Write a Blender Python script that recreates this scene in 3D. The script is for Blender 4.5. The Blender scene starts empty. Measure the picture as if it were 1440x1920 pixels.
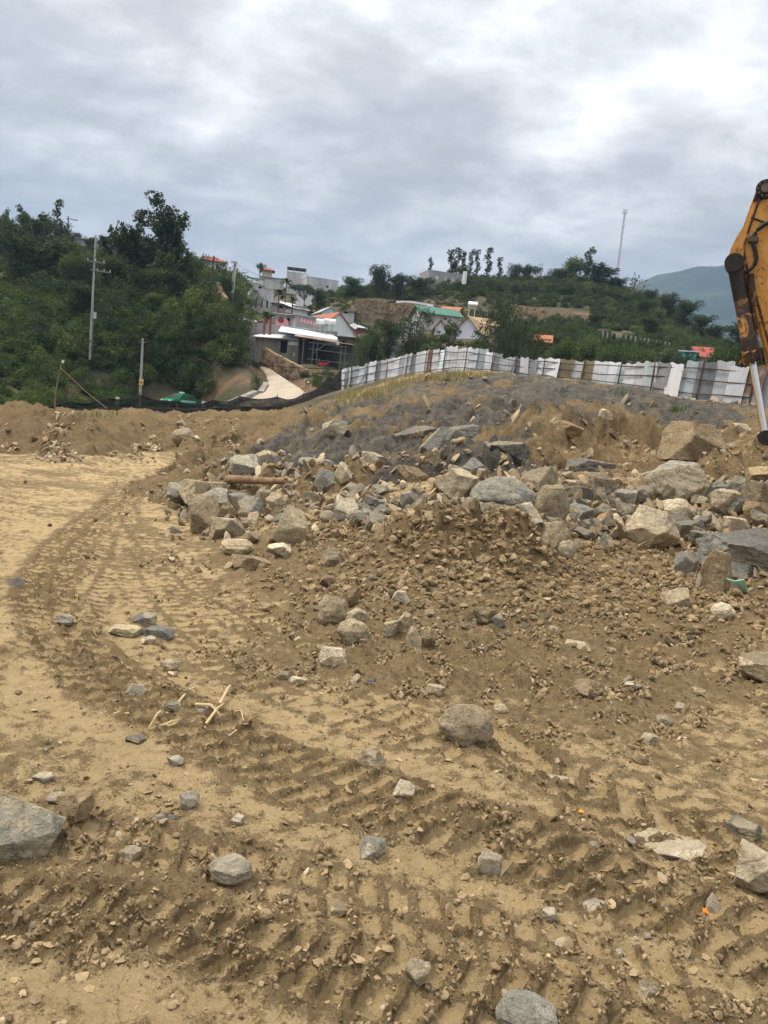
import bpy, bmesh, math, random
import numpy as np
from mathutils import Matrix, Vector

S = bpy.context.scene
COL = S.collection
random.seed(7)

# ------------------------------------------------------------------ camera
F, CX, CY = 1500.0, 720.0, 960.0        # pixels of the 1440x1920 photograph
PITCH, ROLL, EYE = math.radians(7.0), math.radians(5.5), 1.6
Rm = Matrix.Rotation(math.pi/2 - PITCH, 4, 'X') @ Matrix.Rotation(ROLL, 4, 'Z')
cam_d = bpy.data.cameras.new('camera')
cam = bpy.data.objects.new('camera', cam_d)
COL.objects.link(cam)
cam.matrix_world = Matrix.Translation((0, 0, EYE)) @ Rm
cam_d.sensor_fit = 'VERTICAL'
cam_d.sensor_height = 24.0
cam_d.lens = 24.0*F/1920.0
cam_d.clip_start = 0.05
cam_d.clip_end = 20000
S.camera = cam

# ------------------------------------------------------------------ world, sun, exposure
SUN_EL, SUN_AZ = math.radians(60), math.radians(-80)     # azimuth from +Y, negative = towards -X
world = bpy.data.worlds.new('World')
S.world = world
world.use_nodes = True
SKY_STRENGTH = 0.1
def build_world():
    nt = world.node_tree
    N, L = nt.nodes, nt.links
    N.clear()
    def nd(t, **k):
        n = N.new(t)
        for a, b in k.items(): setattr(n, a, b)
        return n
    def math_(op, a, b=None, clamp=False):
        n = nd('ShaderNodeMath', operation=op, use_clamp=clamp)
        for i, v in enumerate((a, b)):
            if v is None: continue
            if isinstance(v, (int, float)): n.inputs[i].default_value = v
            else: L.new(v, n.inputs[i])
        return n.outputs[0]
    out = nd('ShaderNodeOutputWorld'); bg = nd('ShaderNodeBackground')
    bg.inputs['Strength'].default_value = SKY_STRENGTH
    sky = nd('ShaderNodeTexSky', sky_type='NISHITA', sun_disc=False, sun_elevation=SUN_EL, sun_rotation=SUN_AZ)
    tc = nd('ShaderNodeTexCoord')
    sep = nd('ShaderNodeSeparateXYZ'); L.new(tc.outputs['Generated'], sep.inputs[0])
    z = math_('MAXIMUM', sep.outputs['Z'], 0.0)
    zz = math_('ADD', z, 0.27)
    u = math_('DIVIDE', sep.outputs['X'], zz); v = math_('DIVIDE', sep.outputs['Y'], zz)
    comb = nd('ShaderNodeCombineXYZ'); L.new(u, comb.inputs[0]); L.new(v, comb.inputs[1])
    def noise(scale, rot, sc, det, rough, dist, loc=(0, 0, 0)):
        mp = nd('ShaderNodeMapping'); L.new(comb.outputs[0], mp.inputs[0])
        mp.inputs['Rotation'].default_value = (0, 0, rot); mp.inputs['Scale'].default_value = sc
        mp.inputs['Location'].default_value = loc
        n = nd('ShaderNodeTexNoise'); L.new(mp.outputs[0], n.inputs['Vector'])
        n.inputs['Scale'].default_value = scale; n.inputs['Detail'].default_value = det
        n.inputs['Roughness'].default_value = rough; n.inputs['Distortion'].default_value = dist
        return n.outputs['Fac']
    a = noise(1.75, 0.75, (1.0, 1.15, 1), 8, 0.57, 0.12, (3.1, 1.7, 0))
    b = noise(4.2, 0.95, (0.9, 1.15, 1), 8, 0.62, 0.15, (7.3, 2.2, 0))
    c = noise(0.7, 0.3, (1, 1, 1), 3, 0.5, 0.1, (1.6, 4.4, 0))
    def spread(x, k): return math_('ADD', math_('MULTIPLY', math_('SUBTRACT', x, 0.5), k), 0.0)
    s = math_('ADD', math_('ADD', spread(a, 0.62), 0.522), math_('ADD', spread(b, 0.60), spread(c, 0.42)))
    # brighter glow at a thin cloud gap, away from the sun's direction
    ge = math.radians(31); sd = Vector((math.sin(GAP_AZ)*math.cos(ge), math.cos(GAP_AZ)*math.cos(ge), math.sin(ge)))
    dt = nd('ShaderNodeVectorMath', operation='DOT_PRODUCT'); L.new(tc.outputs['Generated'], dt.inputs[0]); dt.inputs[1].default_value = sd
    glow = math_('POWER', math_('MAXIMUM', dt.outputs['Value'], 0.0), 26.0)
    s = math_('ADD', s, math_('MULTIPLY', glow, 0.06))
    ramp = nd('ShaderNodeValToRGB'); L.new(s, ramp.inputs[0])
    e = ramp.color_ramp.elements
    e[0].position = 0.40; e[0].color = (0.385, 0.388, 0.41, 1)
    e[1].position = 0.74; e[1].color = (1.05, 1.05, 1.06, 1)
    for p, col in ((0.49, (0.47, 0.475, 0.50, 1)), (0.56, (0.585, 0.592, 0.62, 1)), (0.64, (0.745, 0.755, 0.775, 1))):
        q = e.new(p); q.color = col
    # paler, clearer air low over the horizon
    hz = nd('ShaderNodeMapRange'); L.new(sep.outputs['Z'], hz.inputs[0])
    hz.inputs[1].default_value = 0.0; hz.inputs[2].default_value = 0.26; hz.inputs[3].default_value = 0.8; hz.inputs[4].default_value = 0.0
    hr = nd('ShaderNodeValToRGB'); L.new(b, hr.inputs[0])
    hr.color_ramp.elements[0].position = 0.36; hr.color_ramp.elements[0].color = (0.60, 0.65, 0.73, 1)
    hr.color_ramp.elements[1].position = 0.58; hr.color_ramp.elements[1].color = (0.90, 0.90, 0.90, 1)
    m1 = nd('ShaderNodeMixRGB'); L.new(hz.outputs[0], m1.inputs[0]); L.new(ramp.outputs[0], m1.inputs[1]); L.new(hr.outputs[0], m1.inputs[2])
    # an overcast sky is brighter towards the zenith, all round
    zen = math_('ADD', math_('MULTIPLY', math_('POWER', z, 1.7), 2.7), 0.60)
    zc = nd('ShaderNodeMixRGB', blend_type='MULTIPLY'); zc.inputs[0].default_value = 1; L.new(m1.outputs[0], zc.inputs[1]); L.new(zen, zc.inputs[2])
    sc = nd('ShaderNodeMixRGB', blend_type='MULTIPLY'); sc.inputs[0].default_value = 1; L.new(zc.outputs[0], sc.inputs[1])
    sc.inputs[2].default_value = (SKYGAIN*1.03, SKYGAIN, SKYGAIN*.955, 1)
    m2 = nd('ShaderNodeMixRGB'); m2.inputs[0].default_value = 0.96
    L.new(sky.outputs[0], m2.inputs[1]); L.new(sc.outputs[0], m2.inputs[2])
    L.new(m2.outputs[0], bg.inputs[0]); L.new(bg.outputs[0], out.inputs[0])
SKYGAIN = 6.3
GAP_AZ = math.radians(15)          # a thin gap in the cloud
build_world()

sun_d = bpy.data.lights.new('sun', 'SUN')
sun_d.energy = 1.5
sun_d.angle = math.radians(14)
sun_d.color = (1.0, 0.90, 0.74)
sun = bpy.data.objects.new('sun', sun_d)
COL.objects.link(sun)
sv = Vector((math.sin(SUN_AZ)*math.cos(SUN_EL), math.cos(SUN_AZ)*math.cos(SUN_EL), math.sin(SUN_EL)))
sun.rotation_euler = sv.to_track_quat('Z', 'Y').to_euler()
sun.location = (0, 0, 60)

vs = S.view_settings
vs.view_transform = 'Standard'; vs.look = 'None'; vs.exposure = 1.15; vs.gamma = 1.0
vs.use_curve_mapping = False
S.cycles.use_denoising = True
S.cycles.denoiser = 'OPENIMAGEDENOISE'
S.cycles.denoising_input_passes = 'RGB_ALBEDO_NORMAL'
S.cycles.denoising_prefilter = 'NONE'
S.cycles.max_bounces = 6
S.cycles.diffuse_bounces = 3
S.cycles.glossy_bounces = 2
S.cycles.transparent_max_bounces = 8
S.cycles.volume_bounces = 0

# ------------------------------------------------------------------ pixel <-> place
R3 = np.array(Rm.to_3x3())
def ray(px, py):
    d = R3 @ np.array(((px - CX)/F, -(py - CY)/F, -1.0))
    return d
def at(px, py, r):                    # point on the pixel's ray at horizontal distance r
    d = ray(px, py); k = r/math.hypot(d[0], d[1])
    return np.array((d[0]*k, d[1]*k, EYE + d[2]*k))
def at_z(px, py, z):
    d = ray(px, py); k = (z - EYE)/d[2]
    return np.array((d[0]*k, d[1]*k, z))
def to_px(x, y, z):
    P = np.stack([x, y, z - EYE], -1) @ R3
    w = np.maximum(-P[..., 2], 1e-3)
    return CX + F*P[..., 0]/w, CY - F*P[..., 1]/w

# ------------------------------------------------------------------ noise
def _h(ix, iy, s):
    h = (ix.astype(np.int64)*374761393 + iy.astype(np.int64)*668265263 + s*974634777) & 0xffffffff
    h = ((h ^ (h >> 13))*1274126177) & 0xffffffff
    h = ((h ^ (h >> 16))*2246822519) & 0xffffffff
    return (h ^ (h >> 15)) & 0xffffffff
def h01(ix, iy, s): return _h(ix, iy, s).astype(np.float64)/4294967295.0
def sstep(a, b, x):
    t = np.clip((x - a)/(b - a), 0, 1); return t*t*(3 - 2*t)
def gn(x, y, s):
    x0, y0 = np.floor(x), np.floor(y); fx, fy = x - x0, y - y0
    ux, uy = fx*fx*fx*(fx*(fx*6 - 15) + 10), fy*fy*fy*(fy*(fy*6 - 15) + 10)
    v = []
    for dx, dy in ((0, 0), (1, 0), (0, 1), (1, 1)):
        a = h01(x0 + dx, y0 + dy, s)*6.2831853
        v.append(np.cos(a)*(fx - dx) + np.sin(a)*(fy - dy))
    return 1.4*((v[0]*(1 - ux) + v[1]*ux)*(1 - uy) + (v[2]*(1 - ux) + v[3]*ux)*uy)
def fbm(x, y, o, s, g=0.5):
    t = 0; a = 1.0
    for i in range(o):
        t = t + a*gn(x*2**i + 17.3*i, y*2**i - 9.1*i, s + i); a *= g
    return t
def cells(x, y, s, jit=0.9):          # nearest feature point: distance, second distance, id numbers, offsets
    x0, y0 = np.floor(x), np.floor(y)
    b1 = np.full(x.shape, 9.0); b2 = np.full(x.shape, 9.0)
    ii = np.zeros(x.shape); jj = np.zeros(x.shape); ox = np.zeros(x.shape); oy = np.zeros(x.shape)
    for dx in (-1, 0, 1):
        for dy in (-1, 0, 1):
            cx, cy = x0 + dx, y0 + dy
            px = cx + 0.5 + jit*(h01(cx, cy, s) - 0.5); py = cy + 0.5 + jit*(h01(cx, cy, s + 71) - 0.5)
            d = np.hypot(x - px, y - py)
            m = d < b1
            b2 = np.where(m, b1, np.minimum(b2, d)); b1 = np.where(m, d, b1)
            ii = np.where(m, cx, ii); jj = np.where(m, cy, jj); ox = np.where(m, x - px, ox); oy = np.where(m, y - py, oy)
    return b1, b2, ii, jj, ox, oy
def lumps(x, y, s, dens=0.8):         # rounded irregular clods, 0..1
    wx = x + 0.25*gn(x*2.1, y*2.1, s + 5); wy = y + 0.25*gn(x*2.1 + 9, y*2.1, s + 6)
    d, d2, i, j, ox, oy = cells(wx, wy, s)
    R = 0.25 + 0.35*h01(i, j, s + 9)
    on = h01(i, j, s + 13) < dens
    h = np.sqrt(np.clip(1 - (d/R)**2, 0, 1))*R/0.6
    return np.where(on, h, 0)
def facets(x, y, s, tilt=0.9):        # broken rock: tilted plates with steps between them
    wx = x + 0.3*gn(x*1.3, y*1.3, s + 5); wy = y + 0.3*gn(x*1.3 + 9, y*1.3, s + 6)
    d, d2, i, j, ox, oy = cells(wx, wy, s)
    return (h01(i, j, s + 3) - 0.5) + tilt*((h01(i, j, s + 4) - 0.5)*ox + (h01(i, j, s + 8) - 0.5)*oy), h01(i, j, s + 21), d2 - d

# ------------------------------------------------------------------ mesh helpers
def mesh_np(name, v, f, mat=None, smooth=False, colors=None, parent=None, link=True):
    v = np.ascontiguousarray(v, np.float32); f = np.ascontiguousarray(f, np.int32)
    me = bpy.data.meshes.new(name)
    me.vertices.add(len(v)); me.vertices.foreach_set('co', v.ravel())
    k = f.shape[1]
    me.loops.add(f.size); me.loops.foreach_set('vertex_index', f.ravel())
    me.polygons.add(len(f)); me.polygons.foreach_set('loop_start', np.arange(len(f), dtype=np.int32)*k)
    me.polygons.foreach_set('use_smooth', np.full(len(f), smooth))
    for nm, c in (colors or {}).items():
        c = np.asarray(c, np.float32)
        if c.shape[1] == 3: c = np.concatenate([c, np.ones((len(c), 1), np.float32)], 1)
        at_ = me.attributes.new(nm, 'FLOAT_COLOR', 'POINT' if len(c) == len(v) else 'FACE')
        at_.data.foreach_set('color', c.ravel())
    me.update(calc_edges=True)
    if mat: me.materials.append(mat)
    if not link: return me
    o = bpy.data.objects.new(name, me); COL.objects.link(o)
    if parent: o.parent = parent
    return o
def empty(name, loc=(0, 0, 0), rz=0.0):
    o = bpy.data.objects.new(name, None); COL.objects.link(o)
    o.location = loc; o.rotation_euler = (0, 0, rz); o.empty_display_size = 0.2
    return o
def tag(o, label=None, cat=None, group=None, kind=None):
    if label: o['label'] = label
    if cat: o['category'] = cat
    if group: o['group'] = group
    if kind: o['kind'] = kind
    return o
def copy_tree(o, parent=None):
    c = o.copy(); COL.objects.link(c)
    if parent: c.parent = parent
    for ch in o.children: copy_tree(ch, c)
    return c
class MB:
    """collects boxes, tubes and prisms and links them as one mesh"""
    def __init__(s): s.v = []; s.f = []
    def add(s, vs, fs):
        n = len(s.v); s.v += [tuple(p) for p in vs]; s.f += [tuple(i + n for i in q) for q in fs]; return s
    def box(s, x0, x1, y0, y1, z0, z1):
        vs = [(x, y, z) for z in (z0, z1) for y in (y0, y1) for x in (x0, x1)]
        return s.add(vs, [(0, 2, 3, 1), (4, 5, 7, 6), (0, 1, 5, 4), (2, 6, 7, 3), (0, 4, 6, 2), (1, 3, 7, 5)])
    def prism(s, pts, y0, y1):            # outline in x,z pushed along y
        n = len(pts)
        vs = [(p[0], y0, p[1]) for p in pts] + [(p[0], y1, p[1]) for p in pts]
        return s.add(vs, [tuple(range(n)), tuple(range(2*n - 1, n - 1, -1))] + [(i, i + n, (i + 1) % n + n, (i + 1) % n) for i in range(n)])
    def tube(s, pts, rad, n=8):
        pts = [Vector(p) for p in pts]
        rads = rad if isinstance(rad, (list, tuple)) else [rad]*len(pts)
        vs, fs = [], []
        for i, p in enumerate(pts):
            t = (pts[min(i + 1, len(pts) - 1)] - pts[max(i - 1, 0)]).normalized()
            up = Vector((0, 0, 1)) if abs(t.z) < 0.9 else Vector((1, 0, 0))
            a = t.cross(up).normalized(); b = t.cross(a)
            for k in range(n):
                w = 2*math.pi*k/n
                vs.append(p + (a*math.cos(w) + b*math.sin(w))*rads[i])
        for i in range(len(pts) - 1):
            for k in range(n):
                fs.append((i*n + k, i*n + (k + 1) % n, (i + 1)*n + (k + 1) % n, (i + 1)*n + k))
        fs.append(tuple(range(n - 1, -1, -1))); fs.append(tuple(range((len(pts) - 1)*n, len(pts)*n)))
        return s.add(vs, fs)
    def build(s, name, mat=None, parent=None, smooth=False, bevel=0.0):
        me = bpy.data.meshes.new(name); me.from_pydata(s.v, [], s.f)
        bm = bmesh.new(); bm.from_mesh(me)
        bmesh.ops.recalc_face_normals(bm, faces=bm.faces)
        if bevel: bmesh.ops.bevel(bm, geom=list(bm.edges), offset=bevel, segments=2, affect='EDGES', clamp_overlap=True)
        bm.to_mesh(me); bm.free()
        if smooth:
            me.polygons.foreach_set('use_smooth', [True]*len(me.polygons))
            me.set_sharp_from_angle(angle=math.radians(40))
        me.update()
        if mat: me.materials.append(mat)
        o = bpy.data.objects.new(name, me); COL.objects.link(o)
        if parent: o.parent = parent
        return o

# ------------------------------------------------------------------ materials
class NT:
    def __init__(s, name):
        s.m = bpy.data.materials.new(name); s.m.use_nodes = True
        s.t = s.m.node_tree; s.N = s.t.nodes; s.L = s.t.links
        s.bsdf = s.N['Principled BSDF']; s.out = s.N['Material Output']
        s.bsdf.inputs['Roughness'].default_value = 0.9
        s.bsdf.inputs['Specular IOR Level'].default_value = 0.25
        s.tc = s.N.new('ShaderNodeTexCoord')
    def put(s, v, sock):
        if isinstance(v, (int, float)): sock.default_value = v
        elif isinstance(v, tuple): sock.default_value = v if len(v) == 4 or sock.type == 'VECTOR' else v + (1,)
        else: s.L.new(v, sock)
    def noise(s, scale, det=4, rough=0.55, dist=0.0, vec=None, sc=None, w=None):
        n = s.N.new('ShaderNodeTexNoise')
        v = vec or s.tc.outputs['Object']
        if sc:
            mp = s.N.new('ShaderNodeMapping'); s.L.new(v, mp.inputs[0]); mp.inputs['Scale'].default_value = sc; v = mp.outputs[0]
        s.L.new(v, n.inputs['Vector'])
        n.inputs['Scale'].default_value = scale; n.inputs['Detail'].default_value = det
        n.inputs['Roughness'].default_value = rough; n.inputs['Distortion'].default_value = dist
        return n.outputs['Fac']
    def vor(s, scale, feat='F1', out='Distance', vec=None):
        n = s.N.new('ShaderNodeTexVoronoi'); n.feature = feat
        s.L.new(vec or s.tc.outputs['Object'], n.inputs['Vector']); n.inputs['Scale'].default_value = scale
        return n.outputs[out]
    def ramp(s, x, *stops):
        n = s.N.new('ShaderNodeValToRGB'); s.L.new(x, n.inputs[0]); e = n.color_ramp.elements
        for i, (p, c) in enumerate(stops):
            q = e[i] if i < 2 else e.new(p)
            q.position = p; c = (c, c, c) if isinstance(c, (int, float)) else c; q.color = tuple(c) + (1,)
        return n.outputs[0]
    def mix(s, fac, a, b, mode='MIX'):
        n = s.N.new('ShaderNodeMixRGB'); n.blend_type = mode
        s.put(fac, n.inputs[0]); s.put(a, n.inputs[1]); s.put(b, n.inputs[2]); return n.outputs[0]
    def math(s, op, a, b=0.0, clamp=False):
        n = s.N.new('ShaderNodeMath'); n.operation = op; n.use_clamp = clamp
        s.put(a, n.inputs[0]); s.put(b, n.inputs[1]); return n.outputs[0]
    def attr(s, name, out='Color', typ='GEOMETRY'):
        n = s.N.new('ShaderNodeAttribute'); n.attribute_name = name; n.attribute_type = typ; return n.outputs[out]
    def rnd(s):
        n = s.N.new('ShaderNodeObjectInfo'); return n.outputs['Random']
    def sep(s, c):
        n = s.N.new('ShaderNodeSeparateColor'); s.L.new(c, n.inputs[0]); return n.outputs
    def bump(s, h, dist=0.01, st=1.0):
        n = s.N.new('ShaderNodeBump'); s.L.new(h, n.inputs['Height']); n.inputs['Distance'].default_value = dist; n.inputs['Strength'].default_value = st
        s.L.new(n.outputs[0], s.bsdf.inputs['Normal'])
    def col(s, c): s.put(c, s.bsdf.inputs['Base Color']); return s
    def set(s, **k):
        for a, v in k.items(): s.put(v, s.bsdf.inputs[a.replace('_', ' ')])
        return s

M = {}
def plain(name, c, rough=0.8, var=0.25, scale=3.0, metal=0.0, streak=False):
    n = NT(name)
    f = n.noise(scale, 5, 0.6, sc=(1, 1, 0.15) if streak else None)
    dk = tuple(x*(1 - var) for x in c); lt = tuple(min(0.9, x*(1 + var)) for x in c)
    n.col(n.ramp(f, (0.3, dk), (0.7, lt))).set(Roughness=rough, Metallic=metal)
    M[name] = n.m; return n.m
def soil_mat():
    n = NT('soil')
    z = n.attr('zone'); r, g, b = n.sep(z)[:3]
    big = n.noise(1.7, 5, 0.6); mid = n.noise(14, 6, 0.65, 0.3); fine = n.noise(95, 5, 0.7); grit = n.noise(380, 3, 0.7)
    t = n.math('ADD', n.math('MULTIPLY', mid, 0.6), n.math('MULTIPLY', fine, 0.4))
    brown = n.ramp(t, (0.34, SOIL_D), (0.5, SOIL_M), (0.66, SOIL_L))
    pale = n.ramp(t, (0.32, PALE_D), (0.52, PALE_M), (0.7, PALE_L))
    e = n.math('ADD', n.math('SUBTRACT', r, 0.5), n.math('ADD', n.math('MULTIPLY', n.math('SUBTRACT', fine, 0.5), 1.0), n.math('MULTIPLY', n.math('SUBTRACT', mid, 0.5), 1.3)))
    k = n.ramp(n.math('ADD', e, 0.5), (0.39, 0.0), (0.65, 1.0))
    c = n.mix(k, brown, pale)
    sh = n.ramp(n.noise(6, 8, 0.68, 0.6), (0.3, (0.07, 0.069, 0.064)), (0.44, (0.145, 0.139, 0.123)), (0.55, (0.215, 0.197, 0.16)), (0.67, (0.32, 0.25, 0.155)))
    sg = n.ramp(n.math('ADD', g, n.math('MULTIPLY', n.math('SUBTRACT', n.noise(9, 6, 0.7), 0.5), 0.9)), (0.35, 0.0), (0.62, 1.0))
    c = n.mix(sg, c, sh)
    c = n.mix(n.math('MULTIPLY', b, 0.9), c, n.mix(1.0, c, (0.50, 0.475, 0.46), 'MULTIPLY'))
    c = n.mix(n.ramp(big, (0.35, 0.30), (0.65, 0.0)), c, n.mix(1.0, c, (0.72, 0.70, 0.68), 'MULTIPLY'))
    chips = n.ramp(n.vor(75), (0.06, 1.0), (0.13, 0.0)); lot = n.ramp(n.noise(5, 3), (0.45, 0.0), (0.62, 0.75))
    c = n.mix(n.math('MULTIPLY', chips, lot), c, (0.42, 0.37, 0.28))
    c = n.mix(n.ramp(grit, (0.33, 0.6), (0.46, 0.0)), c, n.mix(1.0, c, (0.45, 0.42, 0.4), 'MULTIPLY'))
    c = n.mix(n.ramp(n.noise(48, 6, 0.75, 0.8), (0.33, 0.75), (0.40, 0.0)), c, n.mix(1.0, c, (0.42, 0.38, 0.35), 'MULTIPLY'))
    n.col(c).set(Roughness=0.95)
    n.set(Specular_IOR_Level=0.12)
    cv = n.vor(120); cv2 = n.vor(48)
    crumb = n.math('ADD', n.math('MULTIPLY', n.ramp(cv, (0.0, 1.0), (0.5, 0.0)), 0.35), n.math('MULTIPLY', n.ramp(cv2, (0.0, 1.0), (0.42, 0.0)), n.ramp(n.noise(7, 4, 0.6), (0.42, 0.0), (0.6, 0.9))))
    fine = n.math('ADD', n.math('MULTIPLY', fine, 1.0), n.math('MULTIPLY', crumb, n.ramp(k, (0.0, 0.55), (1.0, 0.18))))
    h = n.math('ADD', n.math('MULTIPLY', fine, 0.7), n.math('ADD', n.math('MULTIPLY', grit, 0.28), n.math('MULTIPLY', mid, 0.6)))
    n.bump(h, 0.03, 1.0)
    M['soil'] = n.m
SOIL_D, SOIL_M, SOIL_L = (0.185, 0.130, 0.066), (0.335, 0.243, 0.128), (0.46, 0.345, 0.188)
PALE_D, PALE_M, PALE_L = (0.44, 0.315, 0.158), (0.64, 0.475, 0.25), (0.73, 0.565, 0.325)
soil_mat()
def rock_mat(name, base, face, dark, blotch=0.5):
    """broken stone: facets carry their own tint (attribute facet), stains and cracks on top"""
    n = NT(name)
    f = n.sep(n.attr('facet')); rn = n.rnd()
    vec = n.N.new('ShaderNodeVectorMath'); vec.operation = 'ADD'
    n.L.new(n.tc.outputs['Object'], vec.inputs[0])
    cb = n.N.new('ShaderNodeCombineXYZ'); n.L.new(n.math('MULTIPLY', rn, 37.0), cb.inputs[0]); n.L.new(n.math('MULTIPLY', rn, 91.0), cb.inputs[1]); n.L.new(cb.outputs[0], vec.inputs[1])
    V = vec.outputs[0]
    a = n.noise(4.5, 8, 0.68, 0.5, V); b = n.noise(26, 6, 0.7, 0.2, V); d = n.noise(140, 4, 0.7, 0, V)
    k = n.math('ADD', f[0], n.math('MULTIPLY', n.math('SUBTRACT', a, 0.5), 1.4*blotch*2))
    c = n.mix(n.ramp(k, (0.35, 0.0), (0.62, 1.0)), base, face)
    c = n.mix(n.ramp(n.noise(9, 6, 0.72, 0.8, V), (0.50, 0.0), (0.70, 0.8)), c, dark)
    c = n.mix(0.75, c, n.ramp(b, (0.28, (0.62,)*3), (0.72, (1.32,)*3)), 'MULTIPLY')
    c = n.mix(0.6, c, n.ramp(d, (0.3, (0.7,)*3), (0.7, (1.25,)*3)), 'MULTIPLY')
    c = n.mix(1.0, c, n.ramp(f[1], (0.0, (0.80,)*3), (1.0, (1.18,)*3)), 'MULTIPLY')
    c = n.mix(1.0, c, n.ramp(rn, (0.0, (0.85, 0.86, 0.88)), (1.0, (1.12, 1.08, 1.02))), 'MULTIPLY')
    dust = n.ramp(n.noise(3.1, 7, 0.7, 0.7, V), (0.52, 0.0), (0.62, 0.45 if base[0] - base[2] > .06 else 0.30))
    c = n.mix(n.math('MULTIPLY', dust, n.ramp(b, (0.35, 0.35), (0.55, 1.0))), c, (0.40, 0.31, 0.185))
    pit = n.ramp(n.noise(60, 5, 0.75, 0.5, V), (0.36, 0.8), (0.44, 0.0)); c = n.mix(pit, c, n.mix(1.0, c, (0.4, 0.38, 0.36), 'MULTIPLY'))
    cr = n.ramp(n.vor(5.5, 'DISTANCE_TO_EDGE', vec=V), (0.0, 0.55), (0.035, 0.0))
    c = n.mix(n.math('MULTIPLY', cr, n.ramp(a, (0.5, 0.0), (0.6, 1.0))), c, (0.05, 0.045, 0.04))
    c = n.mix(1.0, c, (1.38, 1.36, 1.28), 'MULTIPLY')
    n.col(c).set(Roughness=0.88)
    n.bump(n.math('ADD', n.math('MULTIPLY', b, 0.8), n.math('ADD', n.math('MULTIPLY', d, 0.25), n.math('MULTIPLY', a, 0.6))), 0.05, 1.0)
    M[name] = n.m
rock_mat('rock_grey', (0.25, 0.245, 0.222), (0.41, 0.37, 0.285), (0.12, 0.115, 0.105))
rock_mat('rock_blue', (0.215, 0.213, 0.195), (0.34, 0.305, 0.23), (0.095, 0.096, 0.093))
rock_mat('rock_tan', (0.285, 0.24, 0.172), (0.47, 0.395, 0.28), (0.17, 0.135, 0.09))
rock_mat('rock_dark', (0.14, 0.137, 0.126), (0.26, 0.222, 0.155), (0.065, 0.064, 0.062))
rock_mat('rock_pale', (0.42, 0.37, 0.28), (0.62, 0.54, 0.41), (0.26, 0.225, 0.17), 0.4)
rock_mat('rock_brown', (0.215, 0.162, 0.10), (0.33, 0.255, 0.16), (0.12, 0.09, 0.058))
def stone_stuff_mat():
    n = NT('small_stone')
    c = n.attr('tint')
    b = n.noise(45, 5, 0.7); 
    c = n.mix(0.9, c, n.ramp(b, (0.28, (0.65,)*3), (0.72, (1.35,)*3)), 'MULTIPLY')
    n.col(c).set(Roughness=0.92); n.bump(n.noise(130, 4, 0.7), 0.006, 0.8)
    M['small_stone'] = n.m
stone_stuff_mat()
def leaf_mat(name, lo, hi, trans=0.35):
    n = NT(name)
    f = n.sep(n.attr('leaf')); rn = n.rnd()
    c = n.mix(f[0], lo, hi)
    c = n.mix(1.0, c, n.ramp(rn, (0.0, (0.72, 0.80, 0.75)), (0.5, (1.0, 1.0, 1.0)), (1.0, (1.25, 1.15, 0.85))), 'MULTIPLY')
    n.col(c).set(Roughness=0.6, Specular_IOR_Level=0.25)
    tr = n.N.new('ShaderNodeBsdfTranslucent'); n.L.new(n.mix(1.0, c, (1.2, 1.3, 0.6), 'MULTIPLY'), tr.inputs[0])
    mx = n.N.new('ShaderNodeMixShader'); mx.inputs[0].default_value = trans
    n.L.new(n.bsdf.outputs[0], mx.inputs[1]); n.L.new(tr.outputs[0], mx.inputs[2]); n.L.new(mx.outputs[0], n.out.inputs[0])
    M[name] = n.m
leaf_mat('leaf_dark', (0.020, 0.035, 0.014), (0.078, 0.105, 0.038))
leaf_mat('leaf_mid', (0.042, 0.066, 0.022), (0.14, 0.18, 0.062))
leaf_mat('leaf_pale', (0.07, 0.085, 0.035), (0.17, 0.19, 0.085))
leaf_mat('leaf_fresh', (0.035, 0.065, 0.016), (0.115, 0.155, 0.045))
leaf_mat('leaf_straw', (0.22, 0.16, 0.075), (0.42, 0.33, 0.18))
plain('bark', (0.13, 0.105, 0.08), 0.95, 0.4, 6)
plain('bark_pale', (0.30, 0.27, 0.23), 0.95, 0.3, 6)
plain('block_wall', (0.33, 0.32, 0.31), 0.95, 0.3, 1.2, streak=True)
plain('grey_render', (0.48, 0.475, 0.46), 0.95, 0.36, 1.0, streak=True)
plain('dirty_wall', (0.27, 0.25, 0.22), 0.95, 0.4, 1.5, streak=True)
plain('white_wall', (0.72, 0.725, 0.73), 0.9, 0.28, 1.0, streak=True)
plain('lilac_wall', (0.76, 0.74, 0.80), 0.9, 0.08, 1.0)
plain('mint_wall', (0.66, 0.74, 0.70), 0.9, 0.1, 1.0)
plain('cream_wall', (0.55, 0.47, 0.34), 0.9, 0.12, 1.0)
plain('turquoise', (0.20, 0.60, 0.45), 0.8, 0.12, 1.0)
plain('green_sheet', (0.05, 0.165, 0.115), 0.6, 0.2, 1.0)
plain('dark_green_sheet', (0.02, 0.055, 0.045), 0.7, 0.2, 1.0)
plain('white_roof', (0.66, 0.67, 0.68), 0.6, 0.28, 1.3)
plain('zinc_roof', (0.42, 0.44, 0.47), 0.5, 0.2, 1.5)
plain('red_tile', (0.32, 0.075, 0.055), 0.8, 0.2, 2.0)
plain('orange_tile', (0.38, 0.145, 0.075), 0.8, 0.2, 2.0)
plain('tan_tile', (0.34, 0.24, 0.13), 0.8, 0.25, 2.0)
plain('maroon_wall', (0.22, 0.07, 0.06), 0.8, 0.2, 1.0)
plain('pink_paint', (0.80, 0.36, 0.40), 0.8, 0.06, 1.0)
plain('red_paint', (0.50, 0.05, 0.05), 0.5, 0.15, 2.0)
plain('blue_sheet', (0.03, 0.08, 0.25), 0.6, 0.2, 2.0)
plain('dark_opening', (0.012, 0.012, 0.013), 0.7, 0.3, 1.0)  # near-black colour standing in for the shade of unlit rooms
plain('pane_glass', (0.06, 0.075, 0.085), 0.15, 0.2, 1.0)
plain('frame_white', (0.65, 0.65, 0.63), 0.7, 0.1, 1.0)
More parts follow.
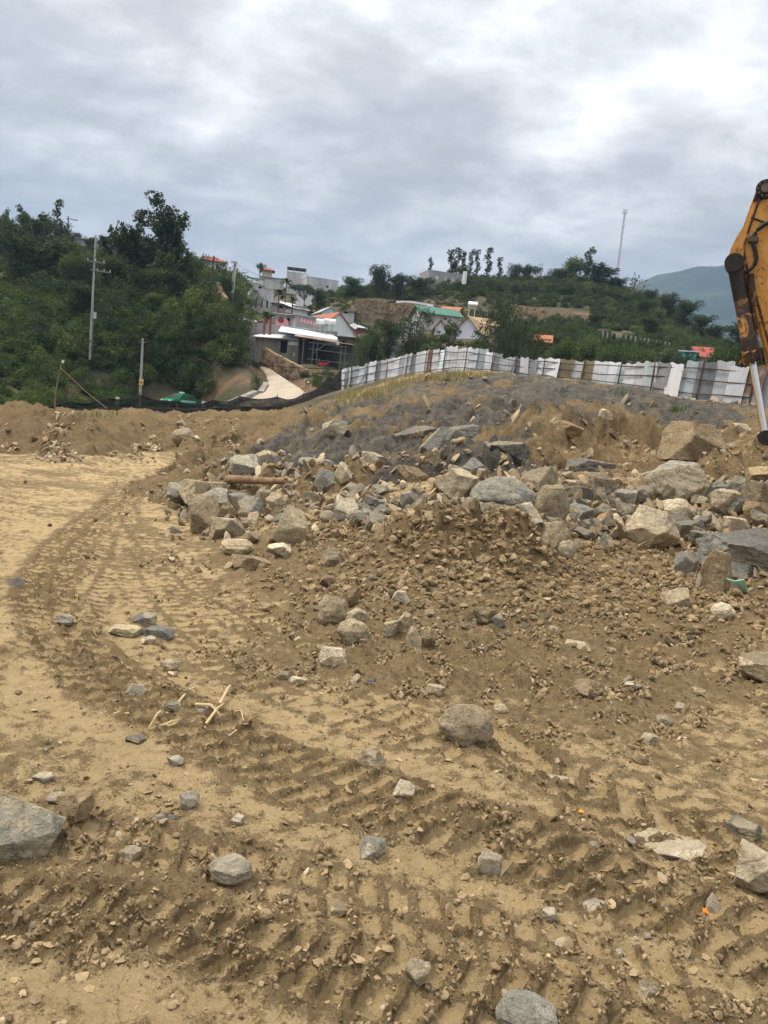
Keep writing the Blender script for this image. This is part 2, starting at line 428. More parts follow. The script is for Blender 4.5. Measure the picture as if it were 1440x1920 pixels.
plain('weathered_wood', (0.085, 0.062, 0.045), 0.95, 0.4, 9)
plain('bamboo', (0.19, 0.15, 0.10), 0.9, 0.3, 7)
plain('steel_tube', (0.20, 0.19, 0.18), 0.7, 0.3, 5)
plain('concrete_pole', (0.36, 0.355, 0.335), 0.9, 0.2, 2.0, streak=True)
plain('wire_black', (0.012, 0.012, 0.012), 0.7, 0.2, 1)
plain('stone_wall', (0.30, 0.225, 0.15), 0.95, 0.45, 1.2)
plain('concrete_road', (0.40, 0.335, 0.255), 0.95, 0.15, 0.7)
plain('mast_steel', (0.50, 0.46, 0.46), 0.6, 0.2, 1.0)
plain('stainless', (0.70, 0.71, 0.72), 0.3, 0.08, 1.0, metal=0.85)
plain('taxi_green', (0.008, 0.22, 0.085), 0.35, 0.06, 1.0)
plain('taxi_pale', (0.45, 0.62, 0.66), 0.4, 0.06, 1.0)
plain('tyre_black', (0.02, 0.02, 0.02), 0.9, 0.2, 3.0)
plain('yellow_sign', (0.62, 0.42, 0.10), 0.7, 0.12, 3.0)
plain('reed', (0.50, 0.38, 0.21), 0.8, 0.2, 20)
plain('log_wood', (0.235, 0.15, 0.085), 0.9, 0.45, 9)
plain('mint_plastic', (0.36, 0.62, 0.48), 0.45, 0.12, 8)
plain('orange_scrap', (0.85, 0.28, 0.03), 0.6, 0.2, 30)
plain('yellow_scrap', (0.80, 0.50, 0.06), 0.6, 0.2, 30)
plain('blue_scrap', (0.03, 0.05, 0.30), 0.6, 0.2, 30)
plain('antenna_white', (0.75, 0.75, 0.75), 0.6, 0.05, 1.0)
def plain_wheel_dark(): pass

# ------------------------------------------------------------------ terrain: one height function
CP = []
def cz(*pts):
    for px, py, z in pts: CP.append(at_z(px, py, z))
def cr(*pts):
    for px, py, r in pts: CP.append(at(px, py, r))
def ca(*pts):                       # azimuth of a pixel column at the horizon, distance, height
    for px, r, z in pts:
        d = ray(px, 776 + (px - 720)*0.096); k = r/math.hypot(d[0], d[1]); CP.append(np.array((d[0]*k, d[1]*k, z)))
for a_ in (-60, -40, -25, -10, 0, 10, 25, 40, 60):
    for r_ in (0.6, 1.5, 3.0):
        CP.append(np.array((math.sin(math.radians(a_))*r_, math.cos(math.radians(a_))*r_, 0)))
cz(*[(x, y, 0) for x, y in ((0, 1100), (200, 1100), (400, 1120), (0, 950), (150, 950), (250, 950), (0, 885), (100, 880), (200, 885), (280, 890),
    (0, 1300), (400, 1300), (450, 1190), (800, 1420), (1100, 1420), (1440, 1420), (720, 1600), (300, 1500), (1300, 1600), (300, 1010))])
cz((780, 1008, .47), (925, 1004, .53), (620, 1190, .05), (700, 1150, .15), (850, 1200, .10), (1000, 1250, .03), (1200, 1250, .05), (1440, 1230, .1), (600, 1060, .12), (850, 1085, .28),
   (860, 1000, .52), (1050, 1080, .25), (1250, 1080, .3), (1440, 1080, .45), (1050, 990, .5), (1250, 1000, .5), (1400, 1000, .62), (450, 980, .1),
   (400, 1010, .03), (560, 950, .4), (700, 950, .55), (850, 930, .75), (1000, 930, .8), (1200, 920, .8), (1400, 920, .95), (480, 900, .35),
   (400, 930, .12), (340, 930, .05), (700, 1040, .25))
cr((850, 870, 12), (850, 800, 16), (850, 750, 19.5), (860, 698, 25), (1000, 870, 11.2), (1000, 800, 14.5), (1000, 740, 18), (1000, 702, 23),
   (1200, 870, 11.5), (1200, 800, 16.0), (1200, 728, 21), (1300, 845, 13), (1290, 755, 18.5), (1400, 865, 12), (1400, 787, 16), (1440, 800, 15),
   (700, 870, 11.7), (700, 800, 17), (560, 870, 13.8), (560, 812, 19), (600, 764, 25), (400, 833, 20), (480, 802, 22), (660, 738, 28),
   (760, 708, 27), (1100, 715, 22), (1600, 880, 12), (1600, 820, 17), (1700, 1000, 9))
cz((430, 862, .25))
cr((860, 716, 40), (1000, 724, 38), (1200, 750, 34), (1400, 800, 25), (1440, 808, 25), (1390, 766, 37), (700, 722, 50), (655, 742, 45))
FENCE = [(636, 694, 731, 75), (652, 690, 729, 72), (700, 678, 721, 69), (745, 668, 712, 66), (790, 658, 704, 63), (830, 652, 699, 60), (880, 655, 694, 57), (905, 658, 695, 56),
         (945, 671, 702, 54), (1000, 672, 706, 51), (1030, 673, 711, 50), (1080, 676, 716, 49), (1140, 680, 722, 47.5), (1200, 677, 731, 45), (1250, 676, 742, 43.5), (1330, 680, 751, 42),
         (1390, 684, 756, 41), (1440, 688, 761, 40.5), (1520, 696, 772, 40)]
cr(*[(f[0], f[2], f[3]) for f in FENCE[::2]])
ca((900, 75, 3.5), (1100, 70, 3.5), (1300, 70, 3.5), (1440, 70, 3.5), (760, 85, 3.5))
# spoil heaps at the back of the yard
cr((-60, 770, 22), (0, 765, 22), (62, 778, 21), (120, 757, 20), (180, 788, 21), (205, 770, 26), (260, 773, 26), (320, 784, 26), (420, 768, 28), (480, 766, 29), (540, 768, 31))
cz((0, 845, .05), (60, 840, .08), (120, 822, .3), (250, 838, .1), (340, 832, .2), (420, 803, .8))
ca((0, 36, .1), (150, 36, .1), (300, 37, .1), (450, 40, .2), (0, 52, .1), (150, 52, .1), (300, 52, .15), (430, 54, .5), (560, 52, 1.2))
# lane, left hillside, village ledge, right hill
cr((0, 768, 68), (150, 770, 70), (300, 769, 74), (400, 767, 74), (300, 768, 85), (370, 768, 85), (150, 764, 78), (0, 640, 88), (150, 640, 88), (300, 640, 90), (410, 640, 90), (452, 690, 84),
   (0, 540, 115), (150, 540, 115), (300, 570, 108), (420, 580, 105), (0, 460, 160), (120, 470, 155), (200, 490, 145), (300, 515, 135), (400, 520, 145),
   (-150, 640, 88), (-150, 460, 160), (-150, 760, 70))
ROAD_L = [(385, 766, 68), (440, 752, 73), (482, 735, 77), (503, 716, 83), (498, 700, 91), (484, 684, 100), (472, 664, 114)]
ROAD_R = [(520, 762, 66), (580, 742, 69), (562, 728, 74), (540, 714, 81), (519, 700, 90), (500, 684, 100), (480, 663, 114)]
cr(*[((a[0] + b[0])/2, (a[1] + b[1])/2 + 2, (a[2] + b[2])/2) for a, b in zip(ROAD_L, ROAD_R)])
cr((470, 668, 97), (560, 684, 92), (640, 700, 90), (600, 690, 100), (500, 622, 120), (600, 640, 118), (520, 600, 132), (680, 620, 125), (480, 560, 150),
   (560, 575, 160), (620, 560, 165), (450, 545, 165), (420, 515, 190), (560, 545, 185), (700, 555, 175), (720, 640, 110), (800, 640, 108), (900, 645, 105),
   (740, 600, 140), (850, 615, 130), (900, 610, 135), (1020, 645, 112), (1080, 610, 130), (1200, 660, 110), (1260, 672, 105), (1310, 668, 110), (1340, 672, 115),
   (950, 590, 150), (1100, 610, 140), (1250, 630, 140), (840, 540, 172), (950, 540, 180), (1100, 540, 180), (1200, 568, 180), (1300, 622, 165), (1400, 668, 160), (1440, 680, 160),
   (1550, 690, 130), (760, 555, 178), (660, 560, 178))
ca((-200, 320, 30), (0, 320, 34), (200, 320, 34), (450, 320, 30), (700, 320, 24), (900, 320, 26), (1100, 320, 25), (1300, 320, 14), (1500, 320, 6))
for a_ in range(-60, 70, 15): ca_ = (math.sin(math.radians(a_))*650, math.cos(math.radians(a_))*650, 4.0); CP.append(np.array(ca_))

CPA = np.array(CP)
def _uv(x, y):
    r = np.maximum(np.hypot(x, y), 0.3)
    return np.stack([np.arctan2(x, y)*2.2, np.log(r)], -1)
CU = _uv(CPA[:, 0], CPA[:, 1])
def _phi(d): return np.sqrt(d*d + 0.06**2)
_A = _phi(np.linalg.norm(CU[:, None] - CU[None], axis=-1)) + 0.0
_n = len(CU)
_sc = np.maximum(np.hypot(CPA[:, 0], CPA[:, 1]), 3.0)
_A[np.arange(_n), np.arange(_n)] -= 0.004
_Z = np.concatenate([CPA[:, 2]/_sc, [0]])
_B = np.zeros((_n + 1, _n + 1)); _B[:_n, :_n] = _A; _B[:_n, _n] = 1; _B[_n, :_n] = 1
_W = np.linalg.lstsq(_B, _Z, rcond=1e-9)[0]
def Hbase(x, y):
    x = np.asarray(x, float); y = np.asarray(y, float); sh = x.shape
    x = x.ravel(); y = y.ravel(); out = np.empty(len(x)); U = _uv(x, y); W32 = _W[:_n].astype(np.float32); C32 = CU.astype(np.float32)
    for i in range(0, len(x), 40000):
        u = U[i:i + 40000].astype(np.float32)
        d2 = (u[:, 0:1] - C32[:, 0])**2 + (u[:, 1:2] - C32[:, 1])**2
        out[i:i + 40000] = np.sqrt(d2 + 0.0036) @ W32 + _W[_n]
    r = np.hypot(x, y)
    z = out*np.maximum(r, 3.0)
    back = sstep(1.1, 1.9, np.abs(np.arctan2(x, y)))
    return (z*(1 - back)).reshape(sh)

def blob(px, py, items):
    t = 0
    for cx, cy, rx, ry, a in items: t = t + a*np.exp(-((px - cx)/rx)**2 - ((py - cy)/ry)**2)
    return t
def poly_in(px, py, poly):
    ins = np.zeros(px.shape, bool)
    for (x0, y0), (x1, y1) in zip(poly, poly[1:] + poly[:1]):
        c = ((y0 > py) != (y1 > py)) & (px < (x1 - x0)*(py - y0)/((y1 - y0) if y1 != y0 else 1e-9) + x0)
        ins ^= c
    return ins
# the map of the yard, laid out once from the photograph's floor and kept as ground coordinates
CRUMBLE = [(950, 1075, 420, 95, 1.0), (690, 1190, 170, 75, .9), (1270, 1170, 320, 110, .85), (1150, 1320, 330, 80, .55), (600, 1050, 150, 60, .7),
           (470, 1040, 120, 50, .5), (860, 1260, 260, 60, .6), (440, 1250, 110, 50, .4), (240, 1560, 150, 70, .25), (820, 1560, 160, 40, .22), (150, 1780, 260, 40, .4),
           (1050, 1560, 200, 40, .3), (1280, 1900, 200, 60, .25), (330, 930, 60, 30, .5), (480, 1650, 180, 50, .25), (1290, 1640, 160, 40, .22), (900, 1760, 260, 60, .15)]
PALE = [(120, 960, 260, 120, .62), (60, 1160, 160, 120, .65), (200, 1290, 260, 90, .7), (380, 1400, 300, 90, .75), (640, 1500, 300, 70, .7), (900, 1590, 260, 70, .8),
        (1150, 1680, 240, 80, .8), (1400, 1760, 160, 90, .7), (450, 1760, 420, 90, .6), (720, 1830, 300, 80, .6), (1150, 1820, 260, 80, .55), (200, 1870, 240, 80, .6),
        (640, 1340, 200, 50, .45), (330, 1090, 170, 60, .45), (500, 1170, 140, 40, .35), (560, 1600, 300, 50, .4), (1300, 1230, 170, 30, .35), (800, 1340, 160, 40, .25),
        (250, 1040, 75, 50, -.55), (70, 1430, 110, 50, -.5), (160, 1640, 160, 50, -.35), (950, 1480, 160, 40, -.2), (60, 905, 150, 12, -.5), (420, 1250, 120, 40, -.35),
        (1250, 1420, 220, 70, .15), (1150, 1500, 300, 40, .2)]
MOUND = [(225, 912), (290, 890), (330, 862), (400, 830), (480, 800), (560, 776), (640, 738), (760, 706), (860, 695), (1000, 690), (1560, 690), (1560, 940), (1440, 905), (1150, 885), (950, 885), (760, 905), (620, 950), (500, 985), (420, 985), (360, 985), (310, 950)]
SHALE = [(860, 790, 190, 70, 1.0), (1050, 735, 330, 40, .95), (1250, 775, 160, 40, .9), (640, 810, 100, 45, .7), (700, 850, 140, 50, .7), (900, 860, 90, 40, .7), (560, 850, 100, 40, .55),
         (470, 830, 110, 40, .4), (820, 715, 120, 20, .55), (1330, 770, 80, 30, .5), (960, 910, 200, 40, .5), (1320, 960, 160, 60, .3), (1130, 800, 110, 30, .4), (1180, 790, 40, 20, -.4), (930, 745, 45, 16, -.5),
         (1130, 840, 130, 30, -.3), (420, 990, 90, 40, .25)]
def track(path, width):
    P = np.array([at_z(px, py, 0)[:2] for px, py in path])
    Q = []                                # smooth
    for i in range(len(P) - 1):
        p0, p1, p2, p3 = P[max(i - 1, 0)], P[i], P[i + 1], P[min(i + 2, len(P) - 1)]
        for t in np.linspace(0, 1, 8, endpoint=False):
            Q.append(0.5*(2*p1 + (p2 - p0)*t + (2*p0 - 5*p1 + 4*p2 - p3)*t*t + (3*p1 - p0 - 3*p2 + p3)*t**3))
    Q.append(P[-1]); Q = np.array(Q)
    return Q, width
TRACKS = [  # path on the ground, width, lug pitch, slant, kind (0 cross bars, 1 chevron), depth
    (track([(1560, 1840), (1380, 1745), (1200, 1680), (1000, 1600), (800, 1535), (620, 1470), (440, 1400), (290, 1330), (170, 1250), (100, 1160), (95, 1080), (150, 1000), (215, 950), (240, 915)], .42), .125, .35, 0, .022),
    (track([(-200, 1690), (60, 1715), (300, 1752), (520, 1800), (760, 1845), (980, 1900), (1200, 1970)], .30), .105, .3, 0, .022),
    (track([(-200, 1500), (100, 1560), (350, 1610), (560, 1660), (800, 1720), (1050, 1790), (1300, 1860)], .28), .105, -.3, 0, .012),
    (track([(700, 1235), (520, 1185), (380, 1120), (300, 1060), (240, 1000), (225, 960), (235, 915)], .38), .13, .25, 0, .012),
    (track([(-100, 1280), (60, 1225), (150, 1130), (205, 1040), (225, 985)], .32), .13, .2, 0, .012),
    (track([(1000, 1430), (1120, 1500), (1250, 1560), (1420, 1610), (1600, 1650)], .40), .17, .9, 1, .016),
    (track([(1560, 1650), (1250, 1500), (1000, 1430), (760, 1375), (560, 1300), (400, 1225), (290, 1130), (245, 1040)], .36), .125, .35, 0, .010),
    (track([(1500, 1330), (1200, 1240), (950, 1210)], .4), .14, .2, 0, .008),
]
def tracks(x, y):
    dz = np.zeros(x.shape); pale = np.zeros(x.shape); loose = np.zeros(x.shape)
    for k, ((Q, w), pitch, slant, kind, dep) in enumerate(TRACKS):
        lo = Q.min(0) - w; hi = Q.max(0) + w
        sel = np.nonzero((x > lo[0]) & (x < hi[0]) & (y > lo[1]) & (y < hi[1]))[0]
        if not len(sel): continue
        X, Y = x[sel], y[sel]
        best = np.full(X.shape, 9.0); sgn = np.zeros(X.shape); along = np.zeros(X.shape); acc = 0.0
        for a, b in zip(Q[:-1], Q[1:]):
            t = b - a; l = math.hypot(*t)
            if l < 1e-6: continue
            t = t/l; u = (X - a[0])*t[0] + (Y - a[1])*t[1]; v = (X - a[0])*t[1] - (Y - a[1])*t[0]
            uc = np.clip(u, 0, l); d = np.hypot(u - uc, v)
            m = d < best; best = np.where(m, d, best); sgn = np.where(m, v, sgn); along = np.where(m, acc + uc, along); acc += l
        j = 0.010*gn(X*11, Y*11, 300 + k) + 0.02*gn(X*2.2, Y*2.2, 310 + k)
        s = sgn + j; a2 = along + j*0.8 + (abs(s) if kind else s)*slant
        env = sstep(w/2 + .015, w/2 - .03, np.abs(s))*(0.70 + 0.30*sstep(-.50, -.10, gn(X*1.4 + 5, Y*1.4, 320 + k)))
        ph = a2/pitch; fr = ph - np.floor(ph)
        bar = sstep(.02, .12, fr)*sstep(.80, .69, fr)                 # pressed pad between loose ridges
        mid = sstep(.0, .03, np.abs(s) - .012) if not kind else 1.0
        edge = np.exp(-((np.abs(s) - w/2 - .02)/.05)**2)
        dz[sel] += env*dep*1.55*(-bar*mid*0.70 + 0.22*(1 - bar)) + edge*dep*0.6*(0.6 + gn(X*12, Y*12, 330 + k))
        pale[sel] = np.maximum(pale[sel], env*bar*mid*min(1, dep/.02))
        loose[sel] = np.maximum(loose[sel], env*(1 - bar*mid)*min(1, dep/.02)*0.9 + edge*0.5*min(1, dep/.02))
    return dz, pale, loose

HEAP = at_z(865, 1030, .4)
def Hfull(x, y, want=False, cellsize=0.0):
    """height with relief; want=True also returns the ground map (pale crust, shale, dark, mound)"""
    x = np.asarray(x, float); y = np.asarray(y, float)
    r = np.hypot(x, y); z0 = Hbase(x, y)
    px, py = to_px(x, y, z0)
    front = y > 0.2
    jx = 22*gn(x*1.1, y*1.1, 401) + 8*gn(x*4, y*4, 402); jy = 11*gn(x*1.1 + 7, y*1.1, 403) + 5*gn(x*4, y*4 + 3, 404)
    qx, qy = px + jx, py + jy
    mound = (poly_in(qx, qy, MOUND) & front & (r > 7) & (r < 42)).astype(float)
    soft = mound*1.0
    heaps = ((qy < 850) & (px < 640) & (r > 15.5) & (r < 36) & (mound < .5) & front).astype(float)
    crumble = np.clip(blob(qx, qy, CRUMBLE), 0, 1)*front*(1 - mound)
    crumble = np.where(front, np.maximum(crumble, 0.08), 0.15)
    pale = np.where(front, blob(qx, qy, PALE)*(1 - mound), 0.3)
    shale = np.clip(blob(qx, qy, SHALE), 0, 1)*mound
    def lod(wl): return sstep(0.8, 2.2, wl/np.maximum(0.0042*r, 1e-4))
    z = z0 + 0.035*fbm(x*0.9, y*0.9, 3, 21)*(r < 60) + 0.010*fbm(x*4.5, y*4.5, 3, 22)*lod(.1)*(r < 60)
    dz, tp, tl = tracks(x, y)
    hard = 1 - np.clip(crumble*1.1, 0, 1)
    z = z + dz*(0.65 + 0.35*hard)*(1 - mound)
    loose = np.clip(crumble + 0.8*tl + heaps*.7, 0, 1)
    patch = sstep(-.25, .35, gn(x*2.3, y*2.3, 41) + 0.5*gn(x*7, y*7, 42) + 1.6*(loose - .35))
    lz = np.clip(loose*1.2, 0, 1)*patch*(1 - .75*np.clip(tp, 0, 1))
    z = z + lz*(0.034*lumps(x/.17, y/.17, 51, .5)*lod(.17)*crumble + 0.028*lumps(x/.085, y/.085, 52, .75)*lod(.085) + 0.015*lumps(x/.042, y/.042, 53, .8)*lod(.042) + 0.008*lumps(x/.021, y/.021, 54, .8)*lod(.021))
    z = z + (1 - lz)*(0.007*lumps(x/.06, y/.06, 55, .18)*lod(.06) + 0.004*lumps(x/.025, y/.025, 56, .35)*lod(.025)) + (0.0045 + .007*np.clip(tl, 0, 1) + .004*lz)*fbm(x*16, y*16, 4, 57, .62)*lod(.05) + .010*np.clip(tl, 0, 1)*hard*(lumps(x/.05, y/.05, 58, .8) + .6*lumps(x/.024, y/.024, 59, .85))*lod(.03)
    # flaky crust: thin plates lifted at their edges
    fl, fid, fe = facets(x/.075, y/.075, 61, .5)
    z = z + (1 - lz)*0.011*fl*sstep(.05, .45, gn(x*1.9 + 3, y*1.9, 62) + .25)*lod(.06)*front
    # the big clodded heap in the middle
    dh = np.hypot((x - HEAP[0])/1.25, (y - HEAP[1])/.75)
    hp = np.exp(-(dh*1.25)**4)
    z = z + 0.20*hp*(0.7 + 0.8*gn(x*1.9, y*1.9, 64)) + hp*(0.15*lumps(x/.34, y/.34, 65, .9) + 0.10*lumps(x/.16, y/.16, 66, .9) + 0.05*lumps(x/.075, y/.075, 69, .9) + .04*fbm(x*9, y*9, 3, 68))
    # broken rock on the mound
    f1, i1, e1 = facets(x/1.5, y/1.5, 71, 1.3); f2, i2, e2 = facets(x/.55, y/.55, 72, 1.2); f3, i3, e3 = facets(x/.22, y/.22, 73, 1.1)
    face = mound*sstep(0.15, 0.5, blob(px, py, [(820, 830, 420, 75, 1.), (1180, 850, 300, 60, .7), (520, 860, 200, 60, .6)]))
    top = mound - face*mound
    f1 = f1*sstep(.0, .4, e1); f2 = f2*sstep(.0, .35, e2); f3 = f3*sstep(.0, .35, e3)
    z = z + face*(0.42*f1 + 0.26*f2 + 0.13*f3 + .10*fbm(x*2.2, y*2.2, 4, 79, .6) - .22*np.abs(gn(x*.9 + .3*gn(x*2, y*2, 87), y*.45, 88)) + .06*lumps(x/.25, y/.25, 75, .5) + .12*gn(x*.7, y*.7, 77) - .05) + top*(0.16*f1 + 0.11*f2 + 0.06*f3 - .16*np.abs(gn(x*.55 + .3*gn(x*2, y*2, 87), y*.4, 88)) + .05*fbm(x*3, y*3, 4, 86, .6) + 0.12*gn(x*.4, y*.4, 76) + .04*fbm(x*2, y*2, 3, 78) - .06)
    z = z + heaps*(-0.19 + 0.20*fbm(x*.9, y*.9, 4, 81) + 0.10*lumps(x/.45, y/.45, 82, .5) + 0.07*lumps(x/.2, y/.2, 83, .6))
    if not want: return z
    P = np.clip(0.47 + 0.40*pale + 0.60*tp - 0.74*tl - 0.50*lz*crumble - 0.20*lz + .16*gn(x*1.3, y*1.3, 99) + .14*gn(x*2.7, y*2.7, 91) + .26*fbm(x*8, y*8, 2, 92) - .22*sstep(5, 11, r)*np.clip(.55 + 1.1*fbm(x*.9, y*2.2, 4, 89, .6), 0, 1.3), 0, 1)
    P = np.where(mound > .5, np.clip(.16 + .25*gn(x*.8, y*.8, 93) + .5*(i2 - .5) - .2*shale, 0, 1), P)
    P = np.where(heaps > .5, np.clip(.04 + .30*fbm(x*.5, y*.5, 3, 94), 0, 1)*.7, P)
    G = np.where(mound > .5, np.clip(shale*.74 + .55*(i1 - .5) + .4*(i2 - .5) + .45*gn(x*.45, y*.45, 95) + .2*gn(x*1.7, y*1.7, 97) - .04, 0, 1), np.clip(.02 + .10*blob(qx, qy, [(480, 1190, 60, 20, 1.), (30, 1095, 40, 16, 6.), (430, 800, 120, 20, 3.5), (230, 800, 120, 12, 2.), (950, 960, 300, 40, 2.5)]), 0, 1))
    D = np.clip(.30*lz*crumble + .26*tl*hard + .22*gn(x*3.1, y*3.1, 96)*(1 - heaps) + heaps*(.75 + .3*gn(x*.6, y*.6, 84)) + .35*hp + mound*(.62 + .35*gn(x*.9, y*.9, 85)), 0, 1)
    return z, np.stack([P, G, D], -1), mound, heaps

def hit(px, py, r0=1.2, r1=60.0, full=True):
    d = ray(px, py); h = math.hypot(d[0], d[1])
    rs = np.exp(np.linspace(math.log(r0), math.log(r1), 700))
    X, Y, Z = d[0]/h*rs, d[1]/h*rs, EYE + d[2]/h*rs
    G = Hbase(X, Y)
    k = np.nonzero(Z < G)[0]
    i = k[0] if len(k) else len(rs) - 1
    return np.array((X[i], Y[i], G[i])), rs[i]

def carve(x, y, z):
    # the lane is cut into the slope
    C = [(np.array(at(*a)) + np.array(at(*b)))/2 for a, b in zip(ROAD_L, ROAD_R)]; W = [np.linalg.norm(np.array(at(*a)) - np.array(at(*b)))/2 for a, b in zip(ROAD_L, ROAD_R)]
    for i in range(len(C) - 1):
        a, b = C[i], C[i + 1]; d = (b - a)[:2]; t = np.clip(((x - a[0])*d[0] + (y - a[1])*d[1])/(d @ d), 0, 1)
        q = np.hypot(x - a[0] - t*d[0], y - a[1] - t*d[1]); lz = a[2] + (b[2] - a[2])*t; hw = W[i] + (W[i + 1] - W[i])*t
        k = np.maximum(q - hw - .7, 0); z = np.where(q < hw + 4, np.minimum(z, lz - .25 + k*1.1), z)
    return z
def build_ground():
    az = np.radians(np.arange(-33, 33.001, 0.105)); n = len(az)
    rs = [1.45]
    while rs[-1] < 44: rs.append(rs[-1] + max(0.004, min(rs[-1]**2/960.0, 0.0044*rs[-1])))
    rs = np.array(rs); m = len(rs)
    R, A = np.meshgrid(rs, az, indexing='ij')
    x = (R*np.sin(A)).ravel(); y = (R*np.cos(A)).ravel()
    z, zone, mo, he = Hfull(x, y, True)
    idx = np.arange(m*n).reshape(m, n)
    q = np.stack([idx[:-1, :-1], idx[:-1, 1:], idx[1:, 1:], idx[1:, :-1]], -1).reshape(-1, 4)[:, ::-1]
    V = np.stack([x, y, z], -1)
    fm = mo[q].sum(1) > 2; fh = (he[q].sum(1) > 2) & ~fm
    for nm, sel in (('ground', ~fm & ~fh), ('rock_mound', fm), ('spoil_heap', fh)):
        f = q[sel]; u, inv = np.unique(f, return_inverse=True)
        o = mesh_np(nm, V[u], inv.reshape(-1, 4), M['soil'], True, {'zone': zone[u]})
        tag(o, kind='structure')
    print('ground quads', len(q), m, n)
    # the wider land: coarser, out to the horizon, all round
    def sheet(name, azs, rr, mat, full=True):
        R, A = np.meshgrid(rr, azs, indexing='ij'); x = (R*np.sin(A)).ravel(); y = (R*np.cos(A)).ravel()
        if full: z, zone = Hfull(x, y, True)[:2]
        else:
            z = Hbase(x, y) + 0.35*fbm(x*.06, y*.06, 4, 98); z = np.where(R.ravel() > 600, np.minimum(z, 4 + 0*z), z); z = carve(x, y, z); zone = np.zeros((len(x), 3)); zone[:, 0] = .25
        m, n = len(rr), len(azs); idx = np.arange(m*n).reshape(m, n)
        q = np.stack([idx[:-1, :-1], idx[:-1, 1:], idx[1:, 1:], idx[1:, :-1]], -1).reshape(-1, 4)[:, ::-1]
        tag(mesh_np(name, np.stack([x, y, z], -1), q, M[mat], True, {'zone': zone}), kind='structure')
    lr = np.exp(np.linspace(math.log(.2), math.log(44), 150))
    for nm, a0, a1 in (('ground', 33, 327),): sheet(nm, np.radians(np.linspace(a0, a1, 240)), lr, 'soil')
    sheet('ground', np.radians(np.linspace(-33, 33, 60)), np.linspace(.2, 1.452, 30), 'soil')
    far = np.concatenate([np.exp(np.linspace(math.log(43.9), math.log(260), 330)), np.exp(np.linspace(math.log(264), math.log(2400), 60))])
    sheet('hillside', np.radians(np.linspace(-40, 40, 381)), far, 'hill_soil', False)
    sheet('hillside', np.radians(np.linspace(40, 320, 81)), np.exp(np.linspace(math.log(43.9), math.log(2400), 50)), 'hill_soil', False)
n_ = NT('hill_soil')
c_ = n_.ramp(n_.noise(.16, 6, .65), (.42, (.05, .05, .024)), (.54, (.095, .072, .04)), (.66, (.19, .115, .06)), (.78, (.26, .18, .11)))
n_.col(n_.mix(.7, c_, n_.ramp(n_.noise(1.7, 6, .7), (.3, (.55,)*3), (.7, (1.35,)*3)), 'MULTIPLY')).set(Roughness=.95)
M['hill_soil'] = n_.m
build_ground()

# far mountain, behind the right-hand hill
def build_mountain():
    prof = [(700, 700), (900, 650), (1020, 600), (1100, 570), (1160, 548), (1205, 527), (1232, 515), (1275, 508), (1310, 499), (1345, 499), (1400, 490), (1460, 482), (1560, 492), (1700, 520), (1900, 570), (2200, 640)]
    ax = np.array([math.atan2(*ray(p, q)[:2]) for p, q in prof]); D = 1800.0
    hz = np.array([at(p, q, D)[2] for p, q in prof])
    az = np.linspace(ax[0], ax[-1], 260); t = np.linspace(0, 1, 90)
    T, A = np.meshgrid(t, az, indexing='ij')
    rr = 1000 + 800*T
    x = rr*np.sin(A); y = rr*np.cos(A)
    crest = np.interp(A, ax, hz)
    rid = 1 - np.abs(gn(x/260 + .3*gn(x/90, y/90, 5), y/420, 77)); rid2 = 1 - np.abs(gn(x/90, y/140, 78))
    prof_ = T**1.25
    z = crest*prof_ + (T*(1 - T))*3.2*(38*(rid - .6) + 14*(rid2 - .6)) + 5*fbm(x/40, y/40, 4, 79)*T*(1 - T*.85)
    z = z - 4*(1 - T)
    v1 = np.stack([x, y, z], -1)
    t2 = np.linspace(0.02, 1, 30); T2, A2 = np.meshgrid(t2, az, indexing='ij'); r2 = 1800 + 500*T2
    v2 = np.stack([r2*np.sin(A2), r2*np.cos(A2), np.interp(A2, ax, hz)*(1 - T2)**1.2 - 4*T2], -1)
    V = np.concatenate([v1, v2], 0); m, n = V.shape[:2]; idx = np.arange(m*n).reshape(m, n)
    q = np.stack([idx[:-1, :-1], idx[:-1, 1:], idx[1:, 1:], idx[1:, :-1]], -1).reshape(-1, 4)[:, ::-1]
    n_ = NT('mountain_green')
    c = n_.ramp(n_.noise(.012, 8, .72), (.35, (.010, .018, .014)), (.52, (.022, .036, .022)), (.68, (.06, .08, .045)))
    n_.col(c).set(Roughness=.95); M['mountain_green'] = n_.m
    tag(mesh_np('mountain', V.reshape(-1, 3), q, n_.m, True), kind='structure')
build_mountain()

# concrete lane climbing between the hillside and the village
def build_road():
    L = [at(*p) for p in ROAD_L]; R = [at(*p) for p in ROAD_R]
    def res(P, n=40):
        P = np.array(P); t = np.linspace(0, len(P) - 1, n); i = np.minimum(t.astype(int), len(P) - 2); f = (t - i)[:, None]
        return P[i]*(1 - f) + P[i + 1]*f
    l, r = res(L), res(R); rows = []
    for s in np.linspace(0, 1, 7): rows.append(l*(1 - s) + r*s + np.array((0, 0, .10*math.sin(math.pi*s))))
    V = np.stack(rows, 1); m, n = V.shape[:2]; idx = np.arange(m*n).reshape(m, n)
    lo = V.copy(); lo[..., 2] -= 1.2
    q = np.stack([idx[:-1, :-1], idx[:-1, 1:], idx[1:, 1:], idx[1:, :-1]], -1).reshape(-1, 4)
    side = []
    for j in (0, n - 1):
        for i in range(m - 1): side.append((idx[i, j], idx[i + 1, j], idx[i + 1, j] + m*n, idx[i, j] + m*n))
    for j in range(n - 1): side.append((idx[0, j], idx[0, j + 1], idx[0, j + 1] + m*n, idx[0, j] + m*n))
    o = mesh_np('road', np.concatenate([V.reshape(-1, 3), lo.reshape(-1, 3)]), np.concatenate([q, np.array(side)]), M['concrete_road'], False)
    tag(o, kind='structure')
build_road()

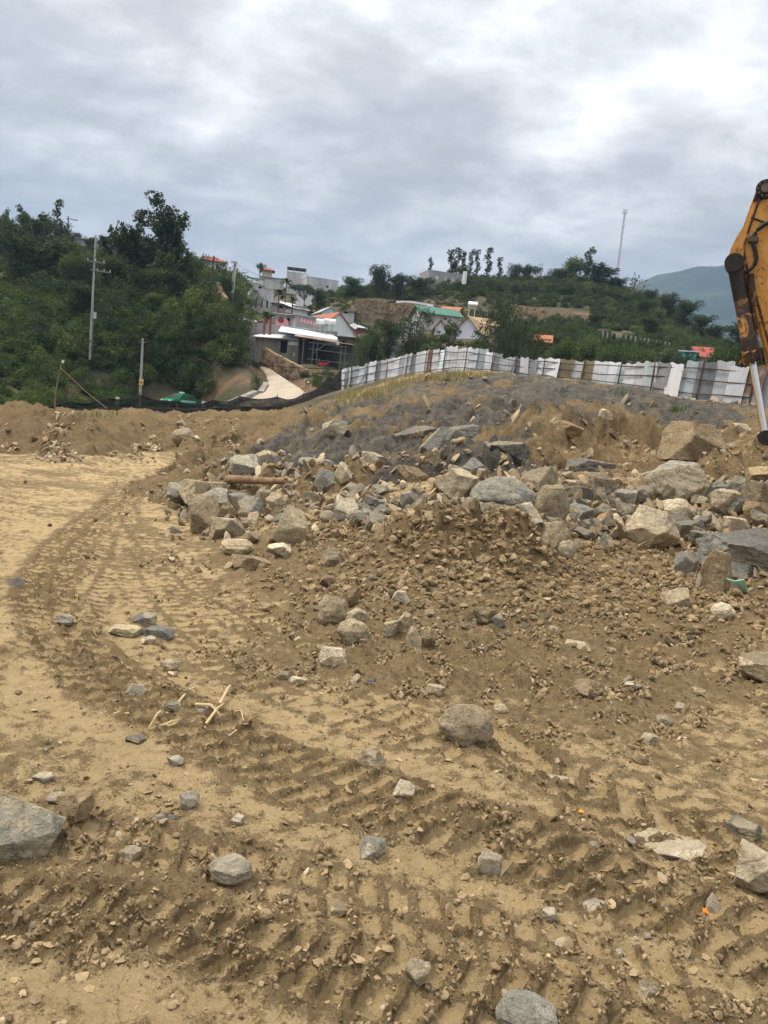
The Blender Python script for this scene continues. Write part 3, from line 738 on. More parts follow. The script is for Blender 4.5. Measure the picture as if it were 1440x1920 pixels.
# ------------------------------------------------------------------ stones
_ICO = {}
def ico(n):
    if n not in _ICO:
        bm = bmesh.new(); bmesh.ops.create_icosphere(bm, subdivisions=n, radius=1.0)
        v = np.array([p.co[:] for p in bm.verts]); f = np.array([[q.index for q in p.verts] for p in bm.faces]); bm.free()
        _ICO[n] = (v/np.linalg.norm(v, axis=1)[:, None], f)
    return _ICO[n]
def g3(p, s):                       # cheap solid noise from three planes
    return (gn(p[:, 0] + .37*p[:, 2], p[:, 1] - .21*p[:, 0], s) + gn(p[:, 1] + .41*p[:, 0], p[:, 2] + .3*p[:, 1], s + 1) + gn(p[:, 2] - .33*p[:, 1], p[:, 0] + .27*p[:, 2], s + 2))/1.7
def stone_shape(seed, n, shape='block'):
    rg = np.random.default_rng(seed)
    d, f = ico(n)
    k = {'block': 11, 'slab': 11, 'wedge': 9, 'round': 22, 'clod': 14}[shape]
    if n < 4 and shape in ('block', 'wedge', 'slab'): k = 8
    N = rg.normal(size=(k, 3))
    if shape in ('slab',): N[:2] = ((.08, .05, 1), (.1, -.06, -1)); N[2:, 2] *= .5
    if shape == 'wedge': N[0] = (rg.uniform(-.6, .6), rg.uniform(-.8, -.2), .8); N[1] = (rg.uniform(-.5, .5), .5, .7)
    if shape == 'block': N[0] = (rg.uniform(-.25, .25), rg.uniform(-.35, .1), 1); N[1] = (rg.uniform(-.4, .4), -1, rg.uniform(-.35, .25))
    N = N/np.linalg.norm(N, axis=1)[:, None]
    # spread the planes apart
    for _ in range(12):
        D = N[:, None] - N[None]; w = 1/(np.sum(D*D, -1) + .05); np.fill_diagonal(w, 0)
        fz = 3 if shape in ('block', 'wedge', 'slab') else 0
        step = (D*w[..., None]).sum(1)*.03; step[:fz] *= .1
        N = N + step; N = N/np.linalg.norm(N, axis=1)[:, None]
    dist = rg.uniform(.62, 1.0, k) if shape != 'round' else rg.uniform(.84, 1.0, k)
    c = d @ N.T
    rr = np.where(c > .03, dist/np.maximum(c, .03), 99)
    which = rr.argmin(1); r = np.minimum(rr.min(1), 1.45)
    if shape == 'round':
        r = 1/np.log(np.exp(14/np.minimum(rr, 3)).sum(1))*14
    p = d*r[:, None]
    amp = {'block': .065, 'slab': .05, 'wedge': .065, 'round': .08, 'clod': .17}[shape]
    nz = 0
    for i in range((5 if n > 4 else 4) if n > 2 else 1): nz = nz + g3(p*(2.2*2**i) + seed % 17, seed % 991 + 10*i)*.5**i
    if shape == 'clod':
        b, b2, ii, jj, ox, oy = cells(p[:, 0]*4 + p[:, 2]*2.3 + seed % 7, p[:, 1]*4 - p[:, 2]*2.7, seed % 500); nz = nz*.6 - 1.3*(b - .4)
    p = p + d*(amp*nz)[:, None]
    tan = np.where(rg.random(k) < .42, rg.uniform(.55, 1, k), rg.uniform(0, .4, k))
    if shape in ('round', 'clod'): tan = np.full(k, rg.uniform(.2, .7))
    br = rg.random(k)
    fac = np.stack([tan[which], br[which], rg.random(k)[which]], -1)
    return p, f, fac
def fit(p, w, dpt, h):
    lo, hi = p.min(0), p.max(0)
    return (p - (lo + hi)/2)/(hi - lo)*np.array((w, dpt, h))
RM = {'g': 'rock_grey', 'b': 'rock_blue', 't': 'rock_tan', 'd': 'rock_dark', 'w': 'rock_pale', 'p': 'rock_pale', 'c': 'rock_brown', 'n': 'rock_brown'}
SH = {'k': 'block', 's': 'slab', 'v': 'wedge', 'o': 'round', 'c': 'clod'}
STONES = [
 (735,825,775,832,'d','k','rock_outcrop','dark shale outcrop high on the mound face, left of the long blue slab'),
 (842,915,772,822,'b','v','rock_outcrop','blue shale outcrop right beside the top of the long blue slab'),
 (905,990,815,868,'d','k','rock_outcrop','broad dark outcrop in the mound face above the largest rounded boulder'),
 (655,735,822,874,'b','k','rock_outcrop','blue grey outcrop low on the mound face above the pinkish topped rock'),
 (560,640,838,880,'g','s','rock_outcrop','grey tilted outcrop on the left flank of the mound above the log'),
 (470,540,828,862,'t','v','rock_outcrop','tan grey outcrop on the far left flank of the mound'),
 (1010,1090,782,826,'n','k','rock_outcrop','brown rock ledge in the middle of the mound right half'),
 (1060,1150,838,884,'d','s','rock_outcrop','dark flat outcrop above the pale peaked boulder'),
 (745,800,838,872,'d','v','rock_outcrop','dark pointed outcrop just below the long blue slab'),  # x0, x1, y0, y1 in the photograph, stone, shape, name, label
 (348,406,936,1012,'t','k','boulder','tall tan split boulder standing at the yard end of the rubble'),
 (313,353,906,942,'g','k','boulder','blocky grey boulder at the far tip of the rubble, beside the bare track'),
 (336,392,902,944,'t','s','boulder','pale flat slab tilted between the tip boulder and the tall split boulder'),
 (368,424,918,966,'g','k','boulder','broad grey boulder just behind the tall split boulder'),
 (392,424,904,936,'t','k','boulder','tan block under the butt end of the log'),
 (430,487,868,912,'g','v','boulder','pyramid shaped grey green rock rising behind the log'),
 (444,494,938,984,'b','v','boulder','blue grey wedge rock with a flat pale top, below the log'),
 (474,504,914,952,'g','v','boulder','narrow upright grey rock right under the log'),
 (484,510,928,960,'t','k','boulder','small tan block leaning on the narrow upright rock'),
 (496,537,932,964,'t','k','boulder','row of broken tan rock below the thin end of the log'),
 (406,448,952,984,'n','k','boulder','brown block between the tall split boulder and the blue grey wedge'),
 (388,457,976,1018,'t','s','boulder','wide pale slab lying in front of the brown block'),
 (412,474,1016,1048,'t','o','boulder','loaf shaped tan rock alone on the dirt before the rubble'),
 (433,507,1044,1074,'n','s','boulder','low brown slab with a pale top, nearest the track'),
 (500,544,1022,1056,'w','v','boulder','pale grey wedge at the foot of the finned tan boulder'),
 (510,574,966,1040,'t','v','boulder','upright tan boulder rising to a fin'),
 (597,644,1036,1074,'t','v','boulder','tan wedge at the edge of the clodded soil heap'),
 (598,630,1083,1108,'n','k','boulder','brown cube of rock below the clodded soil heap'),
 (618,670,950,994,'p','k','boulder','rock with a bright pinkish cream broken top'),
 (590,628,882,924,'g','v','boulder','slanted grey rock above the pinkish topped rock'),
 (627,660,868,908,'w','v','boulder','pale tilted rock beside the slanted grey rock'),
 (426,470,924,950,'b','k','boulder','low blue grey rock directly below the log'),
 (450,482,970,990,'t','s','boulder','thin tan slab under the blue grey wedge'),
 (598,627,964,988,'b','o','boulder','small blue stone left against the pinkish topped rock'),
 (808,892,888,952,'t','k','boulder','big boulder with a pale top and a dark front face'),
 (740,802,874,908,'n','s','boulder','long brown slab at the upper edge of the rubble'),
 (892,914,882,906,'w','s','boulder','small bright cream flake standing up behind the big pale topped boulder'),
 (878,1000,906,978,'g','o','boulder','largest rounded grey green boulder in the middle of the rubble'),
 (998,1062,918,996,'d','o','boulder','tall dark grey boulder with a domed head'),
 (976,1042,880,934,'t','v','boulder','peaked tan grey boulder behind the domed dark boulder'),
 (1056,1108,918,950,'d','s','boulder','dark rock with a tan upper face, behind the brown wedge'),
 (1093,1152,894,942,'t','v','boulder','pale peaked boulder at the back of the right rubble'),
 (1106,1136,924,962,'d','k','boulder','dark blue upright rock before the pale peaked boulder'),
 (1057,1112,948,990,'g','v','boulder','grey wedge with a clean pale top beside the domed boulder'),
 (953,1016,952,1004,'g','k','boulder','grey green block in front of the domed dark boulder'),
 (856,901,958,1000,'w','v','boulder','bluish white broken rock above the clodded soil heap'),
 (766,812,960,998,'b','o','boulder','pale blue rock above the left of the clodded soil heap'),
 (906,943,976,1020,'d','v','boulder','dark grey pointed rock beside the bluish white rock'),
 (937,974,974,1016,'n','k','boulder','brown rock between the dark pointed rock and the grey green block'),
 (1004,1066,986,1042,'t','k','boulder','square tan boulder with a light top and a split front'),
 (1043,1074,1034,1070,'t','o','boulder','small round two toned rock below the square tan boulder'),
 (1164,1266,960,1038,'w','v','boulder','big cream topped boulder with a pointed end and rounded underside'),
 (1116,1149,1010,1042,'d','v','boulder','dark greenish rock beside the cream topped boulder'),
 (1205,1318,882,958,'g','v','boulder','big grey slab rock with a white peak'),
 (1231,1296,942,984,'w','o','boulder','white and pink quartz rock under the white peaked slab'),
 (1326,1395,934,984,'t','k','boulder','tan boulder above the huge dark boulder'),
 (1356,1403,976,1002,'w','s','boulder','low white rock on top of the huge dark boulder'),
 (1312,1530,1012,1090,'b','k','boulder','huge dark blue boulder beneath the digger'),
 (1311,1362,1048,1126,'n','s','boulder','upright brown grey slab leaning on the huge dark boulder'),
 (1349,1404,1062,1096,'g','s','boulder','pale grey slab under the huge dark boulder'),
 (1237,1288,1112,1150,'t','v','boulder','flat tan wedge on the loose soil below the upright slab'),
 (1240,1354,802,866,'n','s','boulder','large flat brown slab sticking out of the mound side'),
 (1285,1311,992,1016,'w','k','boulder','small white rock above the dark green slab'),
 (1292,1342,1004,1032,'b','s','boulder','thin dark green slab left of the huge dark boulder'),
 (1265,1304,1038,1084,'g','v','boulder','grey pointed rock before the upright brown slab'),
 (1326,1368,914,940,'b','v','boulder','bluish white rock behind the tan boulder above the huge one'),
 (1366,1416,918,956,'d','s','boulder','black slab beside the bluish white rock'),
 (1393,1470,922,972,'d','s','boulder','long dark slab above the huge dark boulder'),
 (1393,1455,950,986,'n','s','boulder','brown slab between the long dark slab and the huge boulder'),
 (1175,1222,900,934,'n','s','boulder','tan and dark slab left of the white peaked slab'),
 (1120,1146,781,804,'w','k','boulder','single pale stone high on the shale face'),
 (1372,1404,798,816,'w','s','boulder','pale stone on the mound next to the digger rod'),
 (1397,1450,888,926,'n','k','boulder','brown block under the digger rod'),
 (866,918,860,896,'g','v','boulder','grey peaked rock at the foot of the shale face'),
 (838,867,872,898,'g','s','boulder','thin tilted grey rock beside the peaked rock at the shale foot'),
 (1333,1372,1142,1170,'w','o','boulder','rounded cream stone on the soil below the upright slab'),
 (795,824,858,894,'t','k','boulder','upright tan block at the foot of the shale face'),
 (784,858,806,868,'b','s','boulder','long blue slab slanting up out of the shale face'),
 (602,652,796,832,'b','k','boulder','blue rock outcrop on the left shoulder of the mound'),
 (676,708,854,880,'w','s','boulder','pale bluish flat rock above the middle of the rubble'),
 (322,364,806,834,'t','o','boulder','large pale tan boulder among the far spoil heaps'),
 (594,654,1120,1178,'t','o','boulder','rounded tan boulder leaning at the head of the small stone pile'),
 (647,675,1105,1145,'n','v','boulder','brown upright rock behind the rounded leaning boulder'),
 (646,687,1148,1186,'t','k','boulder','tan block with a pale top in the small stone pile'),
 (630,689,1174,1222,'t','o','boulder','smooth rounded tan boulder at the front of the small stone pile'),
 (594,647,1230,1266,'w','s','boulder','flat pale slab lying just below the small stone pile'),
 (517,545,1260,1286,'t','k','stone','tan stone on the track left of two flat pale stones'),
 (537,577,1268,1288,'w','s','stone','flat pale stone touching the tan one on the track'),
 (717,752,1172,1208,'t','k','boulder','left one of a tan pair of blocks in the small stone pile'),
 (743,772,1170,1206,'t','k','boulder','tan block with a clean pale top, right of its twin'),
 (756,789,1182,1224,'t','v','boulder','slanted tan rock below the tan pair'),
 (786,815,1190,1226,'n','v','boulder','brown pointed rock right of the slanted tan rock'),
 (734,767,1110,1138,'w','k','boulder','pale rough rock behind the tan pair'),
 (822,920,1330,1410,'t','o','boulder','large lone grey tan boulder on the open dirt'),
 (796,834,1280,1308,'t','s','stone','half buried tan stone above the lone boulder'),
 (878,928,1140,1178,'c','c','soil_clod','big brown soil clod beside a grey pointed stone'),
 (917,947,1150,1188,'g','v','stone','grey pointed stone against the big soil clod'),
 (247,294,1144,1176,'b','k','stone','blue grey block at the back of the flat stone group on the track'),
 (203,270,1170,1198,'t','s','stone','long pale slab at the left of the flat stone group'),
 (264,327,1169,1198,'b','s','stone','blue grey slab at the front of the flat stone group'),
 (264,292,1191,1210,'w','k','stone','small pale stone in front of the flat stone group'),
 (106,137,1154,1176,'g','k','stone','small grey stone alone left of the flat stone group'),
 (234,274,1291,1316,'b','s','stone','blue grey flat stone above the dark flat one'),
 (298,337,1238,1268,'t','k','stone','tan stone in the middle of the tracks'),
 (309,337,1328,1352,'g','k','stone','grey stone under the curved reed'),
 (365,405,1322,1346,'g','o','stone','grey rounded stone beside the crossed reeds'),
 (235,274,1380,1400,'d','s','stone','dark flat stone left of the reed bundle'),
 (666,722,1404,1456,'t','v','stone','triangular tan stone down the slope from the lone boulder'),
 (312,342,1428,1450,'g','k','stone','small grey stone below the reed bundle'),
 (437,469,1228,1258,'n','k','stone','brown stone half sunk above the reeds'),
 (1386,1460,1244,1300,'t','k','boulder','grey and tan boulder cut off by the frame edge'),
 (1167,1200,1279,1304,'w','k','stone','pale stone below the clay ledge'),
 (924,952,1316,1340,'t','o','stone','tan stone right of the lone boulder'),
 (1027,1067,1450,1474,'w','v','stone','pale stone at the end of the chevron tyre print'),
 (1186,1216,1408,1434,'n','k','stone','brown block among crumbs, nearest the chevron print'),
 (1199,1234,1373,1400,'t','k','stone','tan stone above the brown block'),
 (734,777,1472,1516,'w','v','stone','pale wedge stone below the triangular tan stone'),
 (1068,1126,1286,1324,'c','c','soil_clod','big soil clod alone below the clay ledge'),
 (1052,1108,1202,1224,'t','s','stone','long tan stone lying in the clay ledge'),
 (-40,105,1506,1622,'b','v','boulder','dark blue grey boulder cut by the frame edge, beside a brown one'),
 (110,169,1500,1556,'n','k','boulder','brown boulder touching the dark blue grey one'),
 (88,122,1488,1512,'g','k','stone','small grey stone behind the brown boulder'),
 (335,372,1488,1524,'g','k','stone','light grey stone above the dark flat chip'),
 (284,330,1527,1544,'d','s','stone','dark flat chip below the light grey stone'),
 (392,465,1622,1670,'w','o','boulder','pale loaf shaped stone sunk in the near track'),
 (669,724,1570,1616,'g','k','stone','pale grey block in the middle of the near track'),
 (221,264,1587,1618,'t','s','stone','half buried tan stone left of the pale loaf'),
 (456,480,1714,1740,'n','o','stone','left one of two round brown pebbles side by side'),
 (483,510,1721,1743,'n','o','stone','right one of two round brown pebbles side by side'),
 (431,460,1522,1550,'w','k','stone','pale stone in the crumbs above the pale loaf'),
 (894,938,1596,1650,'w','v','stone','pale pointed stone near the crumbled track edge'),
 (1188,1312,1564,1606,'w','s','stone','long flat pale stone set in the dirt'),
 (1364,1422,1534,1572,'d','k','stone','dark blue stone behind the long flat pale one'),
 (1386,1462,1618,1692,'w','k','boulder','pale block in a hollow, cut by the frame edge'),
 (1093,1139,1682,1710,'g','k','stone','grey white stone in the lower dirt'),
 (1013,1043,1705,1732,'w','k','stone','white stone left of the grey white one'),
 (954,978,1708,1728,'n','o','stone','brown pebble left of the white stone'),
 (758,802,1806,1864,'t','v','stone','half buried upright stone near the bottom'),
 (936,1032,1880,1950,'g','o','boulder','rounded grey boulder sunk at the very bottom of the view'),
 (1102,1124,1577,1600,'t','o','stone','tan pebble left of the long flat pale stone'),
 (522,557,1674,1700,'n','k','stone','brown stone in the rut right of the pale loaf'),
 (60,98,1440,1464,'g','k','stone','small grey stone at the rim of the bare patch'),
 (1230,1262,1336,1362,'t','k','stone','tan stone in the crumbs under the frame edge boulder'),
 (1290,1326,1290,1312,'n','k','stone','brown stone left of the frame edge boulder'),
 (620,655,1690,1712,'t','s','stone','thin tan flake in the near track below the pale grey block'),
 (1195,1235,1845,1880,'t','s','stone','thin tan flake low in the dirt by the bottom'),
]
def place_stones():
    pts = []
    for s in STONES:
        cx = (s[0] + s[1])/2; h = s[3] - s[2]
        p, r = hit(cx, s[3] - .16*h); pts.append(p)
    pts = np.array(pts); zz = np.clip(Hfull(pts[:, 0], pts[:, 1]), pts[:, 2] - .03, pts[:, 2] + .10)
    for k, (s, p, z) in enumerate(zip(STONES, pts, zz)):
        x0, x1, y0, y1, ms, sh, name, label = s
        r = math.hypot(p[0], p[1]); D = math.hypot(r, EYE - p[2])
        w = (x1 - x0)*D/F; hh = (y1 - y0)*D/F
        el = math.atan2(EYE - p[2], r)
        dpt = w*(.85 if SH[sh] != 'slab' else .75)
        h = max(.5*hh, hh/math.cos(el) - .62*dpt*math.tan(el)*.9)
        if SH[sh] == 'slab': h = max(h, .22*w)
        if name == 'rock_outcrop': h *= .42
        if name == 'stone': h *= .68; w *= .92
        sink = .22 if name == 'boulder' else .9 if name == 'rock_outcrop' else .38
        H = h*(1 + sink)
        n = 5 if (x1 - x0) > 50 else 4
        q, f, fac = stone_shape(1000 + 17*k, n, SH[sh])
        a = random.uniform(-.35, .35); q = q.copy(); q[:, :2] = q[:, :2] @ np.array(((math.cos(a), -math.sin(a)), (math.sin(a), math.cos(a))))
        q = fit(q, w*1.03, dpt, H)
        az = math.atan2(p[0], p[1])
        o = mesh_np(name, q, f, M[RM[ms]], False, {'facet': fac})
        c = np.array((math.sin(az), math.cos(az), 0))*dpt*.28
        o.location = (p[0] + c[0], p[1] + c[1], z + H/2 - h*sink)
        o.rotation_euler = (0, 0, -az)
        tag(o, label, 'soil clod' if name == 'soil_clod' else ('boulder' if name == 'boulder' else 'rock outcrop' if name == 'rock_outcrop' else 'stone'), 'clods of soil' if name == 'soil_clod' else ('boulders of the rubble' if name == 'boulder' else 'outcrops in the mound face' if name == 'rock_outcrop' else 'loose stones on the dirt'))
place_stones()

def scatter_rocks():
    """rocks of the rubble band that nothing tells apart: single objects that share mesh data"""
    kinds = []
    for i in range(9):
        sh = ('block', 'wedge', 'block', 'slab', 'block', 'wedge', 'slab', 'block', 'round')[i]
        q, f, fac = stone_shape(5000 + 31*i, 4, sh)
        kinds.append((fit(q, 1, .85, .8 if sh != 'slab' else .42), f, fac))
    rg = np.random.default_rng(3)
    G = [('small angular grey rock lying among the big boulders of the rubble', 'g', 105, (640, 1440, 912, 1010), (16, 50)),
         ('small blue grey rock lying among the big boulders of the rubble', 'b', 105, (600, 1440, 910, 1010), (14, 46)),
         ('small tan rock lying among the big boulders of the rubble', 't', 22, (330, 1440, 895, 1030), (12, 38)),
         ('small grey rock in the rubble under the log', 'g', 18, (320, 560, 900, 1010), (10, 26)),
         ('tan stone half sunk in the crumbly soil below the rubble', 't', 50, (560, 1440, 1060, 1230), (9, 24))]
    for label, ms, cnt, (x0, x1, y0, y1), (s0, s1) in G:
        meshes = [mesh_np('rock', q, f, M[RM[ms]], False, {'facet': fac}, link=False) for q, f, fac in kinds]
        pts = []; px_ = []
        while len(pts) < cnt:
            a, b = rg.uniform(x0, x1), rg.uniform(y0, y1)
            if 640 < a < 920 and 990 < b < 1060 and rg.random() < .85: continue
            p, r = hit(a, b); pts.append(p); px_.append(r)
        pts = np.array(pts); zz = Hfull(pts[:, 0], pts[:, 1])
        for p, z, r in zip(pts, zz, px_):
            o = bpy.data.objects.new('rock', meshes[rg.integers(len(meshes))]); COL.objects.link(o)
            s = (s0 + (s1 - s0)*rg.random()**1.6)*r/F
            o.scale = (s*rg.uniform(.85, 1.2), s*rg.uniform(.8, 1.2), s*rg.uniform(.75, 1.15))
            o.rotation_euler = (rg.normal()*.35, rg.normal()*.35, rg.uniform(0, 6.28))
            o.location = (p[0], p[1], z + s*rg.uniform(.05, .28))
            tag(o, label, 'rock', label.replace('small', 'small').replace('lying ', '') + 's' if False else 'rocks: ' + label)
scatter_rocks()

def gravel():
    """countless small stones, soil crumbs and dried mud flakes"""
    rg = np.random.default_rng(11)
    def assemble(name, px, py, size, n, shape, tint, flat, sinks, kinds=10, tiltmax=.5):
        d = np.stack([(px - CX)/F, -(py - CY)/F, -np.ones_like(px)], -1) @ R3.T
        h = np.hypot(d[:, 0], d[:, 1])
        lo = np.full(len(px), 1.2); 
        rs = np.exp(np.linspace(math.log(1.3), math.log(40), 160))
        X = d[:, 0:1]/h[:, None]*rs; Y = d[:, 1:2]/h[:, None]*rs; Z = EYE + d[:, 2:3]/h[:, None]*rs
        G = Hbase(X, Y); below = Z < G; i = np.where(below.any(1), below.argmax(1), len(rs) - 1); i = np.maximum(i, 1)
        k = np.arange(len(px)); a = (Z - G)[k, i - 1]; b = (G - Z)[k, i]; t = np.clip(a/np.maximum(a + b, 1e-9), 0, 1)
        r = rs[i - 1]*(1 - t) + rs[i]*t
        x = d[:, 0]/h*r; y = d[:, 1]/h*r; z = Hfull(x, y)
        base = [stone_shape(9000 + 7*j + n, n, shape) for j in range(kinds)]
        base = [(fit(q, 1, .85, flat), f) for q, f, _ in base]
        Vs, Fs, Ts = [], [], []; off = 0
        which = rg.integers(0, kinds, len(px))
        for j, (q, f) in enumerate(base):
            s_ = np.nonzero(which == j)[0]
            if not len(s_): continue
            m = len(s_); sz = size[s_]*r[s_]/F if size is not None else None
            an = rg.uniform(0, 6.28, m); tl = rg.normal(0, tiltmax, m); tk = rg.normal(0, tiltmax, m)
            ca, sa = np.cos(an), np.sin(an)
            Q = np.broadcast_to(q, (m,) + q.shape)*(sz[:, None, None]*rg.uniform(.75, 1.25, (m, 1, 3)))
            qx = Q[..., 0]; qy = Q[..., 1]; qz = Q[..., 2] + qx*np.tan(np.clip(tl, -.9, .9))[:, None] + qy*np.tan(np.clip(tk, -.9, .9))[:, None]
            W = np.stack([qx*ca[:, None] - qy*sa[:, None] + x[s_][:, None], qx*sa[:, None] + qy*ca[:, None] + y[s_][:, None], qz + (z[s_] + sz*flat*(.5 - sinks))[:, None]], -1)
            Vs.append(W.reshape(-1, 3)); nv = len(q)
            Fs.append((f[None] + (np.arange(m)*nv)[:, None, None] + off).reshape(-1, 3)); off += m*nv
            dk = .0 if shape == 'clod' else .42; tt = (tint[s_]*(1 - dk) + dk*np.array((.34, .25, .14)))*rg.uniform(.8, 1.2, (m, 1)); Ts.append(np.repeat(tt, nv, 0))
        o = mesh_np(name, np.concatenate(Vs), np.concatenate(Fs), M['small_stone'], False, {'tint': np.clip(np.concatenate(Ts), 0, .9)})
        tag(o, kind='stuff'); return o
    def pick(cnt, weight, y0, y1, x0=-60, x1=1500):
        out = []
        while sum(len(o[0]) for o in out) < cnt:
            a = rg.uniform(x0, x1, cnt*3); b = rg.uniform(y0, y1, cnt*3)
            keep = rg.random(cnt*3) < weight(a, b)
            out.append((a[keep], b[keep]))
        a = np.concatenate([o[0] for o in out])[:cnt]; b = np.concatenate([o[1] for o in out])[:cnt]; return a, b
    def tints(n, table):
        t = np.array([c for c, w in table]); w = np.array([w for c, w in table], float); return t[rg.choice(len(t), n, p=w/w.sum())]
    cw = lambda a, b: np.clip(blob(a, b, CRUMBLE), 0, 1)
    clump = lambda a, b: sstep(-.1, .7, gn(a/70, b/40, 700) + .5*gn(a/25, b/16, 701))
    grey, tan, pal, brn, blu = (.30, .265, .205), (.42, .32, .19), (.56, .47, .33), (.27, .195, .11), (.235, .225, .195)
    rock_t = [(grey, 3), (tan, 3), (pal, 1.6), (brn, 2), (blu, 1.2)]
    soil_t = [((.25, .18, .096), 3), ((.30, .22, .12), 2), ((.20, .143, .075), 2), ((.35, .26, .145), .5)]
    # stones, larger and smaller
    a, b = pick(380, lambda a, b: np.clip(.03 + .5*cw(a, b) + blob(a, b, [(900, 960, 500, 60, .7), (450, 960, 120, 50, .7)]), 0, 1)*clump(a, b), 880, 1930)
    size = 7 + 13*rg.random(len(a))**2.5; size = size*np.clip(.55 + (b - 900)/900, .6, 1.5)
    assemble('gravel', a, b, size, 3, 'block', tints(len(a), rock_t), .62, .25)
    a, b = pick(3000, lambda a, b: np.clip(.05 + .6*cw(a, b) + blob(a, b, [(900, 930, 500, 70, .7), (450, 940, 150, 60, .6), (1200, 820, 250, 50, .25), (250, 830, 250, 25, .35)]), 0, 1)*clump(a, b), 765, 1930)
    size = (3 + 6*rg.random(len(a))**2)*np.clip(.6 + (b - 850)/1000, .55, 1.5)
    assemble('gravel', a, b, size, 2, 'block', tints(len(a), rock_t + [(tan, 3), (brn, 3)]), .65, .32)
    # broken rock filling the rubble band and lying on the mound
    band = [(860, 950, 260, 45, 1.0), (1150, 960, 280, 50, .9), (620, 950, 150, 50, .7), (450, 945, 110, 45, .7), (1000, 915, 330, 22, .7), (1380, 1040, 90, 60, .7)]
    a, b = pick(1700, lambda a, b: np.clip(blob(a, b, band), 0, 1), 850, 1130)
    assemble('rubble', a, b, 6 + 20*rg.random(len(a))**2.2, 3, 'wedge', tints(len(a), rock_t + [(brn, 2)]), .75, .15, tiltmax=.6)
    a, b = pick(2000, lambda a, b: np.clip(.05 + blob(a, b, [(820, 895, 350, 28, .9), (520, 905, 150, 30, .7), (1250, 890, 200, 35, .5)]), 0, 1)*poly_in(a, b, MOUND)*(.25 + clump(a, b)), 700, 960, 240, 1500)
    assemble('rubble', a, b, 3.5 + 15*rg.random(len(a))**3, 2, 'block', tints(len(a), [(grey, 3), (blu, 3), ((.13, .125, .115), 2), (tan, 2), (brn, 3)]), .6, .1, tiltmax=.5)
    a, b = pick(1500, lambda a, b: np.clip(.3 + blob(a, b, [(200, 835, 200, 15, .8)]), 0, 1)*clump(a, b), 775, 870, -40, 480)
    assemble('gravel', a, b, 2.5 + 9*rg.random(len(a))**3.5, 2, 'block', tints(len(a), [(tan, 2), (brn, 3), (grey, 2), (pal, .5)]), .6, .1)
    # rounded crumbs of loose soil
    a, b = pick(6500, lambda a, b: np.clip(.02 + 1.0*cw(a, b), 0, 1)*clump(a, b), 930, 1930)
    size = (4 + 10*rg.random(len(a))**2.2)*np.clip(.6 + (b - 900)/1100, .6, 1.4)
    assemble('soil_crumbs', a, b, size, 2, 'clod', tints(len(a), soil_t), .72, .22)
    a, b = pick(2600, lambda a, b: np.clip(blob(a, b, [(860, 1045, 230, 55, 1.0), (1050, 1100, 250, 50, .5), (700, 1120, 150, 50, .45), (1250, 1130, 180, 60, .5)]), 0, 1), 960, 1230)
    size = 6 + 15*rg.random(len(a))**2.6
    assemble('soil_crumbs', a, b, size, 3, 'clod', tints(len(a), soil_t), .7, .25, tiltmax=.2)
    # fine crumbs lying between the pressed lugs
    def between(a, b):
        d = np.stack([(a - CX)/F, -(b - CY)/F, -np.ones_like(a)], -1) @ R3.T; k = -EYE/np.minimum(d[:, 2], -.02)
        tl = tracks(d[:, 0]*k, d[:, 1]*k)[2]; return np.clip(.05 + .9*tl + .5*cw(a, b), 0, 1)*(.25 + clump(a*1.7, b*1.7))
    a, b = pick(11000, between, 1110, 1940)
    assemble('soil_crumbs', a, b, (2.2 + 7*rg.random(len(a))**3)*np.clip(.6 + (b - 1100)/1000, .6, 1.4), 1, 'clod', tints(len(a), soil_t), .75, .25)
    # dried mud flakes
    a, b = pick(420, lambda a, b: np.clip(.08 + .5*blob(a, b, PALE) + blob(a, b, [(150, 1790, 200, 40, 1.0), (300, 1800, 300, 30, .6), (620, 1640, 200, 30, .6), (1250, 1880, 200, 50, .6)]), 0, 1)*clump(a + 400, b), 1180, 1930)
    size = (6 + 16*rg.random(len(a))**2)*np.clip(.5 + (b - 1100)/900, .5, 1.3)
    assemble('mud_flakes', a, b, size, 2, 'slab', tints(len(a), [((.38, .275, .145), 3), ((.32, .235, .125), 3), ((.26, .185, .10), 2)]), .14, .0, tiltmax=.22)
gravel()

# ------------------------------------------------------------------ log, reeds and scraps
def build_log():
    a, _ = hit(430, 918); b, _ = hit(538, 916)
    A = Vector(a) + Vector((0, -.15, .16)); B = Vector(b) + Vector((0, -.2, .12))
    o = empty('log', A)
    n = 26; L = (B - A); pts = []; rad = []
    for i in range(n):
        t = i/(n - 1); pts.append(L*t + Vector((0, 0, .006*math.sin(t*7)))); rad.append(.072*(1 - .38*t) + .002*math.sin(t*23))
    lo = MB().tube(pts, rad, 14).build('stem', M['log_wood'], o, True)
    ends = MB(); d = L.normalized(); ends.tube([-.012*d, .002*d], [.066, .07], 14); ends.build('cut_end', M['reed'], o)
    mk = MB()
    for t, s in ((.3, 1), (.62, -1)):
        p = L*t + Vector((0, -.03*s, .05)); mk.tube([p, p + Vector((.02, -.03, .05))], [.022, .012], 7)
    mk.build('branch_stub', M['log_wood'], o)
    tag(o, 'weathered brown log lying on grey rocks at the end of the rubble', 'log')
build_log()
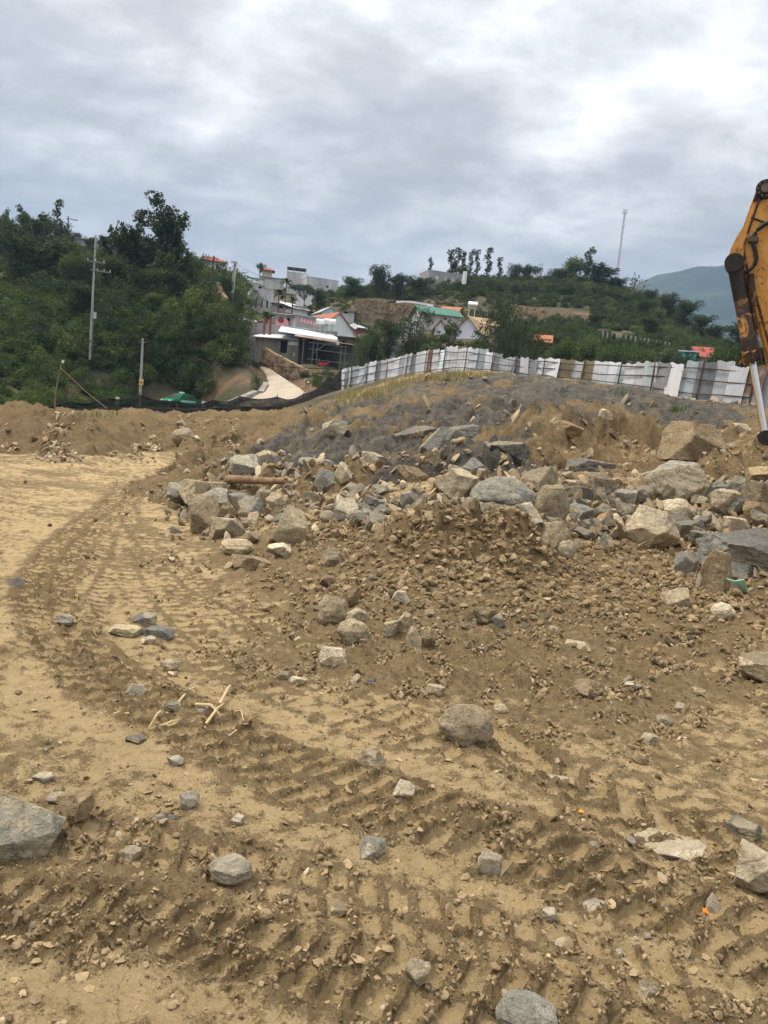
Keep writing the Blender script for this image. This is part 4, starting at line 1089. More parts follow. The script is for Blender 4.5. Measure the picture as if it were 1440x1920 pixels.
def build_reeds():
    R = [((330, 1334), (364, 1300), 'curved reed stalk leaning on a small grey stone', 5.0), ((411, 1336), (431, 1296), 'thick straight reed stalk pointing away up the slope', 6.5),
         ((365, 1337), (416, 1353), 'reed stalk lying crosswise under another reed', 6.0), ((385, 1372), (418, 1341), 'reed stalk lying on top across another reed', 6.0),
         ((279, 1374), (300, 1362), 'short split reed at the tail of the reed bundle', 4.5), ((428, 1395), (447, 1382), 'short reed bit apart from the others', 3.5), ((438, 1352), (455, 1372), 'thin bent reed right of the crossed reeds', 3.0)]
    for (p, q, label, w) in R:
        a, r = hit(*p); b, _ = hit(*q)
        za, zb = Hfull(np.array([a[0], b[0]]), np.array([a[1], b[1]]))
        A = Vector((a[0], a[1], za + .015)); B = Vector((b[0], b[1], zb + .02)); m = (A + B)/2 + Vector((.01, 0, .03))
        o = MB().tube([A, A*.5 + m*.5, m, m*.5 + B*.5, B], [w*r/F/2, w*r/F/2, w*r/F*.48, w*r/F*.42, w*r/F*.3], 7).build('reed_stalk', M['reed'], None, True)
        tag(o, label, 'reed', 'dry reed stalks on the dirt')
    o = empty('reed_bundle', hit(320, 1372)[0]); o0 = Vector(o.location)
    for i in range(9):
        a, r = hit(278 + random.uniform(0, 30), 1374 + random.uniform(-4, 8)); b, _ = hit(345 + random.uniform(0, 30), 1360 + random.uniform(-2, 10))
        MB().tube([Vector(a) - o0 + Vector((0, 0, .02)), (Vector(a) + Vector(b))/2 - o0 + Vector((0, 0, .035)), Vector(b) - o0 + Vector((0, 0, .02))], [.004, .005, .003], 5).build('reed_strip', M['reed'], o)
    tag(o, 'loose bundle of split dry reed strips lying flat', 'reeds', 'dry reed stalks on the dirt')
build_reeds()
def build_scraps():
    p, r = hit(1374, 1114); s = r/F; D = Vector(p); az = math.atan2(p[0], p[1])
    m = MB()
    out = [(-17, 22), (-4, 19), (10, 26), (18, 3), (9, -3)]
    vs = []
    for t in (0, .006):
        for i, (x, y) in enumerate(out): vs.append((x*s, -y*s*.9 + t + .01*(i % 2), y*s*.95 + t))
    n = len(out)
    m.add(vs, [tuple(range(n)), tuple(range(2*n - 1, n - 1, -1))] + [(i, i + n, (i + 1) % n + n, (i + 1) % n) for i in range(n)])
    o = m.build('plastic_scrap', M['mint_plastic']); o.location = D + Vector((0, -.05, .03)); o.rotation_euler = (0, 0, -az)
    tag(o, 'mint green torn plastic sheet beside the upright slab', 'scrap', 'litter in the dirt')
    for (px, py, w, h, mat, label) in ((541, 967, 13, 8, 'yellow_scrap', 'crumpled yellow scrap in the rubble below the log'), (1087, 1542, 10, 8, 'orange_scrap', 'small orange scrap left of the long flat pale stone'),
                                       (1325, 1694, 8, 13, 'orange_scrap', 'orange leaf scrap below the long flat pale stone'), (692, 1290, 9, 5, 'blue_scrap', 'dark blue scrap on the dirt below the small stone pile')):
        p, r = hit(px, py); z = float(Hfull(np.array([p[0]]), np.array([p[1]]))[0]); k = r/F
        vs, fs = [], []
        for j in range(4):
            for i in range(5): vs.append(((i - 2)/4*w*k*(1 + .25*math.sin(j*2 + i)), (j - 1.5)/3*h*k*(1.2 + .3*math.cos(i*3)), .012 + h*k*.45*random.random()))
        for j in range(3):
            for i in range(4): fs.append((j*5 + i, j*5 + i + 1, j*5 + i + 6, j*5 + i + 5))
        o = MB().add(vs, fs).build('scrap', M[mat]); o.location = (p[0], p[1], z)
        md = o.modifiers.new('thickness', 'SOLIDIFY'); md.thickness = .003
        tag(o, label, 'scrap', 'litter in the dirt')
build_scraps()

# ------------------------------------------------------------------ sheet-metal fence on the ridge behind the mound
def poly3(pts, step):
    P = [np.array(p, float) for p in pts]; out = []; carry = 0.0
    for a, b in zip(P[:-1], P[1:]):
        l = np.linalg.norm(b[:2] - a[:2]); s = carry
        while s < l: out.append((a + (b - a)*s/l, (b - a)/l)); s += step
        carry = s - l
    return out
def sheet_mat(name, a, b, rough=0.55, rust=0.0):
    n = NT(name)
    f = n.noise(2.2, 6, .65, sc=(1, 1, .12)); g = n.noise(1.2, 5, .6)
    c = n.ramp(f, (.3, a), (.7, b))
    c = n.mix(n.ramp(g, (.62 - .35*rust, 0.0), (.74 - .3*rust, .85)), c, n.ramp(n.noise(9, 5, .7, sc=(1, 1, .2)), (.3, (.10, .045, .022)), (.7, (.24, .11, .055))))
    c = n.mix(1.0, c, n.ramp(n.rnd(), (0.0, (.80,)*3), (1.0, (1.12,)*3)), 'MULTIPLY')
    n.col(c).set(Roughness=rough, Metallic=0.0); M[name] = n.m
sheet_mat('sheet_white', (.74, .75, .77), (.90, .91, .92))
sheet_mat('sheet_zinc', (.50, .51, .53), (.70, .71, .73))
sheet_mat('sheet_grey', (.20, .205, .215), (.30, .31, .33))
sheet_mat('sheet_blue', (.36, .43, .46), (.55, .62, .65))
sheet_mat('sheet_tan', (.27, .215, .13), (.40, .33, .21))
sheet_mat('sheet_rust', (.36, .33, .31), (.52, .46, .42), .7, .75)
def build_fence():
    rg = random.Random(5)
    base = []; top = []
    for px, ty, by, r in FENCE: base.append(at(px, by, r)); top.append(at(px, ty, r)[2])
    root = empty('sheet_metal_fence', base[9])
    tag(root, 'long undulating fence of patched corrugated metal sheets tied to wooden poles', 'fence')
    o0 = np.array(base[9])
    tb = [np.append(b[:2], [b[2], t][0:1]) for b, t in zip(base, top)]
    def interp(p):
        # height of foot and head at a plan position
        best = None
        for i in range(len(base) - 1):
            a, b = base[i][:2], base[i + 1][:2]; d = b - a; l2 = d @ d; t = np.clip((p - a) @ d/l2, 0, 1); e = np.linalg.norm(a + d*t - p)
            if best is None or e < best[0]: best = (e, base[i][2]*(1 - t) + base[i + 1][2]*t, top[i]*(1 - t) + top[i + 1]*t)
        return best[1], best[2]
    seq = 'sheet_white sheet_white sheet_zinc sheet_white sheet_zinc sheet_white sheet_blue sheet_white sheet_grey sheet_zinc sheet_white sheet_white sheet_zinc sheet_zinc sheet_grey sheet_white sheet_white sheet_rust sheet_white sheet_white sheet_zinc sheet_white sheet_white sheet_white sheet_zinc sheet_blue sheet_white sheet_grey sheet_zinc sheet_blue sheet_grey sheet_zinc sheet_grey sheet_white sheet_white sheet_tan sheet_zinc sheet_tan sheet_white sheet_white sheet_blue sheet_white sheet_zinc sheet_blue sheet_grey sheet_white sheet_blue sheet_grey sheet_zinc sheet_white sheet_rust sheet_grey sheet_rust sheet_white sheet_zinc sheet_rust sheet_white'.split()
    spots = poly3(base, 0.86)
    for i, (p, d) in enumerate(spots):
        zb, zt = interp(p[:2]); t = np.array((d[0], d[1])); t = t/np.linalg.norm(t); nrm = np.array((t[1], -t[0]))
        if nrm[1] > 0: nrm = -nrm
        h = zt - zb + rg.uniform(-.07, .07); w = 0.98; lean = rg.gauss(.10, .03)*h; off = rg.uniform(-.02, .02) + (i % 2)*.018; back = rg.gauss(0, .03)
        m = MB(); K = 24; vs = []; up = rg.uniform(-.05, .05)
        for j in range(K + 1):
            u = j/K*w; c = .013*math.cos(j*math.pi/1.5) + off
            for k in range(3):
                v = k/2*(h + .35) - .35 + (.03*math.sin(j*.4) if k == 2 else 0) + up*k/2
                q = p[:2] + t*(u - .05 + lean*v/h) + nrm*(c + back*v + .02*math.sin(v*2 + i))
                vs.append((q[0] - o0[0], q[1] - o0[1], zb + v + (d[2]*u) - o0[2]))
        fs = [(j*3 + k, (j + 1)*3 + k, (j + 1)*3 + k + 1, j*3 + k + 1) for j in range(K) for k in range(2)]
        o = m.add(vs, fs).build('sheet', M[seq[i % len(seq)]], root)
        md = o.modifiers.new('thickness', 'SOLIDIFY'); md.thickness = .004
        if 'rust' in seq[i % len(seq)]: o['label'] = 'rusty corrugated sheet'
        if 'tan' in seq[i % len(seq)]: o['label'] = 'tan painted sheet'
    # poles and tied rails on the yard side
    ps = poly3(base, 2.9); prev = None
    for i, (p, d) in enumerate(ps):
        zb, zt = interp(p[:2]); t = d[:2]/np.linalg.norm(d[:2]); nrm = np.array((t[1], -t[0])); nrm = -nrm if nrm[1] > 0 else nrm
        q = np.array((p[0] + nrm[0]*.10, p[1] + nrm[1]*.10)) - o0[:2]; l = rg.gauss(.16, .06)
        A = Vector((q[0], q[1], zb - .5 - o0[2])); Bv = Vector((q[0] + t[0]*l, q[1] + t[1]*l, zt + rg.uniform(-.05, .22) - o0[2]))
        MB().tube([A, (A + Bv)/2 + Vector((rg.uniform(-.03, .03), 0, 0)), Bv], [.042, .038, .032], 6).build('post', M['weathered_wood'], root)
        if rg.random() < .38:
            MB().tube([A + Vector((t[0]*rg.choice((-.9, .9)), t[1]*.5 - .25, .45)), A + Vector((t[0]*.1, t[1]*.1 - .02, 1.75))], [.03, .025], 6).build('brace', M['weathered_wood'], root)
        heads = [Vector((q[0] + t[0]*l*f, q[1] + t[1]*l*f, zb + (zt - zb)*f - o0[2])) for f in (.16 + rg.uniform(-.03, .03), .50 + rg.uniform(-.03, .03), .84 + rg.uniform(-.03, .03))]
        if prev:
            for a, b in zip(prev, heads):
                mid = (a + b)/2 + Vector((0, 0, rg.uniform(-.06, .05)))
                MB().tube([a, mid, b], [.034, .03, .028], 6).build('rail', M['weathered_wood'], root)
        prev = heads
build_fence()

# ------------------------------------------------------------------ black shade-net fence along the lane
def net_mat():
    n = NT('shade_net')
    n.col(n.ramp(n.noise(3, 5, .6, sc=(.3, .3, 3)), (.3, (.006, .009, .008)), (.7, (.022, .03, .028)))).set(Roughness=.9)
    tr = n.N.new('ShaderNodeBsdfTransparent'); mx = n.N.new('ShaderNodeMixShader')
    n.L.new(n.ramp(n.noise(4, 4, .6, sc=(.4, .4, 3)), (.35, .02), (.7, .16)), mx.inputs[0])
    n.L.new(n.bsdf.outputs[0], mx.inputs[1]); n.L.new(tr.outputs[0], mx.inputs[2]); n.L.new(mx.outputs[0], n.out.inputs[0])
    M['shade_net'] = n.m
net_mat()
NET = [(640, 692, 742, 73), (612, 712, 762, 66), (570, 738, 768, 58), (520, 744, 772, 54), (450, 743, 773, 52), (400, 750, 772, 50), (330, 752, 776, 47), (262, 740, 776, 45), (200, 745, 780, 44), (130, 752, 778, 43), (50, 765, 782, 42), (-60, 772, 790, 41)]
def build_net():
    root = empty('net_fence', at(262, 776, 45)); o0 = root.location.copy()
    tag(root, 'sagging black shade net strung on thin posts along the lane', 'fence')
    rg = random.Random(9)
    for i in range(len(NET) - 1):
        a, b = NET[i], NET[i + 1]; K = 16; J = 9; vs = []
        for k in range(K + 1):
            t = k/K; px = a[0] + (b[0] - a[0])*t; r = a[3] + (b[3] - a[3])*t
            ty = a[1] + (b[1] - a[1])*t + 5*math.sin(math.pi*t)*(1 + .3*(i % 3)); by = a[2] + (b[2] - a[2])*t
            T, B_ = at(px, ty, r), at(px, by + 6, r)
            for j in range(J):
                s = j/(J - 1); p = T*(1 - s) + B_*s
                w = .07*math.sin(s*21 + 1.3*math.sin(t*5 + i)) + .05*math.sin(t*9 + s*4 + i)
                vs.append((p[0] - o0.x, p[1] - o0.y + w, p[2] - o0.z))
        fs = [(k*J + j, (k + 1)*J + j, (k + 1)*J + j + 1, k*J + j + 1) for k in range(K) for j in range(J - 1)]
        MB().add(vs, fs).build('net', M['shade_net'], root, True)
        p, q = at(a[0], a[1] - 4, a[3]), at(a[0], a[2] + 12, a[3])
        MB().tube([Vector(q) - o0, Vector(p) - o0], [.035, .03], 6).build('post', M['weathered_wood'], root)
        T = [Vector(at(a[0] + (b[0] - a[0])*t, a[1] + (b[1] - a[1])*t + 5*math.sin(math.pi*t)*(1 + .3*(i % 3)), a[3] + (b[3] - a[3])*t)) - o0 for t in np.linspace(0, 1, 7)]
        MB().tube(T, .018, 5).build('top_rope', M['wire_black'], root)
build_net()

# ------------------------------------------------------------------ poles, lines
def frame_at(p):                      # axes facing the yard
    az = math.atan2(p[0], p[1]); return -az
def build_poles():
    # tall concrete pole with cross arms and a meter box
    b = at(169, 655, 84); t = at(181, 441, 84); h = t[2] - b[2] + 1.0
    o = empty('utility_pole', (b[0], b[1], b[2] - 1.0), frame_at(b))
    tag(o, 'tall grey concrete power pole standing in the hillside bushes', 'utility pole', 'power poles')
    MB().tube([(0, 0, 0), (0, 0, h)], [.125, .08], 10).build('pole', M['concrete_pole'], o, True)
    MB().box(-.75, .95, -.14, -.05, h - 2.55, h - 2.42).build('cross_arm', M['steel_tube'], o)
    MB().box(-.35, 1.55, -.14, -.05, h - 3.35, h - 3.22).build('cross_arm', M['steel_tube'], o)
    for x, z in ((-.6, h - 2.4), (.1, h - 2.4), (.85, h - 2.4), (.3, h - 3.2), (.9, h - 3.2), (1.45, h - 3.2)):
        MB().tube([(x, -.1, z - .02), (x, -.1, z + .16)], [.04, .03], 7).build('insulator', M['stainless'], o)
    MB().box(.10, .42, -.24, -.02, h*.335, h*.335 + .62).build('meter_box', M['grey_render'], o, bevel=.02)
    MB().tube([(.17, -.12, .8), (.14, -.12, h*.45)], .025, 6).build('conduit', M['steel_tube'], o)
    # low pole with a yellow notice
    b = at(263, 742, 60); t = at(265, 634, 60); h = t[2] - b[2] + .8
    o = empty('utility_pole', (b[0], b[1], b[2] - .8), frame_at(b))
    tag(o, 'thin bare pole with a small yellow notice behind the black net', 'utility pole', 'power poles')
    MB().tube([(0, 0, 0), (-.05, 0, h)], [.10, .07], 8).build('pole', M['concrete_pole'], o, True)
    MB().box(-.14, .16, -.15, -.11, 1.55, 2.0).build('notice', M['yellow_sign'], o)
    MB().box(-.10, .12, -.158, -.15, 1.70, 1.76).build('notice_print', M['weathered_wood'], o)
    MB().tube([(-.25, 0, h - .3), (.25, 0, h - .25)], .03, 6).build('cross_arm', M['steel_tube'], o)
    # wooden pole
    b = at(386, 598, 98); t = at(409, 481, 98)
    o = empty('utility_pole', (b[0], b[1], b[2] - 1), frame_at(b)); h = t[2] - b[2] + 1; dx = .45
    tag(o, 'leaning wooden pole with a coil of cable, between hillside trees', 'utility pole', 'power poles')
    MB().tube([(0, 0, 0), (dx, 0, h)], [.15, .10], 8).build('pole', M['weathered_wood'], o, True)
    MB().tube([(.32 + .26*math.cos(a), -.16, h*.40 + .4*math.sin(a)) for a in np.linspace(0, 6.0, 16)], .06, 6).build('cable_coil', M['wire_black'], o)
    MB().box(dx - .5, dx + .5, -.14, -.04, h - .35, h - .25).build('cross_arm', M['steel_tube'], o)
    # concrete pole above the lane
    b = at(434, 556, 108); t = at(440, 490, 108); h = t[2] - b[2] + 1
    o = empty('utility_pole', (b[0], b[1], b[2] - 1), frame_at(b))
    tag(o, 'pale concrete pole with a lamp bracket above the lane', 'utility pole', 'power poles')
    MB().tube([(0, 0, 0), (.2, 0, h)], [.26, .19], 10).build('pole', M['concrete_pole'], o, True)
    MB().box(-.35, .5, -.3, -.15, h - .25, h - .05).build('lamp_bracket', M['grey_render'], o)
    # far pole on the hilltop
    b = at(127, 430, 150); t = at(126, 405, 150); h = t[2] - b[2] + 3
    o = empty('utility_pole', (b[0], b[1], b[2] - 3), frame_at(b))
    tag(o, 'distant power pole above the hilltop trees', 'utility pole', 'power poles')
    MB().tube([(0, 0, 0), (0, 0, h)], [.13, .09], 7).build('pole', M['weathered_wood'], o)
    MB().box(-.3, 1.5, -.1, -.02, h - .5, h - .36).build('cross_arm', M['steel_tube'], o)
    # crooked lamp stick with guy rope
    b = at(101, 768, 24); t = at(119, 674, 24); o = empty('lamp_stick', b, frame_at(b)); h = t[2] - b[2]
    tag(o, 'crooked bamboo stick with a bare bulb, behind the spoil heaps', 'lamp post')
    MB().tube([(0, 0, -.8), (.03, 0, h*.35), (.10, 0, h*.75), (.16, 0, h)], [.022, .020, .017, .012], 7).build('stick', M['bamboo'], o, True)
    MB().tube([(.17, 0, h*.93), (.18, 0, h*.985)], [.03, .035], 8).build('bulb', M['antenna_white'], o)
    p, q = at(114, 690, 24), at(201, 766, 26)
    tag(MB().tube([p, (p + q)/2 + np.array((0, 0, -.05)), q], .009, 5).build('guy_rope', M['reed']), 'taut guy rope from the crooked lamp stick to the heap', 'rope')
    # little white bulb post at the lane foot
    b = at(583, 742, 60); t = at(578, 718, 60); o = empty('lamp_stick', b, 0)
    tag(o, 'short stick with a white bulb at the foot of the lane', 'lamp post')
    MB().tube([(0, 0, -.5), (Vector(t) - Vector(b))], [.025, .02], 6).build('stick', M['bamboo'], o); MB().tube([Vector(t) - Vector(b), Vector(t) - Vector(b) + Vector((0, 0, .12))], [.07, .06], 8).build('bulb', M['antenna_white'], o)
    # markers in the net
    for px, py, lab in ((381, 757, 'small white and red marker box behind the net, right of the taxi'), (220, 749, 'pale marker box behind the net, left of the yellow notice pole')):
        b = at(px, py + 4, 58); o = empty('marker_box', b, frame_at(b)); tag(o, lab, 'marker')
        MB().box(-.12, .12, -.08, .08, -.3, .32).build('box', M['frame_white'], o); MB().box(-.125, .125, -.085, .085, .05, .12).build('stripe', M['red_paint'] if px > 300 else M['grey_render'], o)
        MB().tube([(0, 0, -1.2), (0, 0, -.3)], .03, 6).build('post', M['weathered_wood'], o)
    def line(name, pts, sag, label, rad=.02):
        P = [Vector(at(*p)) for p in pts]; out = []
        for a, b in zip(P[:-1], P[1:]):
            for t in np.linspace(0, 1, 14)[:-1 if b is not P[-1] else None]: out.append(a.lerp(b, t) - Vector((0, 0, sag*4*t*(1 - t))))
        o = MB().tube(out, rad, 5).build(name, M['wire_black']); tag(o, label, 'cable', 'overhead cables')
    line('overhead_cable', [(265, 640, 60), (300, 662, 61), (640, 692, 72)], .25, 'thick black cable crossing low over the concrete lane', .032)
    line('overhead_cable', [(-80, 500, 80), (186, 462, 84)], .9, 'thin cable running off the hillside to the tall pole, upper one')
    line('overhead_cable', [(-80, 535, 80), (186, 478, 84)], .9, 'thin cable running off the hillside to the tall pole, lower one')
    line('overhead_cable', [(186, 470, 84), (408, 488, 98)], 1.2, 'cable between the tall pole and the leaning wooden pole')
    line('overhead_cable', [(408, 488, 98), (440, 494, 108), (600, 535, 130)], 1.0, 'cable from the wooden pole over the village roofs')
    line('overhead_cable', [(390, 545, 98), (490, 560, 112), (600, 575, 116)], .8, 'cable hanging in front of the tall grey house')
build_poles()

# lattice radio mast behind the right hill
def build_mast():
    b = at(1153, 545, 420); t = at(1171, 392, 420); h = t[2] - b[2]
    o = empty('radio_mast', b, frame_at(b)); tag(o, 'tall slender lattice radio mast behind the right hill', 'radio mast')
    n = 26; w = [.62 - .22*i/n for i in range(n + 1)]
    legs = [(math.cos(a), math.sin(a)) for a in (math.pi/2, math.pi*7/6, math.pi*11/6)]
    for c, s in legs: MB().tube([(c*w[0], s*w[0], 0), (c*w[-1], s*w[-1], h)], [.12, .10], 5).build('leg', M['mast_steel'], o)
    m = MB()
    for i in range(n):
        for k in range(3):
            a, c = legs[k], legs[(k + 1) % 3]; z0, z1 = h*i/n, h*(i + 1)/n
            m.tube([(a[0]*w[i], a[1]*w[i], z0), (c[0]*w[i + 1], c[1]*w[i + 1], z1)], .05, 4)
            m.tube([(a[0]*w[i], a[1]*w[i], z0), (c[0]*w[i], c[1]*w[i], z0)], .05, 4)
    m.build('lattice', M['mast_steel'], o)
    MB().tube([(1.1*math.cos(a), 1.1*math.sin(a), h*.955) for a in np.linspace(0, 6.3, 13)], .09, 5).build('antenna_ring', M['mast_steel'], o)
    for a in np.linspace(0, 6.28, 7)[:-1]: MB().box(1.05*math.cos(a) - .16, 1.05*math.cos(a) + .16, 1.05*math.sin(a) - .10, 1.05*math.sin(a) + .10, h*.945, h*1.0).build('antenna', M['antenna_white'], o)
    MB().tube([(.5, -.5, h*.80), (.5, -.75, h*.80)], [.5, .55], 10).build('dish', M['antenna_white'], o)
build_mast()

# ------------------------------------------------------------------ taxi
def build_taxi():
    b = at(338, 765, 84); o = empty('taxi_car', (b[0], b[1], b[2]), frame_at(b) + math.radians(48))
    tag(o, 'green saloon taxi with a roof sign, passing behind the black net', 'taxi')
    # outline x (length), z; width by level
    prof = [(-2.12, .35), (-2.15, .62), (-2.0, .78), (-1.2, .92), (-.55, 1.38), (.15, 1.47), (.75, 1.42), (1.45, 1.02), (2.05, .96), (2.15, .70), (2.12, .35)]
    lower = [(-2.12, .30), (-2.17, .60), (-2.05, .76), (-1.20, .92), (1.45, 1.02), (2.08, .97), (2.18, .66), (2.12, .30)]
    MB().prism(lower, -.84, .84).build('body', M['taxi_green'], o, False, bevel=.07)
    m = MB(); top = [(-1.22, .90, .80), (-.52, 1.37, .60), (.15, 1.46, .60), (.78, 1.41, .60), (1.48, 1.0, .80)]
    vs = [(x, -y, z) for x, z, y in top] + [(x, y, z) for x, z, y in top]
    m.add(vs, [(0, 1, 2, 3, 4), (9, 8, 7, 6, 5)] + [(i, i + 5, i + 6, i + 1) for i in range(4)] + [(0, 4, 9, 5)]); m.build('cabin', M['taxi_green'], o, bevel=.03)
    for s in (-1, 1):
        for x0, x1, x2, x3 in ((-.98, -.50, .12, .12), (.20, .20, .72, 1.18)):
            y0, y1 = .795*s, .635*s
            MB().add([(x0, y0 + .012*s, .97), (x3, y0 + .012*s, .99), (x2, y1 + .012*s, 1.35), (x1, y1 + .012*s, 1.34)], [(0, 1, 2, 3)]).build('side_window', M['pane_glass'], o)
        MB().box(-.9, 1.3, .842*s - .004, .842*s + .004, .62, .80).build('pale_band', M['taxi_pale'], o)
        for x in (-1.32, 1.32):
            w = MB().tube([(x, .70*s, .31), (x, .87*s, .31)], .31, 18).build('wheel', M['tyre_black'], o, True)
            MB().tube([(x, .86*s, .31), (x, .885*s, .31)], .19, 14).build('rim', M['stainless'], w)
        MB().box(-2.2, -2.12, .5*s - .18, .5*s + .18, .62, .74).build('headlight', M['antenna_white'], o, bevel=.02)
        MB().box(2.13, 2.2, .55*s - .17, .55*s + .17, .70, .85).build('tail_light', M['red_paint'], o, bevel=.02)
    MB().add([(-1.14, -.68, .97), (-1.14, .68, .97), (-.58, .54, 1.35), (-.58, -.54, 1.35)], [(0, 1, 2, 3)]).build('windscreen', M['pane_glass'], o).location.x = -.05
    MB().add([(1.42, -.68, 1.05), (1.42, .68, 1.05), (.84, .54, 1.40), (.84, -.54, 1.40)], [(0, 1, 2, 3)]).build('rear_window', M['pane_glass'], o).location.x = .04
    MB().box(-.02, .22, -.28, .28, 1.47, 1.62).build('roof_sign', M['antenna_white'], o, bevel=.03)
build_taxi()

# ------------------------------------------------------------------ houses
def house(name, label, px0, px1, yb, yt, r, wall='block_wall', roof=None, kind='flat', depth=5.0, yaw=0.0, wins=(), roofmat=None, over=.3, found=2.5, rise=1.2, cat='house'):
    """facade between two pixel columns at distance r; wins = (u0, u1, v0, v1, material) as shares of the facade"""
    c = at((px0 + px1)/2, yb, r); w = (px1 - px0)*math.hypot(r, 0)/F; hh = at((px0 + px1)/2, yt, r)[2] - c[2]
    o = empty(name, c, frame_at(c) + yaw); tag(o, label, cat, 'houses of the hillside village')
    cw = w/max(.3, abs(math.cos(yaw)))
    x0, x1 = -cw/2, cw/2; rm = M[roofmat or 'white_roof']
    H = hh if kind == 'flat' else hh - rise
    # wall built with shallow recesses on the front, solid behind
    us = sorted({0.0, 1.0} | {u for q in wins for u in q[:2]}); vs_ = sorted({0.0, 1.0} | {v for q in wins for v in q[2:4]})
    m = MB()
    m.box(x0, x1, .22, depth, -found, H)
    m.box(x0, x1, 0, .219, -found, 0)
    for i in range(len(us) - 1):
        for j in range(len(vs_) - 1):
            uc, vc = (us[i] + us[i + 1])/2, (vs_[j] + vs_[j + 1])/2
            if any(q[0] < uc < q[1] and q[2] < vc < q[3] for q in wins): continue
            m.box(x0 + cw*us[i], x0 + cw*us[i + 1], 0, .219, H*vs_[j], H*vs_[j + 1])
    m.build('wall', M[wall], o)
    for u0, u1, v0, v1, mt in wins:
        a, b, z0, z1 = x0 + cw*u0, x0 + cw*u1, H*v0, H*v1
        if mt == 'dark_opening':
            MB().box(a + .002, b - .002, .205, .216, z0, z1).build('room_shade_panel', M[mt], o)  # black sheet on the solid wall paints the darkness of a room
        else:
            door = v0 < .05
            f = MB(); t = .06; f.box(a, a + t, .06, .14, z0, z1); f.box(b - t, b, .06, .14, z0, z1); f.box(a + t, b - t, .06, .14, z1 - t, z1); f.box(a + t, b - t, .06, .14, z0, z0 + t)
            fr = f.build('door' if door else 'window', M['frame_white'], o)
            MB().box(a + t, b - t, .10, .12, z0 + t, z1 - t).build('door_panel' if door else 'pane', M[mt], fr)
    if kind == 'flat':
        MB().box(x0 - over, x1 + over, -over, depth + over, H + .003, H + .14).build('roof', rm, o)
    elif kind == 'none':
        pass
    elif kind == 'shed':                # single pitch rising to the back
        MB().add([(x0 - over, -over, H - .02), (x1 + over, -over, H - .02), (x1 + over, depth + over, H + rise), (x0 - over, depth + over, H + rise),
                  (x0 - over, -over, H + .06), (x1 + over, -over, H + .06), (x1 + over, depth + over, H + rise + .08), (x0 - over, depth + over, H + rise + .08)],
                 [(0, 3, 2, 1), (4, 5, 6, 7), (0, 1, 5, 4), (1, 2, 6, 5), (2, 3, 7, 6), (3, 0, 4, 7)]).build('roof', rm, o)
    elif kind in ('gable', 'ridge'):    # gable: gable end to the front; ridge: eave to the front
        if kind == 'gable':
            MB().prism([(x0, H), (x1, H), ((x0 + x1)/2, H + rise)], 0.0, depth).build('gable_wall', M[wall], o)
            L = [(x0 - over, H - over*rise/(cw/2)), ((x0 + x1)/2, H + rise), (x1 + over, H - over*rise/(cw/2))]
            for nm, a, b in (('roof', L[0], L[1]), ('roof', L[1], L[2])):
                MB().prism([a, b, (b[0], b[1] + .12), (a[0], a[1] + .12)], -over, depth + over).build(nm, rm, o)
        else:
            yc = depth/2
            for ya, yb_ in ((-over, yc), (depth + over, yc)):
                za = H - over*rise/yc
                MB().add([(x0 - over, ya, za), (x1 + over, ya, za), (x1 + over, yb_, H + rise), (x0 - over, yb_, H + rise), (x0 - over, ya, za + .12), (x1 + over, ya, za + .12), (x1 + over, yb_, H + rise + .12), (x0 - over, yb_, H + rise + .12)],
                         [(0, 3, 2, 1), (4, 5, 6, 7), (0, 1, 5, 4), (1, 2, 6, 5), (2, 3, 7, 6), (3, 0, 4, 7)]).build('roof', rm, o)
            for x in (x0, x1 - .1): 
                MB().add([(x, 0, H), (x, depth, H), (x, yc, H + rise - .02), (x + .1, 0, H), (x + .1, depth, H), (x + .1, yc, H + rise - .02)], [(0, 1, 2), (5, 4, 3), (0, 3, 4, 1), (1, 4, 5, 2), (2, 5, 3, 0)]).build('gable_wall', M[wall], o)
    elif kind == 'hip':
        a = over
        MB().add([(x0 - a, -a, H), (x1 + a, -a, H), (x1 + a, depth + a, H), (x0 - a, depth + a, H), (x0 + cw*.3, depth*.5, H + rise), (x1 - cw*.3, depth*.5, H + rise)],
                 [(0, 1, 5, 4), (1, 2, 5), (2, 3, 4, 5), (3, 0, 4), (0, 3, 2, 1)]).build('roof', rm, o)
    return o, cw, H, depth
DO = 'dark_opening'; PG = 'pane_glass'
plain('turq_pale', (.52, .64, .68), .9, .1, 1.0)
plain('mossy_dark', (.12, .115, .085), .95, .45, 1.5)
plain('wall_earth', (.24, .175, .105), .95, .4, 1.5)
